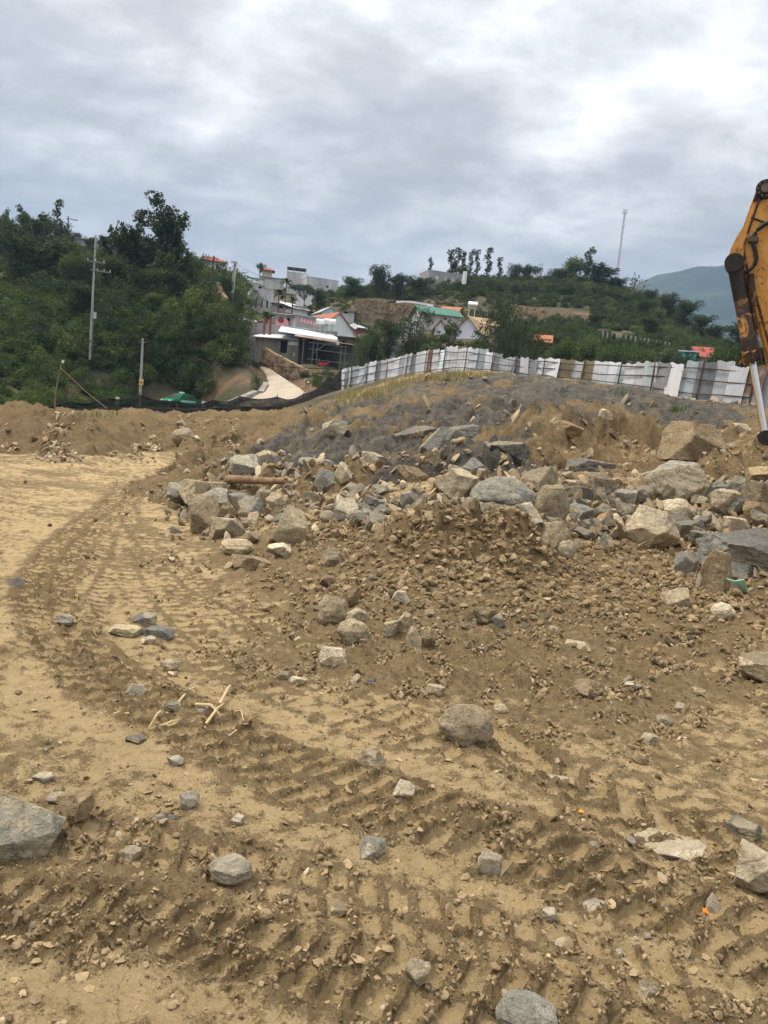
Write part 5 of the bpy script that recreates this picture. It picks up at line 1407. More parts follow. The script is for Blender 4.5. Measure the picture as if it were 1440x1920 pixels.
def build_village():
    # long rendered workshop under white metal sheets, open front to the right
    r = 97
    o, w, H, D = house('workshop', 'long grey workshop under white metal roofing, open front behind scaffold poles', 478, 566, 672, 604, r, 'dirty_wall', kind='shed', depth=9, yaw=-.42, rise=1.9, found=.6,
                       wins=((.52, .66, .30, .92, DO),), over=.5)
    MB().box(w*.18, w*.40, -.02, -.005, H*.72, H*.95).build('plastic_sheet', M['white_wall'], o)
    MB().box(w*.30, w*.325, -.03, -.01, H*.18, H*.36).build('paper_notice', M['frame_white'], o)
    c = at(606, 690, 93); o = empty('open_shed', c, frame_at(c)); tag(o, 'open fronted dark shed with scaffold poles and a rusty sheet roof', 'shed', 'houses of the hillside village')
    W = 98*93/F; h = at(606, 636, 93)[2] - c[2]
    MB().box(-W/2, -W/2 + .15, 0, 6, -3, h).build('side_wall', M['mossy_dark'], o); MB().box(W/2 - .15, W/2, 0, 6, -3, h).build('side_wall', M['mossy_dark'], o)
    MB().box(-W/2 + .15, W/2 - .15, 5.8, 6, -3, h).build('back_wall', M['mossy_dark'], o); MB().box(-W/2 - .6, W/2 + .6, -.8, 6, -3.0, -.02).build('floor_slab', M['dirty_wall'], o)
    MB().add([(-W/2 - .5, -1.2, h - .1), (W/2 + .2, -1.2, h - .45), (W/2 + .2, 3, h + .2), (-W/2 - .5, 3, h + .45), (-W/2 - .5, -1.2, h - .04), (W/2 + .2, -1.2, h - .39), (W/2 + .2, 3, h + .26), (-W/2 - .5, 3, h + .51)],
             [(0, 3, 2, 1), (4, 5, 6, 7), (0, 1, 5, 4), (1, 2, 6, 5), (2, 3, 7, 6), (3, 0, 4, 7)]).build('rusty_roof', M['sheet_rust'], o)
    MB().add([(-W/2 - 2.5, 2.2, h + .5), (W/2 - 1.2, 2.2, h + .2), (W/2 - 2.2, 8.0, h + 1.25), (-W/2 - 2.5, 8, h + 1.65), (-W/2 - 2.5, 2.2, h + .57), (W/2 - 1.2, 2.2, h + .27), (W/2 - 2.2, 8, h + 1.32), (-W/2 - 2.5, 8, h + 1.72)],
             [(0, 3, 2, 1), (4, 5, 6, 7), (0, 1, 5, 4), (1, 2, 6, 5), (2, 3, 7, 6), (3, 0, 4, 7)]).build('roof', M['white_roof'], o)
    for x in (-W*.40, -W*.22, -W*.14, W*.30, W*.38): MB().tube([(x, -1.0, -1.5), (x + .03, -1.0, h - .2)], .05, 6).build('scaffold_pole', M['steel_tube'], o)
    for z in (.8, 1.9, h - .6): MB().tube([(-W*.30, -1.07, z), (W*.45, -1.07, z - .1)], .04, 6).build('scaffold_rail', M['steel_tube'], o)
    MB().tube([(-W*.2, -1.1, h*.45), (W*.02, -1.1, h*.85)], .04, 6).build('scaffold_brace', M['steel_tube'], o)
    for k, x in enumerate((-.6, .5, 1.6, 2.4)): MB().box(x, x + .7, 1.0 + .3*k, 1.6 + .3*k, 0, .5 + .25*(k % 3)).build('stacked_goods', M['weathered_wood' if k % 2 else 'maroon_wall'], o)
    house('mossy_hut', 'low mossy concrete hut at the tree edge, right of the open shed', 634, 668, 676, 634, 93, 'mossy_dark', kind='flat', depth=4, roofmat='hill_soil', wins=((.15, .3, .72, .88, DO), (.55, .7, .60, .76, DO)))
    # parked motorbike
    c = at(604, 692, 91); o = empty('motorbike', c, frame_at(c) + .2); tag(o, 'red motorbike parked before the open shed', 'motorbike')
    for x in (-.62, .62):
        wv = MB().tube([(x + .26*math.cos(a), 0, .28 + .26*math.sin(a)) for a in np.linspace(0, 6.283, 15)], .05, 6).build('wheel', M['tyre_black'], o)
    MB().prism([(-.55, .45), (-.3, .75), (.2, .72), (.75, .85), (.7, .65), (.2, .4), (-.2, .32)], -.13, .13).build('body', M['red_paint'], o, bevel=.03)
    MB().prism([(-.1, .76), (.6, .82), (.6, .9), (-.1, .84)], -.12, .12).build('seat', M['tyre_black'], o, bevel=.02)
    MB().tube([(-.60, 0, .3), (-.42, 0, .98)], .035, 6).build('fork', M['steel_tube'], o); MB().tube([(-.42, -.32, 1.0), (-.42, .32, 1.0)], .025, 6).build('handlebar', M['steel_tube'], o)
    # block house with painted wall
    o, w, H, D = house('block_shop', 'small grey block house with a pink painted front panel and white door', 515, 553, 612, 588, 104, 'block_wall', kind='shed', depth=5, yaw=0, rise=.1, wins=((.76, .95, .02, .95, 'frame_white'), (.58, .72, .40, .75, DO)), found=3)
    p = MB(); out = [(-w*.46, H*.05)] + [(-w*.46 + w*.62*t, H*(.45 + .3*math.sin(math.pi*t))) for t in np.linspace(0, 1, 9)] + [(w*.16, H*.05)]
    p.prism(out, -.05, -.01).build('pink_panel', M['pink_paint'], o)
    MB().tube([(-w*.20, -.07, H*.5), (-w*.20, -.052, H*.5)], [.42, .42], 8).build('dark_emblem', M['maroon_wall'], o)
    o, w, H, D = house('block_wing', 'grey block wing with red lettering blur, joined to the pink panel shop', 553, 606, 622, 592, 103, 'block_wall', kind='shed', depth=5, yaw=.35, rise=.1, wins=(), found=3, roofmat='zinc_roof')
    m_ = MB()
    for k in range(6): m_.box(-w*.32 + k*.42, -w*.32 + k*.42 + .28, -.03, -.005, H*(.55 - .02*k), H*(.80 - .02*k))
    m_.build('red_mark', M['pink_paint'], o)
    c = at(548, 628, 101); o = empty('yard_wall', c, frame_at(c)); tag(o, 'long grey block yard wall above the workshop roof', 'wall'); MB().box(-5.0, 5.5, 0, .2, -3.5, .9).build('block_courses', M['block_wall'], o)
    MB().box(-5.03, 5.53, -.03, .23, .905, .98).build('coping', M['grey_render'], o)
    c = at(501, 618, 100); o = empty('gate_post', c, frame_at(c)); tag(o, 'rust red gate posts at the end of the yard wall', 'gate post'); 
    for x in (-.35, .35): MB().box(x - .14, x + .14, -.1, .15, -1.5, 1.4).build('post', M['maroon_wall'], o)
    # gable house with orange roof
    house('gable_house', 'pale mint gable house with an orange tile roof edge', 596, 668, 634, 586, 110, 'mint_wall', kind='gable', depth=8, yaw=.45, rise=2.7, roofmat='orange_tile', found=3, over=.25)
    house('tin_roof_house', 'low house under grey metal sheets, right of the mint gable house', 636, 686, 616, 598, 122, 'maroon_wall', kind='shed', depth=8, yaw=.15, rise=1.2, roofmat='zinc_roof', wins=((.1, .3, .2, .7, DO), (.5, .65, .3, .8, DO)))
    for px, py, k in ((600, 612, 0), (618, 612, 1)):
        c = at(px, py, 100); o = empty('water_tank', c, frame_at(c)); tag(o, ('round white water tank on the yard wall, nearest the pink panel shop', 'larger white water tank beside the mint gable house')[k], 'water tank', 'water tanks on roofs')
        MB().tube([(-.5 - .2*k, 0, .55), (.5 + .2*k, 0, .55)], [.36, .36], 14).build('tank', M['white_wall'], o, True)
        for x in (-.3, .3): MB().box(x - .04, x + .04, -.25, .25, -1.0, .3).build('leg', M['steel_tube'], o)
    c = at(664, 612, 104); o = empty('satellite_dish', c, frame_at(c)); tag(o, 'white satellite dish by the right eave of the mint gable house', 'satellite dish')
    MB().tube([(0, 0, 0), (.05, -.08, .04)], [.1, .42], 14).build('dish', M['antenna_white'], o); MB().tube([(0, .02, -1.2), (0, .02, 0)], .03, 6).build('mast', M['steel_tube'], o)
    # upper village
    house('tall_grey_house', 'tall grey block house with slit windows and a stair tower', 470, 508, 590, 543, 132, 'grey_render', kind='flat', depth=7, yaw=.1, roofmat='grey_render', over=.02, wins=((.20, .28, .25, .65, DO), (.48, .55, .30, .6, DO), (.72, .80, .3, .6, DO)), found=3)
    c = at(479, 544, 131); o = empty('rooftop_tank', c, frame_at(c)); tag(o, 'upright water tank on the tall grey block house', 'water tank', 'water tanks on roofs')
    MB().tube([(0, .6, 0), (0, .6, 1.1)], [.42, .42], 12).build('tower', M['grey_render'], o); MB().tube([(0, .6, 1.103), (0, .6, 1.5)], [.5, .36], 12).build('lid', M['zinc_roof'], o)
    house('low_white_house', 'small low house with a bright white sheet roof at the lane top', 444, 487, 604, 588, 104, 'grey_render', kind='shed', depth=6, yaw=.3, rise=1.0, roofmat='white_roof', wins=((.1, .3, .1, .7, DO), (.5, .7, .3, .8, DO)), found=3)
    house('white_shack', 'narrow white shack half hidden by the hillside bushes', 409, 424, 590, 574, 106, 'white_wall', kind='shed', depth=3, rise=.3, roofmat='zinc_roof')
    house('pale_house', 'pale blue white house behind the tall grey one', 452, 474, 566, 552, 142, 'white_wall', kind='shed', depth=5, rise=.4, roofmat='white_roof')
    house('long_white_house', 'long white walled house under a dark green roof', 432, 492, 545, 520, 160, 'white_wall', kind='shed', depth=6, yaw=.12, rise=1.3, roofmat='dark_green_sheet', wins=((.25, .95, .55, .95, DO),))
    o, w, H, D = house('red_roof_pavilion', 'white pavilion with a flared red tile roof on the left hilltop', 383, 416, 512, 478, 168, 'white_wall', kind='hip', depth=4.5, yaw=.15, rise=1.2, roofmat='red_tile', over=.8, wins=((.62, .8, .2, .8, DO),))
    house('small_red_pavilion', 'small open red roofed pavilion beside the umbrella tree', 492, 510, 512, 500, 190, 'cream_wall', kind='hip', depth=3, rise=.8, roofmat='red_tile', over=.6)
    house('green_roof_hall', 'low hall under a green metal sheet roof on the hilltop', 488, 532, 524, 512, 182, 'grey_render', kind='shed', depth=6, rise=1.0, roofmat='green_sheet')
    house('concrete_house', 'unfinished grey concrete house with a roof frame on the skyline', 537, 575, 534, 512, 178, 'grey_render', kind='flat', depth=7, roofmat='grey_render', over=.03, found=3)
    c = at(556, 512, 180); o = empty('roof_frame', c, frame_at(c)); tag(o, 'open steel frame on top of the unfinished concrete house', 'steel frame')
    for x in (-1.9, -.6, .6, 1.9):
        for y in (.5, 4): MB().box(x - .06, x + .06, y - .06, y + .06, .14, 1.1).build('post', M['steel_tube'], o)
    MB().box(-2.1, 2.1, .3, 4.3, 1.103, 1.2).build('roof_sheet', M['weathered_wood'], o)
    house('concrete_block', 'broad bare concrete box house next to the unfinished one', 575, 632, 550, 523, 174, 'grey_render', kind='flat', depth=8, yaw=.25, roofmat='grey_render', over=.04, wins=((.62, .7, .45, .6, DO),), found=3)
    house('blue_shed', 'blue sheet shed under the palms', 512, 552, 580, 566, 128, 'block_wall', kind='shed', depth=4, rise=.4, roofmat='blue_sheet', wins=((.2, .45, .1, .8, DO),))
    house('white_roof_shed', 'shed with a steep white sheet roof below the umbrella tree', 552, 577, 574, 564, 126, 'grey_render', kind='shed', depth=5, yaw=.5, rise=1.3, roofmat='white_roof')
    house('cream_house', 'cream house behind the tall grey one and the palms', 505, 545, 566, 546, 150, 'cream_wall', kind='shed', depth=5, rise=.3, roofmat='zinc_roof', wins=((.5, .65, .3, .7, DO),))
    house('hilltop_house', 'grey house with strip windows on the left hilltop among trees', 132, 180, 480, 449, 158, 'block_wall', kind='flat', depth=6, yaw=.15, roofmat='block_wall', over=.3, wins=((.62, .70, .30, .62, PG), (.72, .80, .30, .62, PG), (.82, .92, .30, .62, PG)), found=4)
    house('yellow_house', 'pale yellow house glimpsed between the tall hillside trees', 212, 226, 536, 512, 118, 'cream_wall', kind='flat', depth=4, roofmat='zinc_roof', wins=((.3, .6, .3, .7, DO),))
    house('grey_cottage', 'grey cottage in the trees left of the pavilion', 318, 336, 515, 500, 150, 'block_wall', kind='shed', depth=4, rise=.4, roofmat='zinc_roof', wins=((.3, .6, .2, .7, DO),))
    for q in ((('small_house', 'small cream house with a rusty roof above the yard wall', 524, 546, 596, 580, 116), dict(wall='cream_wall', kind='shed', depth=5, rise=.5, roofmat='sheet_rust', wins=((.2, .4, .3, .7, DO), (.6, .8, .3, .7, PG)))),
              (('small_house', 'little white house tucked below the long white walled one', 440, 462, 580, 566, 126), dict(wall='white_wall', kind='shed', depth=4, rise=.5, roofmat='zinc_roof', wins=((.3, .5, .2, .7, DO),))),
              (('small_house', 'grey house with a zinc roof left of the tall grey house', 448, 470, 548, 534, 150), dict(wall='block_wall', kind='shed', depth=5, yaw=.2, rise=.6, roofmat='zinc_roof', wins=((.2, .4, .3, .8, DO), (.6, .8, .3, .8, DO)))),
              (('small_house', 'pale blue house behind the mint gable house', 604, 634, 590, 576, 138), dict(wall='turq_pale', kind='gable', depth=5, yaw=.3, rise=.9, roofmat='zinc_roof', wins=((.3, .6, .3, .7, PG),))),
              (('small_house', 'low grey house at the foot of the skyline stone wall', 640, 664, 590, 578, 136), dict(wall='grey_render', kind='shed', depth=4, rise=.5, roofmat='sheet_rust', wins=((.2, .5, .3, .8, DO),))),
              (('small_house', 'white house with dark windows between the palms and umbrella tree', 556, 584, 560, 544, 160), dict(wall='white_wall', kind='shed', depth=5, yaw=-.2, rise=.5, roofmat='zinc_roof', wins=((.15, .3, .3, .7, PG), (.55, .7, .3, .7, PG)))),
              (('small_house', 'brown tin shack beside the lane top', 462, 482, 618, 604, 108), dict(wall='maroon_wall', kind='shed', depth=3, rise=.4, roofmat='sheet_rust', wins=((.3, .6, .05, .8, DO),))),
              (('small_house', 'mint house just left of the green roofed hall', 470, 492, 532, 518, 172), dict(wall='mint_wall', kind='shed', depth=4, rise=.4, roofmat='zinc_roof', wins=((.4, .6, .3, .7, DO),))),
              (('small_house', 'cream house with a tile roof behind the green roof house', 826, 856, 590, 572, 136), dict(wall='cream_wall', kind='ridge', depth=5, yaw=-.2, rise=1.0, roofmat='orange_tile', wins=((.2, .4, .2, .7, PG),))),
              (('small_house', 'white house half hidden by the broad dark valley tree', 748, 778, 640, 606, 116), dict(wall='white_wall', kind='flat', depth=5, roofmat='zinc_roof', wins=((.3, .5, .55, .8, PG), (.65, .8, .55, .8, PG))))):
        house(*q[0], **q[1])
    # right hill
    house('block_house', 'bare grey block house with three white windows on the right hill', 803, 846, 536, 510, 168, 'block_wall', kind='flat', depth=6, yaw=.35, roofmat='block_wall', over=.03, wins=((.30, .42, .45, .75, 'frame_white'), (.68, .80, .45, .75, 'frame_white')), found=4)
    house('block_house_wing', 'lower wing of the bare block house, on its right side', 842, 870, 536, 514, 168, 'block_wall', kind='flat', depth=6, yaw=-.05, roofmat='block_wall', over=.03, wins=((.18, .38, .38, .66, 'frame_white'),), found=4)
    c = at(872, 514, 166); o = empty('water_tank', c, frame_at(c)); tag(o, 'white water tank at the end of the bare block house', 'water tank', 'water tanks on roofs'); MB().tube([(0, 0, -2), (0, 0, .5)], [.4, .42], 12).build('tank', M['white_wall'], o)
    house('green_roof_house', 'large house with a green ribbed metal roof in the right valley', 792, 862, 606, 572, 122, 'grey_render', kind='ridge', depth=8, yaw=.25, rise=1.4, roofmat='green_sheet', wins=((.05, .15, .4, .8, PG), (.55, .65, .4, .8, PG)), found=3, over=.4)
    house('white_gable_house', 'white lilac gable house with a tan roof in the right valley', 853, 894, 640, 594, 110, 'lilac_wall', kind='gable', depth=9, yaw=-.3, rise=1.7, roofmat='tan_tile', over=.35, found=1)
    c = at(884, 597, 112); o = empty('steel_water_tank', c, frame_at(c)); tag(o, 'shiny horizontal steel water tank on a frame behind the lilac gable', 'water tank', 'water tanks on roofs')
    MB().tube([(-.72, 0, 1.75), (-.6, 0, 1.75), (.6, 0, 1.75), (.72, 0, 1.75)], [.3, .5, .5, .3], 16).build('tank', M['stainless'], o, True)
    for x in (-.45, .35):
        for y in (-.3, .3): MB().box(x - .06, x + .06, y - .06, y + .06, -1.5, 1.3).build('leg', M['frame_white'], o)
    house('tan_roof_house', 'house with a broad tan roof behind the lilac gable house', 888, 932, 612, 592, 120, 'cream_wall', kind='ridge', depth=7, yaw=.2, rise=1.3, roofmat='tan_tile', found=2)
    house('mint_house', 'pale house with a window seen through the dark valley trees', 722, 762, 668, 612, 112, 'mint_wall', kind='flat', depth=5, roofmat='zinc_roof', wins=((.3, .5, .55, .8, 'frame_white'),))
    house('small_gable_house', 'small white house with a maroon gable roof right of the dark trees', 814, 834, 630, 600, 114, 'white_wall', kind='gable', depth=5, rise=1.0, roofmat='maroon_wall', wins=((.3, .6, .3, .6, PG),))
    house('orange_roof_hut', 'hut under a bright orange roof above the metal fence', 1003, 1030, 652, 626, 108, 'maroon_wall', kind='ridge', depth=4, rise=1.0, roofmat='orange_tile', over=.3)
    house('turquoise_house', 'turquoise house just showing above the fence', 1238, 1276, 678, 656, 104, 'turquoise', kind='shed', depth=5, rise=.5, roofmat='white_roof', wins=((.3, .45, .3, .7, PG),))
    house('turquoise_annex', 'low turquoise annex between the turquoise house and the red roof', 1276, 1302, 678, 660, 103, 'turquoise', kind='flat', depth=4, roofmat='white_roof')
    house('red_roof_house', 'house with a dark red pitched roof behind the fence', 1302, 1332, 672, 648, 106, 'white_wall', kind='ridge', depth=5, yaw=.1, rise=1.3, roofmat='red_tile')
    # water cylinders and pipes before the dark trees
    c = at(742, 648, 98); o = empty('white_tank', c, frame_at(c)); tag(o, 'white cylinder tank and fittings under the dark valley trees', 'water tank', 'water tanks on roofs')
    MB().tube([(-.7, 0, .3), (.5, 0, .35)], [.4, .4], 12).build('tank', M['white_wall'], o, True); MB().tube([(.9, 0, .2), (1.4, 0, 1.1)], .14, 8).build('pipe', M['white_wall'], o); MB().box(-.6, .4, -.3, .3, -2.5, -.05).build('stand', M['grey_render'], o)
    # retaining walls of stone
    def stone_wall(label, pts, h, mat='stone_wall', stones=True, deep=3.0):
        P = [Vector(at(*p)) for p in pts]; o = empty('retaining_wall', P[0]); o0 = P[0]; tag(o, label, 'wall', 'stone walls on the slopes')
        m = MB()
        for a, b in zip(P[:-1], P[1:]):
            d = (b - a).normalized(); n = Vector((-d.y, d.x, 0)).normalized()*.5
            n = n if n.y > 0 else -n
            vs = [a - o0 + Vector((0, 0, -deep)), b - o0 + Vector((0, 0, -deep)), b - o0 + Vector((0, 0, h)), a - o0 + Vector((0, 0, h))]
            m.add(vs + [v + n for v in vs], [(0, 1, 2, 3), (7, 6, 5, 4), (3, 2, 6, 7), (0, 4, 5, 1), (0, 3, 7, 4), (1, 5, 6, 2)])
            if stones:
                L = (b - a).length; k = int(L*h/.33); rg = random.Random(len(pts)*7 + int(L*10)); mm = MB()
                for _ in range(min(k, 260)):
                    q = a.lerp(b, rg.random()) - o0 + Vector((0, 0, rg.uniform(-.6, h - .1))) - n*.05; s = rg.uniform(.12, .30)
                    q0 = len(mm.v); c8 = [(q.x + sx*s*rg.uniform(.7, 1.1), q.y - .06 + sy*.13, q.z + sz*s*.7*rg.uniform(.7, 1.1)) for sz in (-1, 1) for sy in (-1, 1) for sx in (-1, 1)]
                    mm.add(c8, [(0, 2, 3, 1), (4, 5, 7, 6), (0, 1, 5, 4), (2, 6, 7, 3), (0, 4, 6, 2), (1, 3, 7, 5)])
                st = mm.build('wall_stones', M[mat], o); tag(st, kind='stuff')
        m.build('wall_core', M['wall_earth'] if stones else M[mat], o)
    stone_wall('rough stone retaining wall below the skyline trees', [(664, 582, 140), (700, 580, 139), (722, 582, 138)], 1.9)
    stone_wall('tan stone bank carrying the pink parapet', [(720, 583, 140), (760, 580, 138), (796, 586, 134)], 1.2)
    stone_wall('pink plastered parapet along the hillside path', [(742, 573, 142), (770, 573, 140), (810, 580, 138)], .8, 'lilac_wall', False)
    stone_wall('long brown stone terrace wall on the right hill', [(955, 580, 150), (1010, 588, 146), (1060, 598, 142), (1112, 606, 138)], 1.0)
    stone_wall('dry stone wall on the foot of the right hill', [(1010, 628, 122), (1060, 630, 120)], .4)
    stone_wall('rough stone foundation between workshop and lane', [(480, 664, 101), (505, 684, 95), (540, 704, 88), (570, 720, 84)], 1.5, deep=.35)
    stone_wall('low concrete kerb wall where the lane meets the bank', [(418, 762, 66), (446, 752, 69), (484, 735, 75), (494, 718, 80)], .12, 'dirty_wall', False)
    stone_wall('bare grey rock steps on the left bank above the lane', [(404, 560, 100), (412, 580, 99), (418, 590, 98)], 2.0)
    # rows of white vineyard posts
    for k, (row, lab) in enumerate(((((960, 600, 132), (1060, 616, 128), (1110, 628, 124)), 'upper row'), (((1130, 632, 118), (1200, 644, 114), (1262, 656, 110)), 'lower row'))):
        P = [Vector(at(*p)) for p in row]; c = P[0]; o = empty('post_row_fence', c); tag(o, ('thin fence of pale posts on the terrace below the stone wall', 'thin fence of pale posts above the turquoise house')[k], 'fence', 'post fences on the right hill')
        for a, b in zip(P[:-1], P[1:]):
            for t in np.linspace(0, 1, 9)[:-1]:
                q = a.lerp(b, t) - c; MB().box(q.x - .08, q.x + .08, q.y - .08, q.y + .08, q.z - 1.2, q.z + .8).build('post', M['concrete_pole'], o)
build_village()

# ------------------------------------------------------------------ trees and bushes
LEAFM = {'d': 'leaf_dark', 'm': 'leaf_mid', 'p': 'leaf_pale', 'f': 'leaf_fresh'}
def leaf_cloud(seed, lobes, nleaf, size, droop=0.0):
    """many leaf-sized faces spread through lobes = (x, y, z, rx, ry, rz)"""
    rg = np.random.default_rng(seed)
    L = np.array(lobes); vol = (L[:, 3]*L[:, 4]*L[:, 5])**.75; cnt = np.maximum((nleaf*vol/vol.sum()).astype(int), 6)
    P, T = [], []
    for l, c in zip(L, cnt):
        # sprigs on the lobe, leaves around each sprig
        ns = max(3, c//9); d = rg.normal(size=(ns, 3)); d /= np.linalg.norm(d, axis=1)[:, None]
        rad = rg.uniform(.35, 1.0, (ns, 1))**.55
        sp = l[:3] + d*rad*l[3:]
        w = rg.integers(0, ns, c); off = rg.normal(size=(c, 3))*np.array(l[3:]).mean()*.17
        P.append(sp[w] + off); T.append(np.clip(rg.uniform(.1, .75) + .35*(rg.random(ns) - .5)[w] + .25*(rg.random(c) - .5), 0, 1))
    P = np.concatenate(P); T = np.concatenate(T); n = len(P)
    a = rg.normal(size=(n, 3)); a[:, 2] -= droop; a /= np.linalg.norm(a, axis=1)[:, None]
    b = rg.normal(size=(n, 3)); b -= a*(a*b).sum(1)[:, None]; b /= np.linalg.norm(b, axis=1)[:, None]
    s = size*rg.uniform(.6, 1.3, (n, 1)); a *= s; b *= s*rg.uniform(.35, .6, (n, 1))
    V = np.stack([P - a, P + b, P + a, P - b], 1).reshape(-1, 3)
    Fq = np.arange(4*n).reshape(-1, 4)
    return V, Fq, np.repeat(np.stack([T, T, T], -1), 4, 0)
TREE = {}
def make_kind(kind, var):
    rg = np.random.default_rng(abs(hash_(kind))*31 + var*77)
    tr = MB(); lobes = []; size = .020; n = 6000
    def limb(a, b, r0, r1):
        a, b = Vector(a), Vector(b); m = (a + b)/2 + Vector(rg.normal(size=3)*.02); tr.tube([a, m, b], [r0, (r0 + r1)/2, r1], 6)
    # unit height 1, reference width about .6
    if kind == 'broad':
        limb((0, 0, -.15), (0.01, 0, .45), .035, .022)
        for i in range(18):
            a = rg.uniform(0, 6.28); q = rg.uniform(.05, .29); z = rg.uniform(.16, .86); s = rg.uniform(.10, .18)
            lobes.append((q*math.cos(a), q*math.sin(a), z, s*1.15, s*1.15, s)); limb((0, 0, rg.uniform(.25, .45)), lobes[-1][:3], .014, .005)
    elif kind == 'tall':
        limb((0, 0, -.15), (.02, 0, .55), .024, .015); limb((.02, 0, .55), (.03, 0, .93), .015, .005)
        for i in range(19):
            z = rg.uniform(.28, .96); q = rg.uniform(.02, .22)*(1.15 - .75*max(0, z - .5)*1.6); a = rg.uniform(0, 6.28); s = rg.uniform(.05, .105)
            lobes.append((q*math.cos(a), q*math.sin(a), z, s*1.1, s*1.1, s)); limb((.02*z, 0, max(.2, z - .16)), lobes[-1][:3], .008, .003)
        size = .0155; n = 7000
    elif kind == 'slim':
        limb((0, 0, -.15), (.02, 0, .96), .016, .004)
        for i in range(24):
            z = .14 + .84*i/23 + rg.uniform(-.03, .03); q = rg.uniform(.02, .10)*(1.2 - .7*z); a = rg.uniform(0, 6.28); s = rg.uniform(.035, .062)
            lobes.append((q*math.cos(a), q*math.sin(a), z, s*.9, s*.9, s*1.3)); limb((.01, 0, z - .1), lobes[-1][:3], .004, .002)
        size = .014; n = 2600
    elif kind == 'sparse':
        limb((0, 0, -.15), (0, 0, .35), .03, .022)
        for i in range(24):
            a = rg.uniform(0, 6.28); e = rg.uniform(.25, 1.4); q = rg.uniform(.3, .6); p = (q*math.cos(a)*math.cos(e)*.8, q*math.sin(a)*math.cos(e)*.8, .35 + q*math.sin(e))
            limb((0, 0, rg.uniform(.2, .4)), p, .012, .003); lobes.append(p + (.06, .06, .06))
        size = .02; n = 700
    elif kind == 'umbrella':
        limb((0, 0, -.15), (0, 0, .5), .03, .02)
        for i in range(16):
            a = rg.uniform(0, 6.28); q = rg.uniform(.1, .75); p = (q*math.cos(a), q*math.sin(a), .84 - .16*q*q + rg.uniform(-.12, .05)); lobes.append(p + (.2, .2, .075)); limb((0, 0, rg.uniform(.35, .5)), p, .012, .004)
        size = .026; n = 3000
    elif kind == 'feather':
        limb((0, 0, -.1), (0, 0, .4), .03, .02)
        for i in range(30):
            a = rg.uniform(0, 6.28); q = rg.uniform(.05, .52); p = (q*math.cos(a), q*math.sin(a), rg.uniform(.16, .98)*(1.08 - .42*q)); s = rg.uniform(.10, .17); lobes.append(p + (s*1.2, s*1.2, s)); limb((0, 0, .2), p, .012, .004)
        size = .017; n = 8500
    else:                                # bush
        for i in range(9):
            a = rg.uniform(0, 6.28); q = rg.uniform(.0, .55); p = (q*math.cos(a), q*math.sin(a), rg.uniform(.15, .70)*(1.05 - .5*q)); s = rg.uniform(.2, .34); lobes.append(p + (s, s, s*.85)); limb((q*.3*math.cos(a), q*.3*math.sin(a), -.25), p, .02, .006)
        size = .036; n = 2000
    V, Fq, T = leaf_cloud(rg.integers(1e6), lobes, n, size, .5 if kind in ('tall', 'slim') else .2)
    return V, Fq, T, tr
def hash_(s):
    h = 7
    for ch in s: h = (h*131 + ord(ch)) % 100003
    return h
def get_kind(kind, var, lm):
    k = (kind, var, lm)
    if k not in TREE:
        if (kind, var) not in TREE: TREE[(kind, var)] = make_kind(kind, var)
        V, Fq, T, tr = TREE[(kind, var)]
        cm = mesh_np('crown', V, Fq, M[LEAFM[lm]], False, {'leaf': T}, link=False)
        tm = bpy.data.meshes.new('trunk'); tm.from_pydata(tr.v, [], tr.f); tm.materials.append(M['bark_pale' if kind in ('tall', 'slim', 'sparse') else 'bark'])
        TREE[k] = (cm, tm)
    return TREE[k]
def tree(name, label, px, yb, yt, r, kind, lm, wpx=None, cat='tree', group='trees on the slopes', var=None, zrot=None):
    p = at(px, yb, r); zt = at(px, yt, r)[2]; g = float(Hbase(np.array([p[0]]), np.array([p[1]]))[0])
    z0 = p[2] if abs(g - p[2]) > 4.0 else g
    h = max(zt - z0, 1.0)
    cm, tm = get_kind(kind, var if var is not None else random.randrange(2), lm)
    o = empty(name, (p[0], p[1], z0), random.uniform(0, 6.28) if zrot is None else zrot)
    c = bpy.data.objects.new('crown', cm); t = bpy.data.objects.new('trunk', tm)
    for q in (t, c): COL.objects.link(q); q.parent = o
    uw = {'broad': .75, 'tall': .52, 'slim': .24, 'sparse': .95, 'umbrella': 1.75, 'feather': 1.15, 'bush': 1.6}[kind]
    sx = (wpx*r/F/uw) if wpx else h
    o.scale = (sx, sx, h)
    tag(o, label, cat, group); return o
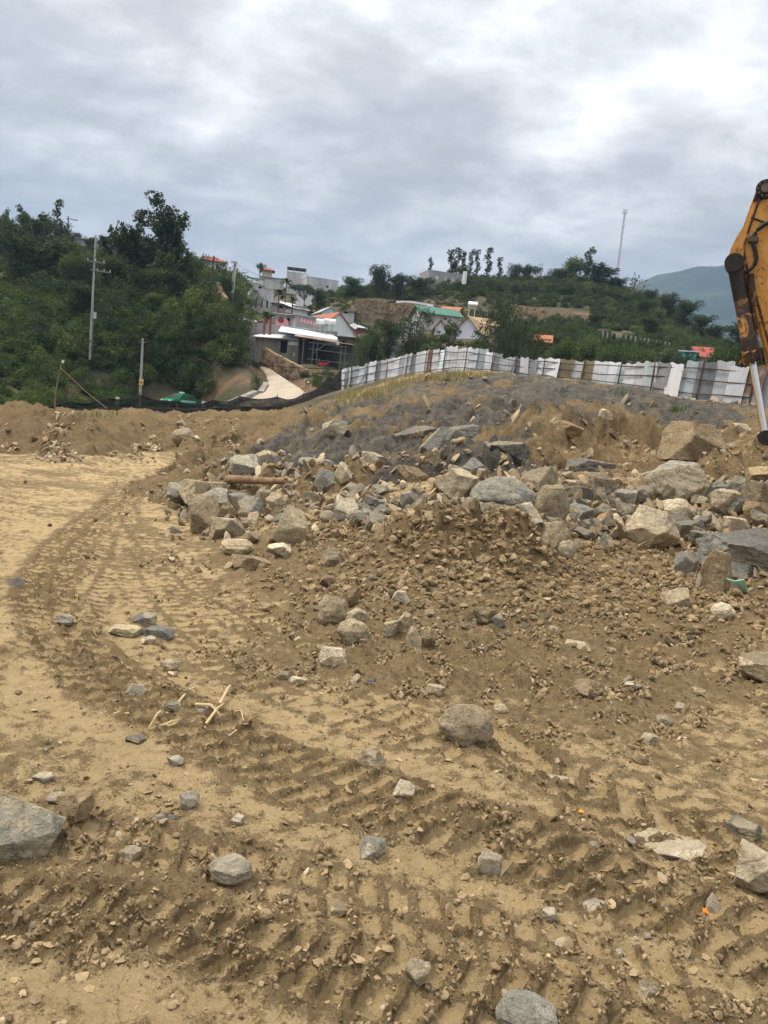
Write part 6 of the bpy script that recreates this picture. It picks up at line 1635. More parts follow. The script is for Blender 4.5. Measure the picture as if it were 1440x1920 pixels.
def build_trees():
    T = [
     ('tall_tree', 'tallest dark tree on the left hillside, open ragged crown against the sky', 292, 598, 366, 104, 'tall', 'd', 118),
     ('tall_tree', 'second tall dark tree, left of the tallest and right of the concrete pole', 213, 575, 400, 106, 'tall', 'd', 78),
     ('tall_tree', 'dense dark tree filling the gap between the two tallest trees', 252, 600, 425, 110, 'tall', 'd', 60),
     ('hillside_tree', 'thin light crowned tree at the top left skyline', 42, 520, 386, 136, 'tall', 'm', 42),
     ('hillside_tree', 'round tree on the skyline between two slim ones', 78, 540, 394, 130, 'broad', 'd', 44),
     ('slim_tree', 'slim feathery tree poking above the left skyline', 104, 500, 376, 142, 'slim', 'm', 24),
     ('hillside_tree', 'tree cut by the frame edge on the left skyline', 2, 520, 388, 138, 'tall', 'm', 30),
     ('hillside_tree', 'tall rounded tree at the left skyline, second from the frame edge', 22, 540, 398, 124, 'broad', 'd', 52),
     ('hillside_tree', 'dark tree joining the two skyline trees left of the slim feathery one', 60, 540, 396, 124, 'tall', 'd', 56),
     ('hillside_tree', 'dark tree right of the slim feathery one, before the far pole', 118, 545, 412, 122, 'broad', 'd', 50),
     ('hillside_tree', 'dark tree below the right end of the hilltop house', 160, 560, 478, 112, 'broad', 'd', 52),
     ('tall_tree', 'leaning dark tree in the gap left of the tallest tree', 238, 590, 412, 107, 'tall', 'd', 64),
     ('tall_tree', 'shoulder tree on the right side of the tallest tree', 318, 600, 428, 106, 'tall', 'd', 66),
     ('hillside_tree', 'dense dark tree at the foot of the second tall tree', 205, 610, 470, 102, 'broad', 'd', 76),
     ('hillside_tree', 'dark tree low behind the concrete pole', 150, 640, 520, 94, 'broad', 'd', 74),
     ('hillside_tree', 'dark tree between the shoulder tree and the red roofed pavilion', 345, 600, 478, 108, 'broad', 'd', 54),
     ('hillside_tree', 'big dark tree under the left skyline, near the frame edge', 28, 580, 425, 112, 'broad', 'd', 95),
     ('hillside_tree', 'big dark tree left of the hilltop house', 95, 575, 432, 112, 'broad', 'd', 90),
     ('hillside_tree', 'mid green tree below the hilltop house', 140, 590, 470, 104, 'broad', 'm', 60),
     ('hillside_tree', 'small tree right of the hilltop house', 168, 490, 440, 150, 'broad', 'd', 24),
     ('hillside_tree', 'small tree behind the hilltop house roof', 140, 470, 432, 170, 'broad', 'd', 22),
     ('hillside_tree', 'dark tree under the tallest one', 272, 625, 492, 98, 'broad', 'd', 74),
     ('hillside_tree', 'dark tree right of the tallest, in its shade', 320, 622, 500, 99, 'broad', 'd', 62),
     ('hillside_tree', 'round green tree below the red roofed pavilion', 356, 590, 462, 112, 'broad', 'm', 52),
     ('hillside_tree', 'rounded tree between the two lane poles', 416, 600, 512, 100, 'broad', 'd', 34),
     ('hillside_tree', 'feathery tree before the white shack', 434, 628, 545, 96, 'feather', 'd', 40),
     ('round_bush', 'round fresh green bush below the tallest tree', 282, 612, 545, 95, 'broad', 'f', 42),
     ('hillside_tree', 'dark tree at the bend of the lane bank', 430, 660, 570, 90, 'feather', 'd', 90),
     ('hillside_tree', 'dark tree overhanging the lane cut', 446, 690, 610, 85, 'feather', 'd', 44),
     ('umbrella_tree', 'flat topped umbrella tree above the village roofs', 570, 575, 530, 150, 'umbrella', 'd', 66),
     ('umbrella_tree', 'small umbrella shaped tree on the skyline by the red pavilion', 487, 512, 490, 186, 'umbrella', 'd', 24),
     ('village_tree', 'dark round tree right of the umbrella tree', 598, 575, 538, 148, 'broad', 'd', 36),
     ('skyline_tree', 'bushy pale topped tree right of the concrete box house', 657, 560, 514, 168, 'broad', 'm', 40),
     ('skyline_tree', 'dark spreading tree on the middle skyline', 711, 568, 492, 158, 'broad', 'd', 50),
     ('skyline_tree', 'dark round tree next to the spreading one', 748, 570, 508, 162, 'broad', 'd', 46),
     ('skyline_tree', 'dark tree left of the bare block house', 786, 572, 514, 160, 'broad', 'd', 50),
     ('skyline_tree', 'low tree in front of the bare block house corner', 772, 590, 548, 150, 'broad', 'd', 40),
     ('slim_tree', 'lone short slim tree left of the slim row', 805, 525, 486, 182, 'slim', 'd', 13),
     ('slim_tree', 'tallest dense slim tree of the skyline row', 842, 530, 470, 184, 'slim', 'd', 26),
     ('slim_tree', 'slim tree second in the skyline row', 855, 530, 466, 186, 'slim', 'd', 20),
     ('slim_tree', 'slim tree leaning over the water tank', 864, 530, 475, 184, 'slim', 'd', 18),
     ('slim_tree', 'slim tree in the middle of the skyline row', 880, 530, 471, 186, 'slim', 'd', 18),
     ('slim_tree', 'thin see through slim tree of the skyline row', 890, 530, 470, 186, 'slim', 'm', 16),
     ('slim_tree', 'slim tree standing apart right of the row', 911, 530, 466, 186, 'slim', 'd', 22),
     ('slim_tree', 'last short slim tree of the skyline row', 933, 530, 484, 186, 'slim', 'd', 16),
     ('round_bush', 'round bush beneath the slim row', 867, 530, 494, 180, 'broad', 'm', 26),
     ('skyline_tree', 'small tree on the right ridge after the slim row', 960, 545, 490, 182, 'broad', 'd', 32),
     ('skyline_tree', 'dense dark tree on the right ridge', 988, 548, 492, 182, 'broad', 'd', 36),
     ('sparse_tree', 'half bare tree top on the right ridge', 1010, 545, 488, 184, 'sparse', 'm', 30),
     ('skyline_tree', 'wide dark tree on the right ridge before the tall pair', 1038, 552, 500, 180, 'broad', 'd', 46),
     ('skyline_tree', 'light crowned tree left of the biggest ridge tree', 1066, 552, 477, 180, 'broad', 'm', 44),
     ('slim_tree', 'thin tree top above the biggest ridge tree', 1098, 545, 468, 186, 'slim', 'm', 26),
     ('skyline_tree', 'biggest dark tree on the right ridge', 1112, 560, 488, 176, 'broad', 'd', 72),
     ('sparse_tree', 'pale yellowish half bare tree beneath the radio mast', 1183, 580, 507, 172, 'sparse', 'p', 54),
     ('skyline_tree', 'dark tree left of the pale half bare one', 1152, 575, 516, 176, 'broad', 'd', 44),
     ('slope_tree', 'dark tree at the shoulder of the right hill', 1214, 590, 538, 168, 'broad', 'd', 36),
     ('slope_tree', 'dark tree stepping down the right hill', 1250, 605, 546, 164, 'broad', 'd', 40),
     ('slope_tree', 'wide dark tree halfway down the right hill', 1282, 620, 556, 160, 'broad', 'd', 52),
     ('slope_tree', 'dark tree low on the right hill end', 1312, 640, 585, 156, 'broad', 'd', 48),
     ('slope_tree', 'dark tree at the foot of the right hill end', 1342, 655, 605, 152, 'broad', 'd', 46),
     ('slope_tree', 'pale green tree in the middle of the right hill end', 1208, 610, 552, 150, 'broad', 'f', 40),
     ('slope_tree', 'grey green tree over the turquoise house', 1262, 668, 612, 118, 'feather', 'm', 50),
     ('slope_tree', 'upright dark tree on the terrace beside the orange earth', 1116, 632, 584, 126, 'broad', 'd', 34),
     ('slope_tree', 'dark tree on the slope above the lower post row', 1212, 640, 590, 130, 'broad', 'd', 48),
     ('slope_tree', 'large dark tree behind the digger rod', 1395, 665, 596, 120, 'broad', 'd', 60),
     ('valley_tree', 'dark tree between the workshop and the fence end', 690, 690, 604, 86, 'broad', 'd', 56),
     ('valley_tree', 'leafy darker tree next to the mossy hut', 678, 694, 622, 84, 'feather', 'm', 40),
     ('valley_tree', 'broad dark tree hiding the valley houses', 776, 665, 576, 96, 'feather', 'd', 82),
     ('valley_tree', 'small dark tree joined to the broad one, on its left', 728, 665, 590, 98, 'broad', 'd', 52),
     ('valley_tree', 'drooping tree left of the lilac gable house', 843, 660, 592, 98, 'tall', 'm', 34),
     ('valley_tree', 'large feathery tree right of the lilac gable house', 936, 680, 572, 84, 'feather', 'd', 118),
     ('valley_tree', 'lighter feathery tree leaning on the large one', 985, 680, 598, 86, 'feather', 'd', 74),
     ('fence_bush', 'leafy tree above the fence by the orange roof', 1060, 688, 628, 84, 'broad', 'f', 58),
     ('fence_bush', 'bright leafy bush right of the orange roof hut', 1100, 688, 620, 82, 'broad', 'm', 60),
     ('fence_bush', 'low green bush before the lower post row', 1150, 690, 642, 80, 'broad', 'm', 66),
     ('fence_bush', 'low round bush left of the turquoise house', 1205, 690, 650, 78, 'broad', 'f', 56),
     ('fence_bush', 'green bush right of the red roof', 1352, 692, 636, 76, 'broad', 'f', 62),
     ('fence_bush', 'green bush behind the digger rod', 1396, 694, 640, 75, 'broad', 'm', 54),
     ('fence_bush', 'green bush right of the digger cylinder', 1440, 700, 612, 74, 'broad', 'm', 60),
     ('fence_bush', 'yellow green shrub where net meets metal fence', 704, 690, 662, 82, 'bush', 'f', 40),
     ('fence_bush', 'low green shrub above the rising fence', 800, 668, 634, 84, 'bush', 'f', 60),
     ('fence_bush', 'low bright shrub under the large feathery tree', 905, 672, 644, 78, 'bush', 'f', 60),
     ('lane_bush', 'dark ivy clad bush hanging below the open shed', 570, 722, 688, 84, 'bush', 'd', 44),
     ('lane_bush', 'small dark bush at the net corner below the motorbike', 616, 716, 694, 82, 'bush', 'd', 28),
     ('lane_bush', 'green weeds at the bank edge of the lane', 480, 730, 692, 78, 'bush', 'm', 24),
    ]
    for t in T: tree(t[0], t[1], t[2], t[3], t[4], t[5], t[6], t[7], t[8], cat='bush' if 'bush' in t[0] else 'tree', group='bushes' if 'bush' in t[0] else 'trees on the slopes')
    # palms and banana plants: fronds with their own leaflets
    def palm(name, label, px, yb, yt, r, n, fl, leaf, trunk=True):
        p = at(px, yb, r); h = at(px, yt, r)[2] - p[2]; o = empty(name, p, random.uniform(0, 6)); tag(o, label, 'palm' if name == 'palm_tree' else 'banana plant', 'palms and banana plants')
        rg = random.Random(int(px)); ht = h*.8 if trunk else h*.25
        MB().tube([(0, 0, -.8), (.08, 0, ht*.5), (.05, 0, ht)], [.16, .12, .10], 7).build('trunk', M['bark'], o)
        for k in range(n):
            a = 6.283*k/n + rg.uniform(-.25, .25); e = rg.uniform(.15, 1.25); pts = []; v = []; f = []
            for i in range(9):
                t = i/8; q = fl*t*math.cos(e)*(1 - .1*t); z = ht + fl*(math.sin(e)*t - .62*t*t)
                w = leaf*(math.sin(math.pi*min(1, t*.93 + .07)))*(.5 if name == 'palm_tree' else 1); dr = w*.45
                c = (q*math.cos(a), q*math.sin(a), z); s = (-math.sin(a)*w, math.cos(a)*w)
                v += [(c[0] - s[0], c[1] - s[1], c[2] - dr), c, (c[0] + s[0], c[1] + s[1], c[2] - dr)]
            for i in range(8):
                if name == 'palm_tree' or rg.random() > .12: f += [(i*3, i*3 + 1, i*3 + 4, i*3 + 3)]
                if name == 'palm_tree' or rg.random() > .12: f += [(i*3 + 1, i*3 + 2, i*3 + 5, i*3 + 4)]
            fr = MB().add(v, f).build('frond', M['leaf_dark' if k % 3 else 'leaf_mid'], o)
            at_ = fr.data.attributes.new('leaf', 'FLOAT_COLOR', 'POINT'); at_.data.foreach_set('color', [rg.uniform(.2, .8)]*4*len(v))
    palm('palm_tree', 'palm tree above the blue sheet shed', 521, 586, 540, 124, 13, 1.7, .55)
    palm('palm_tree', 'tall thin palm against the green roofed hall', 533, 575, 516, 138, 12, 1.8, .55)
    palm('palm_tree', 'low palm right of the blue sheet shed', 547, 590, 556, 120, 12, 1.6, .5)
    palm('banana_plant', 'large banana plant before the tall grey house', 499, 606, 570, 104, 9, 2.6, .42, False)
    palm('banana_plant', 'small banana plant beside the pale house', 458, 590, 562, 112, 8, 1.5, .3, False)
    palm('banana_plant', 'banana plant at the foot of the pink panel shop', 486, 612, 588, 103, 8, 1.6, .3, False)
    # bushes that nothing tells apart: single objects sharing mesh data
    rg = random.Random(21)
    def bushes(cnt, area, r_of, name, label, tones, hpx, wmul, avoid=None):
        k = 0
        while k < cnt:
            px, py = rg.uniform(area[0], area[1]), rg.uniform(area[2], area[3])
            if avoid and avoid(px, py): continue
            r = r_of(px, py); h = rg.uniform(*hpx)
            lm = rg.choice(tones); p = at(px, py, r); g = float(Hbase(np.array([p[0]]), np.array([p[1]]))[0])
            cm, tm = get_kind('bush', rg.randrange(4), lm)
            o = empty(name, (p[0], p[1], g - .15), rg.uniform(0, 6.28)); s = h*r/F
            c = bpy.data.objects.new('crown', cm); t = bpy.data.objects.new('trunk', tm)
            for q in (t, c): COL.objects.link(q); q.parent = o
            o.scale = (s*wmul*rg.uniform(.5, .8), s*wmul*rg.uniform(.5, .8), s); tag(o, label, 'bush', 'bushes: ' + label); k += 1
    def rr(px, py): return float(hit_far(px, py))
    bushes(95, (-20, 470, 560, 742), rr, 'hillside_bush', 'dense dark bush in the thicket on the left hillside', 'dddm', (34, 70), 1.5, lambda x, y: (x > 395 and y > 690) or (x > 440 and y > 640))
    bushes(50, (-20, 430, 520, 640), rr, 'hillside_bush', 'lighter green bush higher up the left hillside', 'mmfd', (26, 56), 1.5, lambda x, y: 130 < x < 180 and y < 560)
    bushes(60, (640, 1440, 545, 650), rr, 'hillside_bush', 'low green bush on the right hill', 'ddm', (16, 34), 1.8, lambda x, y: (940 < x < 1130 and 570 < y < 600 + .1*(x - 940)) or (660 < x < 900 and y > 560) or (x > 1000 and 600 < y < 640 and x < 1120))
_RS = np.exp(np.linspace(math.log(45), math.log(330), 420))
def hit_far(px, py):
    d = ray(px, py); h = math.hypot(d[0], d[1]); X, Y, Z = d[0]/h*_RS, d[1]/h*_RS, EYE + d[2]/h*_RS
    k = np.nonzero(Z < Hbase(X, Y))[0]; return _RS[k[0]] if len(k) else 200.0
build_trees()

def undergrowth(name, spots, size, tones):
    """thicket covering the slopes: one object, scattered clumps of leaves on real points"""
    P = np.array(spots)
    me = bpy.data.meshes.new(name); me.vertices.add(len(P)); me.vertices.foreach_set('co', P.astype(np.float32).ravel()); me.update()
    o = bpy.data.objects.new(name, me); COL.objects.link(o); tag(o, kind='stuff')
    g = bpy.data.node_groups.new(name, 'GeometryNodeTree'); g.interface.new_socket('Geometry', in_out='INPUT', socket_type='NodeSocketGeometry'); g.interface.new_socket('Geometry', in_out='OUTPUT', socket_type='NodeSocketGeometry')
    N, L = g.nodes, g.links; gi = N.new('NodeGroupInput'); go = N.new('NodeGroupOutput'); ip = N.new('GeometryNodeInstanceOnPoints')
    L.new(gi.outputs[0], ip.inputs['Points'])
    j = N.new('GeometryNodeGeometryToInstance')
    for ob in tones:
        oi = N.new('GeometryNodeObjectInfo'); oi.inputs['Object'].default_value = ob; oi.transform_space = 'ORIGINAL'; L.new(oi.outputs['Geometry'], j.inputs[0])
    L.new(j.outputs[0], ip.inputs['Instance']); ip.inputs['Pick Instance'].default_value = True
    rv = N.new('FunctionNodeRandomValue'); rv.data_type = 'FLOAT_VECTOR'; rv.inputs[0].default_value = (0, 0, 0); rv.inputs[1].default_value = (.25, .25, 6.28); L.new(rv.outputs[0], ip.inputs['Rotation'])
    sc = N.new('FunctionNodeRandomValue'); sc.data_type = 'FLOAT_VECTOR'; sc.inputs['Seed'].default_value = 4; sc.inputs[0].default_value = (size[0],)*3; sc.inputs[1].default_value = (size[1], size[1], size[1]*.8); L.new(sc.outputs[0], ip.inputs['Scale'])
    L.new(ip.outputs[0], go.inputs[0]); md = o.modifiers.new('scatter', 'NODES'); md.node_group = g
def build_undergrowth():
    rg = np.random.default_rng(8)
    src = {}
    for o in bpy.data.objects:
        if o.name.startswith('crown') and o.parent and o.parent.name.startswith('hillside_bush'): src.setdefault(o.data.materials[0].name + o.data.name, o)
    src = list(src.values())
    dark = [o for o in src if 'dark' in o.data.materials[0].name] + [o for o in src if 'mid' in o.data.materials[0].name][:2]; mixed = src
    def spots(n, box, ok):
        out = []
        x = rg.uniform(box[0], box[1], n); y = rg.uniform(box[2], box[3], n); z = Hbase(x, y); px, py = to_px(x, y, z)
        k = ok(x, y, z, px, py); return np.stack([x, y, z - .2], -1)[k]
    az = lambda x, y: np.arctan2(x, y)
    def left(x, y, z, px, py):
        r = np.hypot(x, y)
        return (px < 455) & (r > np.where((px > 255) & (px < 400), 84, np.where(px < 256, 64, 74)) + 4*rg.random(len(x))) & (r < 190) & (px > -400) & ~((px > 400) & (py > 668)) & ~((px > 385) & (py > 720)) & (py < 768)
    def right(x, y, z, px, py):
        r = np.hypot(x, y); n = fbm(x*.05, y*.05, 3, 222)
        return (px > 560) & (px < 1900) & (r > 100) & (r < 230) & ((n > -.42) | (r > 172)) & (py < 690) & ~((px > 950) & (px < 1112) & (py > 578) & (py < 606)) & ~((px > 655) & (px < 935) & (py > 562)) & ~((px < 660) & (py > 560))
    undergrowth('undergrowth', spots(9000, (-130, -10, 60, 190), left), (1.2, 2.8), mixed)
    hs = np.array([o.location[:2] for o in bpy.data.objects if o.get('category') in ('house', 'shed', 'wall', 'motorbike')])
    def village(x, y, z, px, py):
        r = np.hypot(x, y); d = np.min(np.hypot(x[:, None] - hs[:, 0] - 0*x[:, None], y[:, None] - hs[:, 1] - 1.5), axis=1)
        return (px > 440) & (px < 960) & (r > 76) & (r < 172) & (d > 5.0) & ~((px < 585) & (py > 655)) & (py > 515)
    undergrowth('undergrowth', spots(5200, (-40, 40, 70, 175), village), (.5, 1.5), mixed)
    undergrowth('undergrowth', spots(16000, (-20, 190, 85, 230), right), (1.1, 2.7), dark)
    undergrowth('undergrowth', spots(13000, (-20, 150, 145, 225), lambda x, y, z, px, py: (px > 640) & (px < 1500) & (np.hypot(x, y) > 168) & (np.hypot(x, y) < 212) & (py < 600)), (2.2, 4.2), dark)
build_undergrowth()

# weeds and dry grass round the mound
def tuft_field(name, areas, mat, cnt, hpx, bend):
    rg = np.random.default_rng(cnt); V, Fs, T = [], [], []
    for cx, cy, rx, ry, w in areas:
        for _ in range(int(cnt*w)):
            px, py = rg.normal(cx, rx*.5), rg.normal(cy, ry*.5)
            p, r = hit(px, py, r1=80); h = rg.uniform(*hpx)*r/F; b = h*.05
            a = rg.uniform(0, 6.28); dx, dy = math.cos(a)*h*bend*rg.random(), math.sin(a)*h*bend*rg.random(); s = (-math.sin(a)*b, math.cos(a)*b); n = len(V)*5
            V.append([(p[0] - s[0], p[1] - s[1], p[2] - .05), (p[0] + s[0], p[1] + s[1], p[2] - .05), (p[0] + s[0]*.7 + dx*.4, p[1] + s[1]*.7 + dy*.4, p[2] + h*.6), (p[0] - s[0]*.7 + dx*.4, p[1] - s[1]*.7 + dy*.4, p[2] + h*.6), (p[0] + dx, p[1] + dy, p[2] + h)])
            Fs += [(n, n + 1, n + 2), (n, n + 2, n + 3), (n + 3, n + 2, n + 4)]; T += [[rg.random()]*3]*5
    o = mesh_np(name, np.array(V).reshape(-1, 3), np.array(Fs), M[mat], False, {'leaf': np.array(T)}); tag(o, kind='stuff')
tuft_field('weeds', [(1082, 706, 22, 5, 1.0), (845, 716, 30, 10, .5), (870, 706, 50, 8, .4), (1268, 768, 20, 5, .5), (1385, 752, 30, 8, .6), (405, 752, 60, 6, .4), (180, 778, 60, 6, .5), (1170, 740, 20, 4, .2), (690, 742, 60, 8, .3)], 'leaf_mid', 260, (3, 9), .9)
tuft_field('dry_grass', [(690, 738, 50, 10, 1.0), (740, 720, 50, 8, .8), (800, 708, 50, 6, .6), (880, 702, 60, 6, .5), (655, 748, 25, 10, .5)], 'leaf_straw', 420, (5, 12), 1.2)

# ------------------------------------------------------------------ excavator
def paint_mat():
    n = NT('digger_paint')
    a = n.noise(3.2, 7, .68, .6); b = n.noise(11, 6, .7, 1.2); g = n.noise(1.1, 4, .6)
    c = n.ramp(a, (.35, (.43, .185, .04)), (.55, (.60, .285, .062)), (.7, (.64, .36, .11)))
    c = n.mix(n.ramp(b, (.57, 0.0), (.63, .95)), c, (.035, .024, .018))
    c = n.mix(n.ramp(n.noise(6, 5, .7, 2.0, sc=(1, 1, .35)), (.60, 0.0), (.70, .7)), c, (.20, .085, .03))
    c = n.mix(n.ramp(g, (.42, 0.0), (.75, .45)), c, (.30, .20, .10))
    n.col(c).set(Roughness=.55); n.bump(n.noise(30, 4, .6), .006, .4); M['digger_paint'] = n.m
    n = NT('digger_grime')
    b = n.noise(7, 6, .7, 1.0); c = n.ramp(b, (.45, (.02, .016, .014)), (.56, (.07, .04, .02)), (.62, (.36, .16, .04)), (.7, (.45, .22, .05)))
    n.col(c).set(Roughness=.6); n.bump(n.noise(40, 4, .6), .006, .4); M['digger_grime'] = n.m
    plain('grease_black', (.022, .019, .017), .5, .4, 14); plain('chrome_rod', (.80, .81, .83), .16, .03, 2, metal=1.0); plain('rubber_hose', (.018, .018, .018), .55, .2, 10)
    plain('track_steel', (.10, .085, .07), .85, .4, 6)
paint_mat()
def build_excavator():
    R0 = 8.6; org = at(1440, 842, R0)
    o = empty('excavator', (0, 0, 0)); az = math.atan2(org[0], org[1])
    # work plane: faces the camera, x to the right, z up
    X = Vector((math.cos(az), -math.sin(az), 0)); Y = Vector((math.sin(az), math.cos(az), 0)); O = Vector(org)
    o.matrix_world = Matrix(((X.x, Y.x, 0, O.x), (X.y, Y.y, 0, O.y), (0, 0, 1, O.z), (0, 0, 0, 1)))
    tag(o, 'worn orange excavator reaching in at the frame edge with its arm upright', 'excavator')
    def P(px, py):                       # where the pixel's ray meets the work plane
        d = Vector(ray(px, py)); c = Vector((0, 0, EYE)); k = ((O - c) @ Y)/(d @ Y); q = c + d*k - O
        return (q @ X, q.z)
    def Pl(*a): return [P(*q) for q in a]
    # stick: two side plates and a web between them
    out = Pl((1424, 364), (1433, 358), (1447, 359), (1456, 370), (1520, 470), (1530, 520), (1524, 640), (1512, 800), (1504, 868), (1490, 876), (1478, 862), (1458, 762), (1440, 676), (1427, 626), (1411, 568), (1397, 528), (1389, 494), (1387, 470), (1398, 436), (1411, 398))
    web = Pl((1419, 366), (1433, 355), (1447, 356), (1458, 368), (1523, 470), (1533, 520), (1527, 640), (1515, 800), (1504, 872), (1490, 880), (1476, 864), (1456, 764), (1437, 678), (1424, 630), (1407, 572), (1393, 533), (1372, 516), (1366, 506), (1366, 494), (1372, 474), (1381, 455), (1394, 435), (1408, 396))
    MB().prism(out, -.235, -.20).build('stick_plate', M['digger_paint'], o, bevel=.006)
    MB().prism(out, .20, .235).build('stick_plate', M['digger_paint'], o, bevel=.006)
    MB().prism(web, -.199, .199).build('stick', M['digger_paint'], o, bevel=.01)
    def pin(px, py, rad, y0, y1, name, mat, n=20):
        x, z = P(px, py); return MB().tube([(x, y0, z), (x, y1, z)], rad, n).build(name, M[mat], o, True)
    pin(1436, 369, .085, -.27, .27, 'pivot_boss', 'grease_black'); pin(1436, 369, .04, -.30, .30, 'pivot_pin', 'track_steel')
    MB().prism(Pl((1422, 366), (1434, 357), (1452, 364), (1462, 388), (1440, 386), (1412, 392)), -.245, -.236).build('grease_patch', M['grease_black'], o)
    # grimy bracket for the bucket cylinder
    MB().prism(Pl((1366, 492), (1376, 486), (1390, 492), (1397, 528), (1399, 540), (1384, 528), (1366, 516)), -.25, -.201).build('bracket', M['grease_black'], o, bevel=.006)
    MB().prism(Pl((1366, 492), (1376, 486), (1390, 492), (1397, 528), (1399, 540), (1384, 528), (1366, 516)), .201, .25).build('bracket', M['grease_black'], o, bevel=.006)
    pin(1379, 507, .062, -.285, .285, 'pivot_boss', 'grease_black'); pin(1379, 507, .03, -.305, .305, 'pivot_pin', 'track_steel')
    # weld seam, hose
    m = MB(); edge = Pl((1425, 368), (1412, 400), (1399, 438), (1389, 470), (1390, 493), (1398, 527), (1412, 567), (1428, 626), (1441, 676), (1459, 762))
    for i in range(len(edge) - 1): m.tube([(edge[i][0] + .035, -.238, edge[i][1]), (edge[i + 1][0] + .035, -.238, edge[i + 1][1])], .011, 6)
    sm = Pl((1409, 420), (1440, 431), (1475, 440)); m.tube([(q[0], -.238, q[1]) for q in sm], .009, 6)
    m.build('weld_seam', M['digger_grime'], o)
    for px, py in ((1380, 494), (1390, 508), (1388, 522), (1371, 512)): pin(px, py, .014, -.268, -.25, 'bolt', 'track_steel', 6)
    for k in range(10):
        w = 6.283*k/10; x, z = P(1436, 369); MB().tube([(x + .065*math.cos(w), -.285, z + .065*math.sin(w)), (x + .065*math.cos(w), -.27, z + .065*math.sin(w))], .010, 6).build('bolt', M['track_steel'], o)
    x, z = P(1412, 462); MB().box(x - .04, x + .05, -.30, -.236, z - .025, z + .025).build('hose_clamp', M['track_steel'], o, bevel=.005)
    x, z = P(1452, 428); MB().box(x - .03, x + .03, -.30, -.236, z - .04, z + .04).build('hose_clamp', M['track_steel'], o, bevel=.005)
    # bucket cylinder
    a = P(1380, 510); b = P(1413, 688); c = P(1436, 822)
    yc = -.36
    def V3(p, y=yc): return Vector((p[0], y, p[1]))
    d = (V3(b) - V3(a)).normalized(); L = (V3(b) - V3(a)).length
    body = MB().tube([V3(a) + d*.06, V3(a) + d*.16, V3(a) + d*(L - .28), V3(a) + d*(L - .27), V3(a) + d*(L - .1)], [.056, .064, .064, .070, .070], 20).build('cylinder_barrel', M['digger_grime'], o, True)
    gl = MB().tube([V3(a) + d*(L - .11), V3(a) + d*(L - .10), V3(a) + d*(L - .02), V3(a) + d*(L - .01)], [.082, .092, .092, .070], 20).build('cylinder_gland', M['digger_grime'], o, True)
    for k in range(8):
        w = 6.283*k/8; e = Vector((math.cos(w)*.094*d.z, math.sin(w)*.094, -math.cos(w)*.094*d.x)); MB().tube([V3(a) + d*(L - .12) + e, V3(a) + d*(L + .015) + e], .016, 6).build('gland_bolt', M['digger_grime'], gl)
    MB().tube([V3(a) + Vector((0, -.09, 0)), V3(a) + Vector((0, .09, 0))], .085, 18).build('cylinder_eye', M['grease_black'], o, True)
    MB().tube([V3(a) + d*.04, V3(a) + d*.34], .066, 16).build('greasy_collar', M['grease_black'], o, True)
    side = Vector((-d.z, 0, d.x))
    MB().tube([V3(a) + d*.20 - side*-.085, V3(a) + d*(L - .3) - side*-.08], .018, 8).build('feed_pipe', M['digger_grime'], o, True)
    MB().tube([V3(a) + d*.13 - side*-.11, V3(a) + d*.42 - side*-.10], [.034, .030], 10).build('port_block', M['digger_grime'], o, True)
    MB().tube([V3(b) - d*.02, V3(c)], .034, 20).build('cylinder_rod', M['chrome_rod'], o, True)
    MB().tube([V3(c) + Vector((0, -.08, 0)), V3(c) + Vector((0, .30, 0))], .07, 16).build('rod_eye', M['grease_black'], o, True)
    hz = Pl((1475, 424), (1452, 428), (1434, 434), (1421, 444), (1414, 456), (1413, 470), (1417, 484), (1419, 496), (1416, 507), (1409, 516), (1399, 524), (1391, 530), (1386, 538))
    q = []
    for i in range(len(hz) - 1):
        for t in (0, .5): q.append(Vector((hz[i][0]*(1 - t) + hz[i + 1][0]*t, -.275 - (.05 if i > 8 else 0), hz[i][1]*(1 - t) + hz[i + 1][1]*t)))
    MB().tube(q, .020, 10).build('hydraulic_hose', M['rubber_hose'], o, True)
    # link arms and bucket, outside the view
    t = P(1492, 868); bl = P(1500, 905)
    for y in (-.30, .27): MB().prism([(c[0] - .05, c[1] + .06), (c[0] + .05, c[1] + .06), (P(1484, 830)[0], P(1484, 830)[1] + .05), (P(1484, 830)[0], P(1484, 830)[1] - .06), (c[0] + .02, c[1] - .07)], y, y + .04).build('link_arm', M['grease_black'], o)
    gz = float(Hbase(np.array([O.x + .4]), np.array([O.y]))[0]) - O.z
    bk = [(t[0] - .10, t[1] + .08), (t[0] + .12, t[1] + .10), (t[0] + .45, t[1] - .15), (t[0] + .62, t[1] - .55), (t[0] + .45, t[1] - .95), (t[0] + .05, t[1] - 1.10), (t[0] + .05, t[1] - 1.05), (t[0] + .40, t[1] - .90), (t[0] + .55, t[1] - .55), (t[0] + .38, t[1] - .2), (t[0] + .1, t[1] + .02)]
    MB().prism(bk, -.55, .55).build('bucket', M['track_steel'], o)
    for y in (-.5, -.17, .17, .5): MB().prism([(t[0] + .06, t[1] - 1.1), (t[0] + .06, t[1] - 1.03), (t[0] - .16, t[1] - 1.12)], y - .05, y + .05).build('bucket_tooth', M['track_steel'], o)
    # boom, cab and undercarriage further to the side
    g2 = gz - .1; bp = P(1500, 500); x0 = bp[0]
    MB().prism([(x0 - .1, bp[1] + .12), (x0 + .2, bp[1] + .2), (x0 + 2.2, bp[1] + .55), (x0 + 4.6, g2 + 1.7), (x0 + 4.7, g2 + 1.3), (x0 + 4.3, g2 + 1.35), (x0 + 2.2, bp[1] + .0), (x0, bp[1] - .15)], -.16, .16).build('boom', M['digger_paint'], o, bevel=.01)
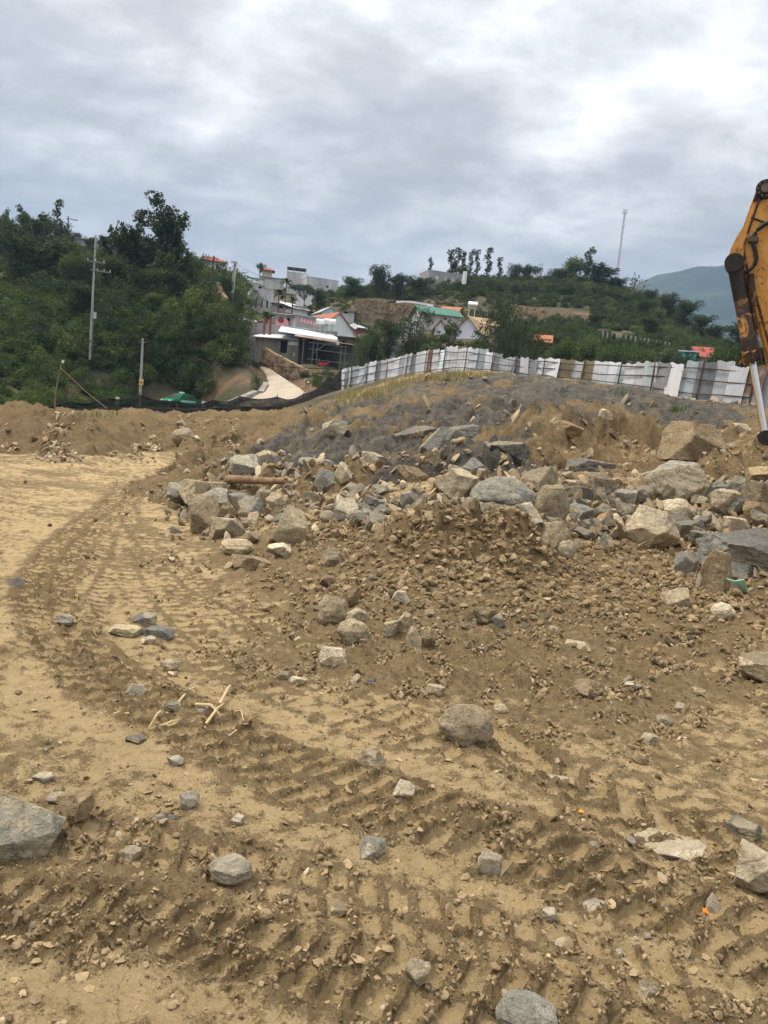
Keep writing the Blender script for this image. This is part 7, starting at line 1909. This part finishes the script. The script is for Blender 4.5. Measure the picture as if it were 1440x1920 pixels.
    hb = (P(1438, 369)); MB().tube([(hb[0], 0, hb[1]), (x0 + 1.9, 0, bp[1] + .75)], .09, 14).build('stick_cylinder', M['digger_paint'], o, True)
    MB().prism([(x0 + 3.9, g2 + 1.0), (x0 + 7.3, g2 + 1.0), (x0 + 7.4, g2 + 2.1), (x0 + 5.2, g2 + 2.2), (x0 + 3.9, g2 + 1.6)], -1.2, 1.2).build('upper_body', M['digger_paint'], o, bevel=.05)
    cab = MB().prism([(x0 + 4.0, g2 + 1.0), (x0 + 5.4, g2 + 1.0), (x0 + 5.4, g2 + 2.8), (x0 + 4.5, g2 + 2.8), (x0 + 4.05, g2 + 2.0)], -1.25, -.35).build('cab', M['digger_paint'], o, bevel=.04)
    MB().prism([(x0 + 4.25, g2 + 1.95), (x0 + 5.25, g2 + 1.95), (x0 + 5.25, g2 + 2.65), (x0 + 4.6, g2 + 2.65)], -1.262, -1.255).build('cab_window', M['pane_glass'], cab)
    for y in (-1.25, .75):
        MB().prism([(x0 + 3.9, g2 + .45), (x0 + 4.2, g2 + .85), (x0 + 7.2, g2 + .85), (x0 + 7.6, g2 + .45), (x0 + 7.2, g2), (x0 + 4.2, g2)], y, y + .5).build('crawler_track', M['track_steel'], o, bevel=.05)
    MB().tube([(x0 + 5.7, 0, g2 + .6), (x0 + 5.7, 0, g2 + 1.0)], .6, 20).build('slew_ring', M['track_steel'], o)
    MB().box(x0 + 4.4, x0 + 7.0, -.76, .76, g2 + .35, g2 + .62).build('track_frame', M['track_steel'], o)
build_excavator()

# ------------------------------------------------------------------ air
def build_haze():
    lo, hi = (-2500, -2500, -25), (2500, 2500, 470)
    n = bpy.data.materials.new('air'); n.use_nodes = True; t = n.node_tree; t.nodes.clear()
    out = t.nodes.new('ShaderNodeOutputMaterial'); v = t.nodes.new('ShaderNodeVolumePrincipled'); v.inputs['Color'].default_value = (.45, .68, 1.0, 1); v.inputs['Density'].default_value = HAZE
    v.inputs['Density Attribute'].default_value = ''; v.inputs['Anisotropy'].default_value = 0.2
    t.links.new(v.outputs[0], out.inputs['Volume'])
    o = MB().box(lo[0], hi[0], lo[1], hi[1], lo[2], hi[2]).build('haze', n); tag(o, kind='stuff')
HAZE = 0.00026
if HAZE: build_haze()
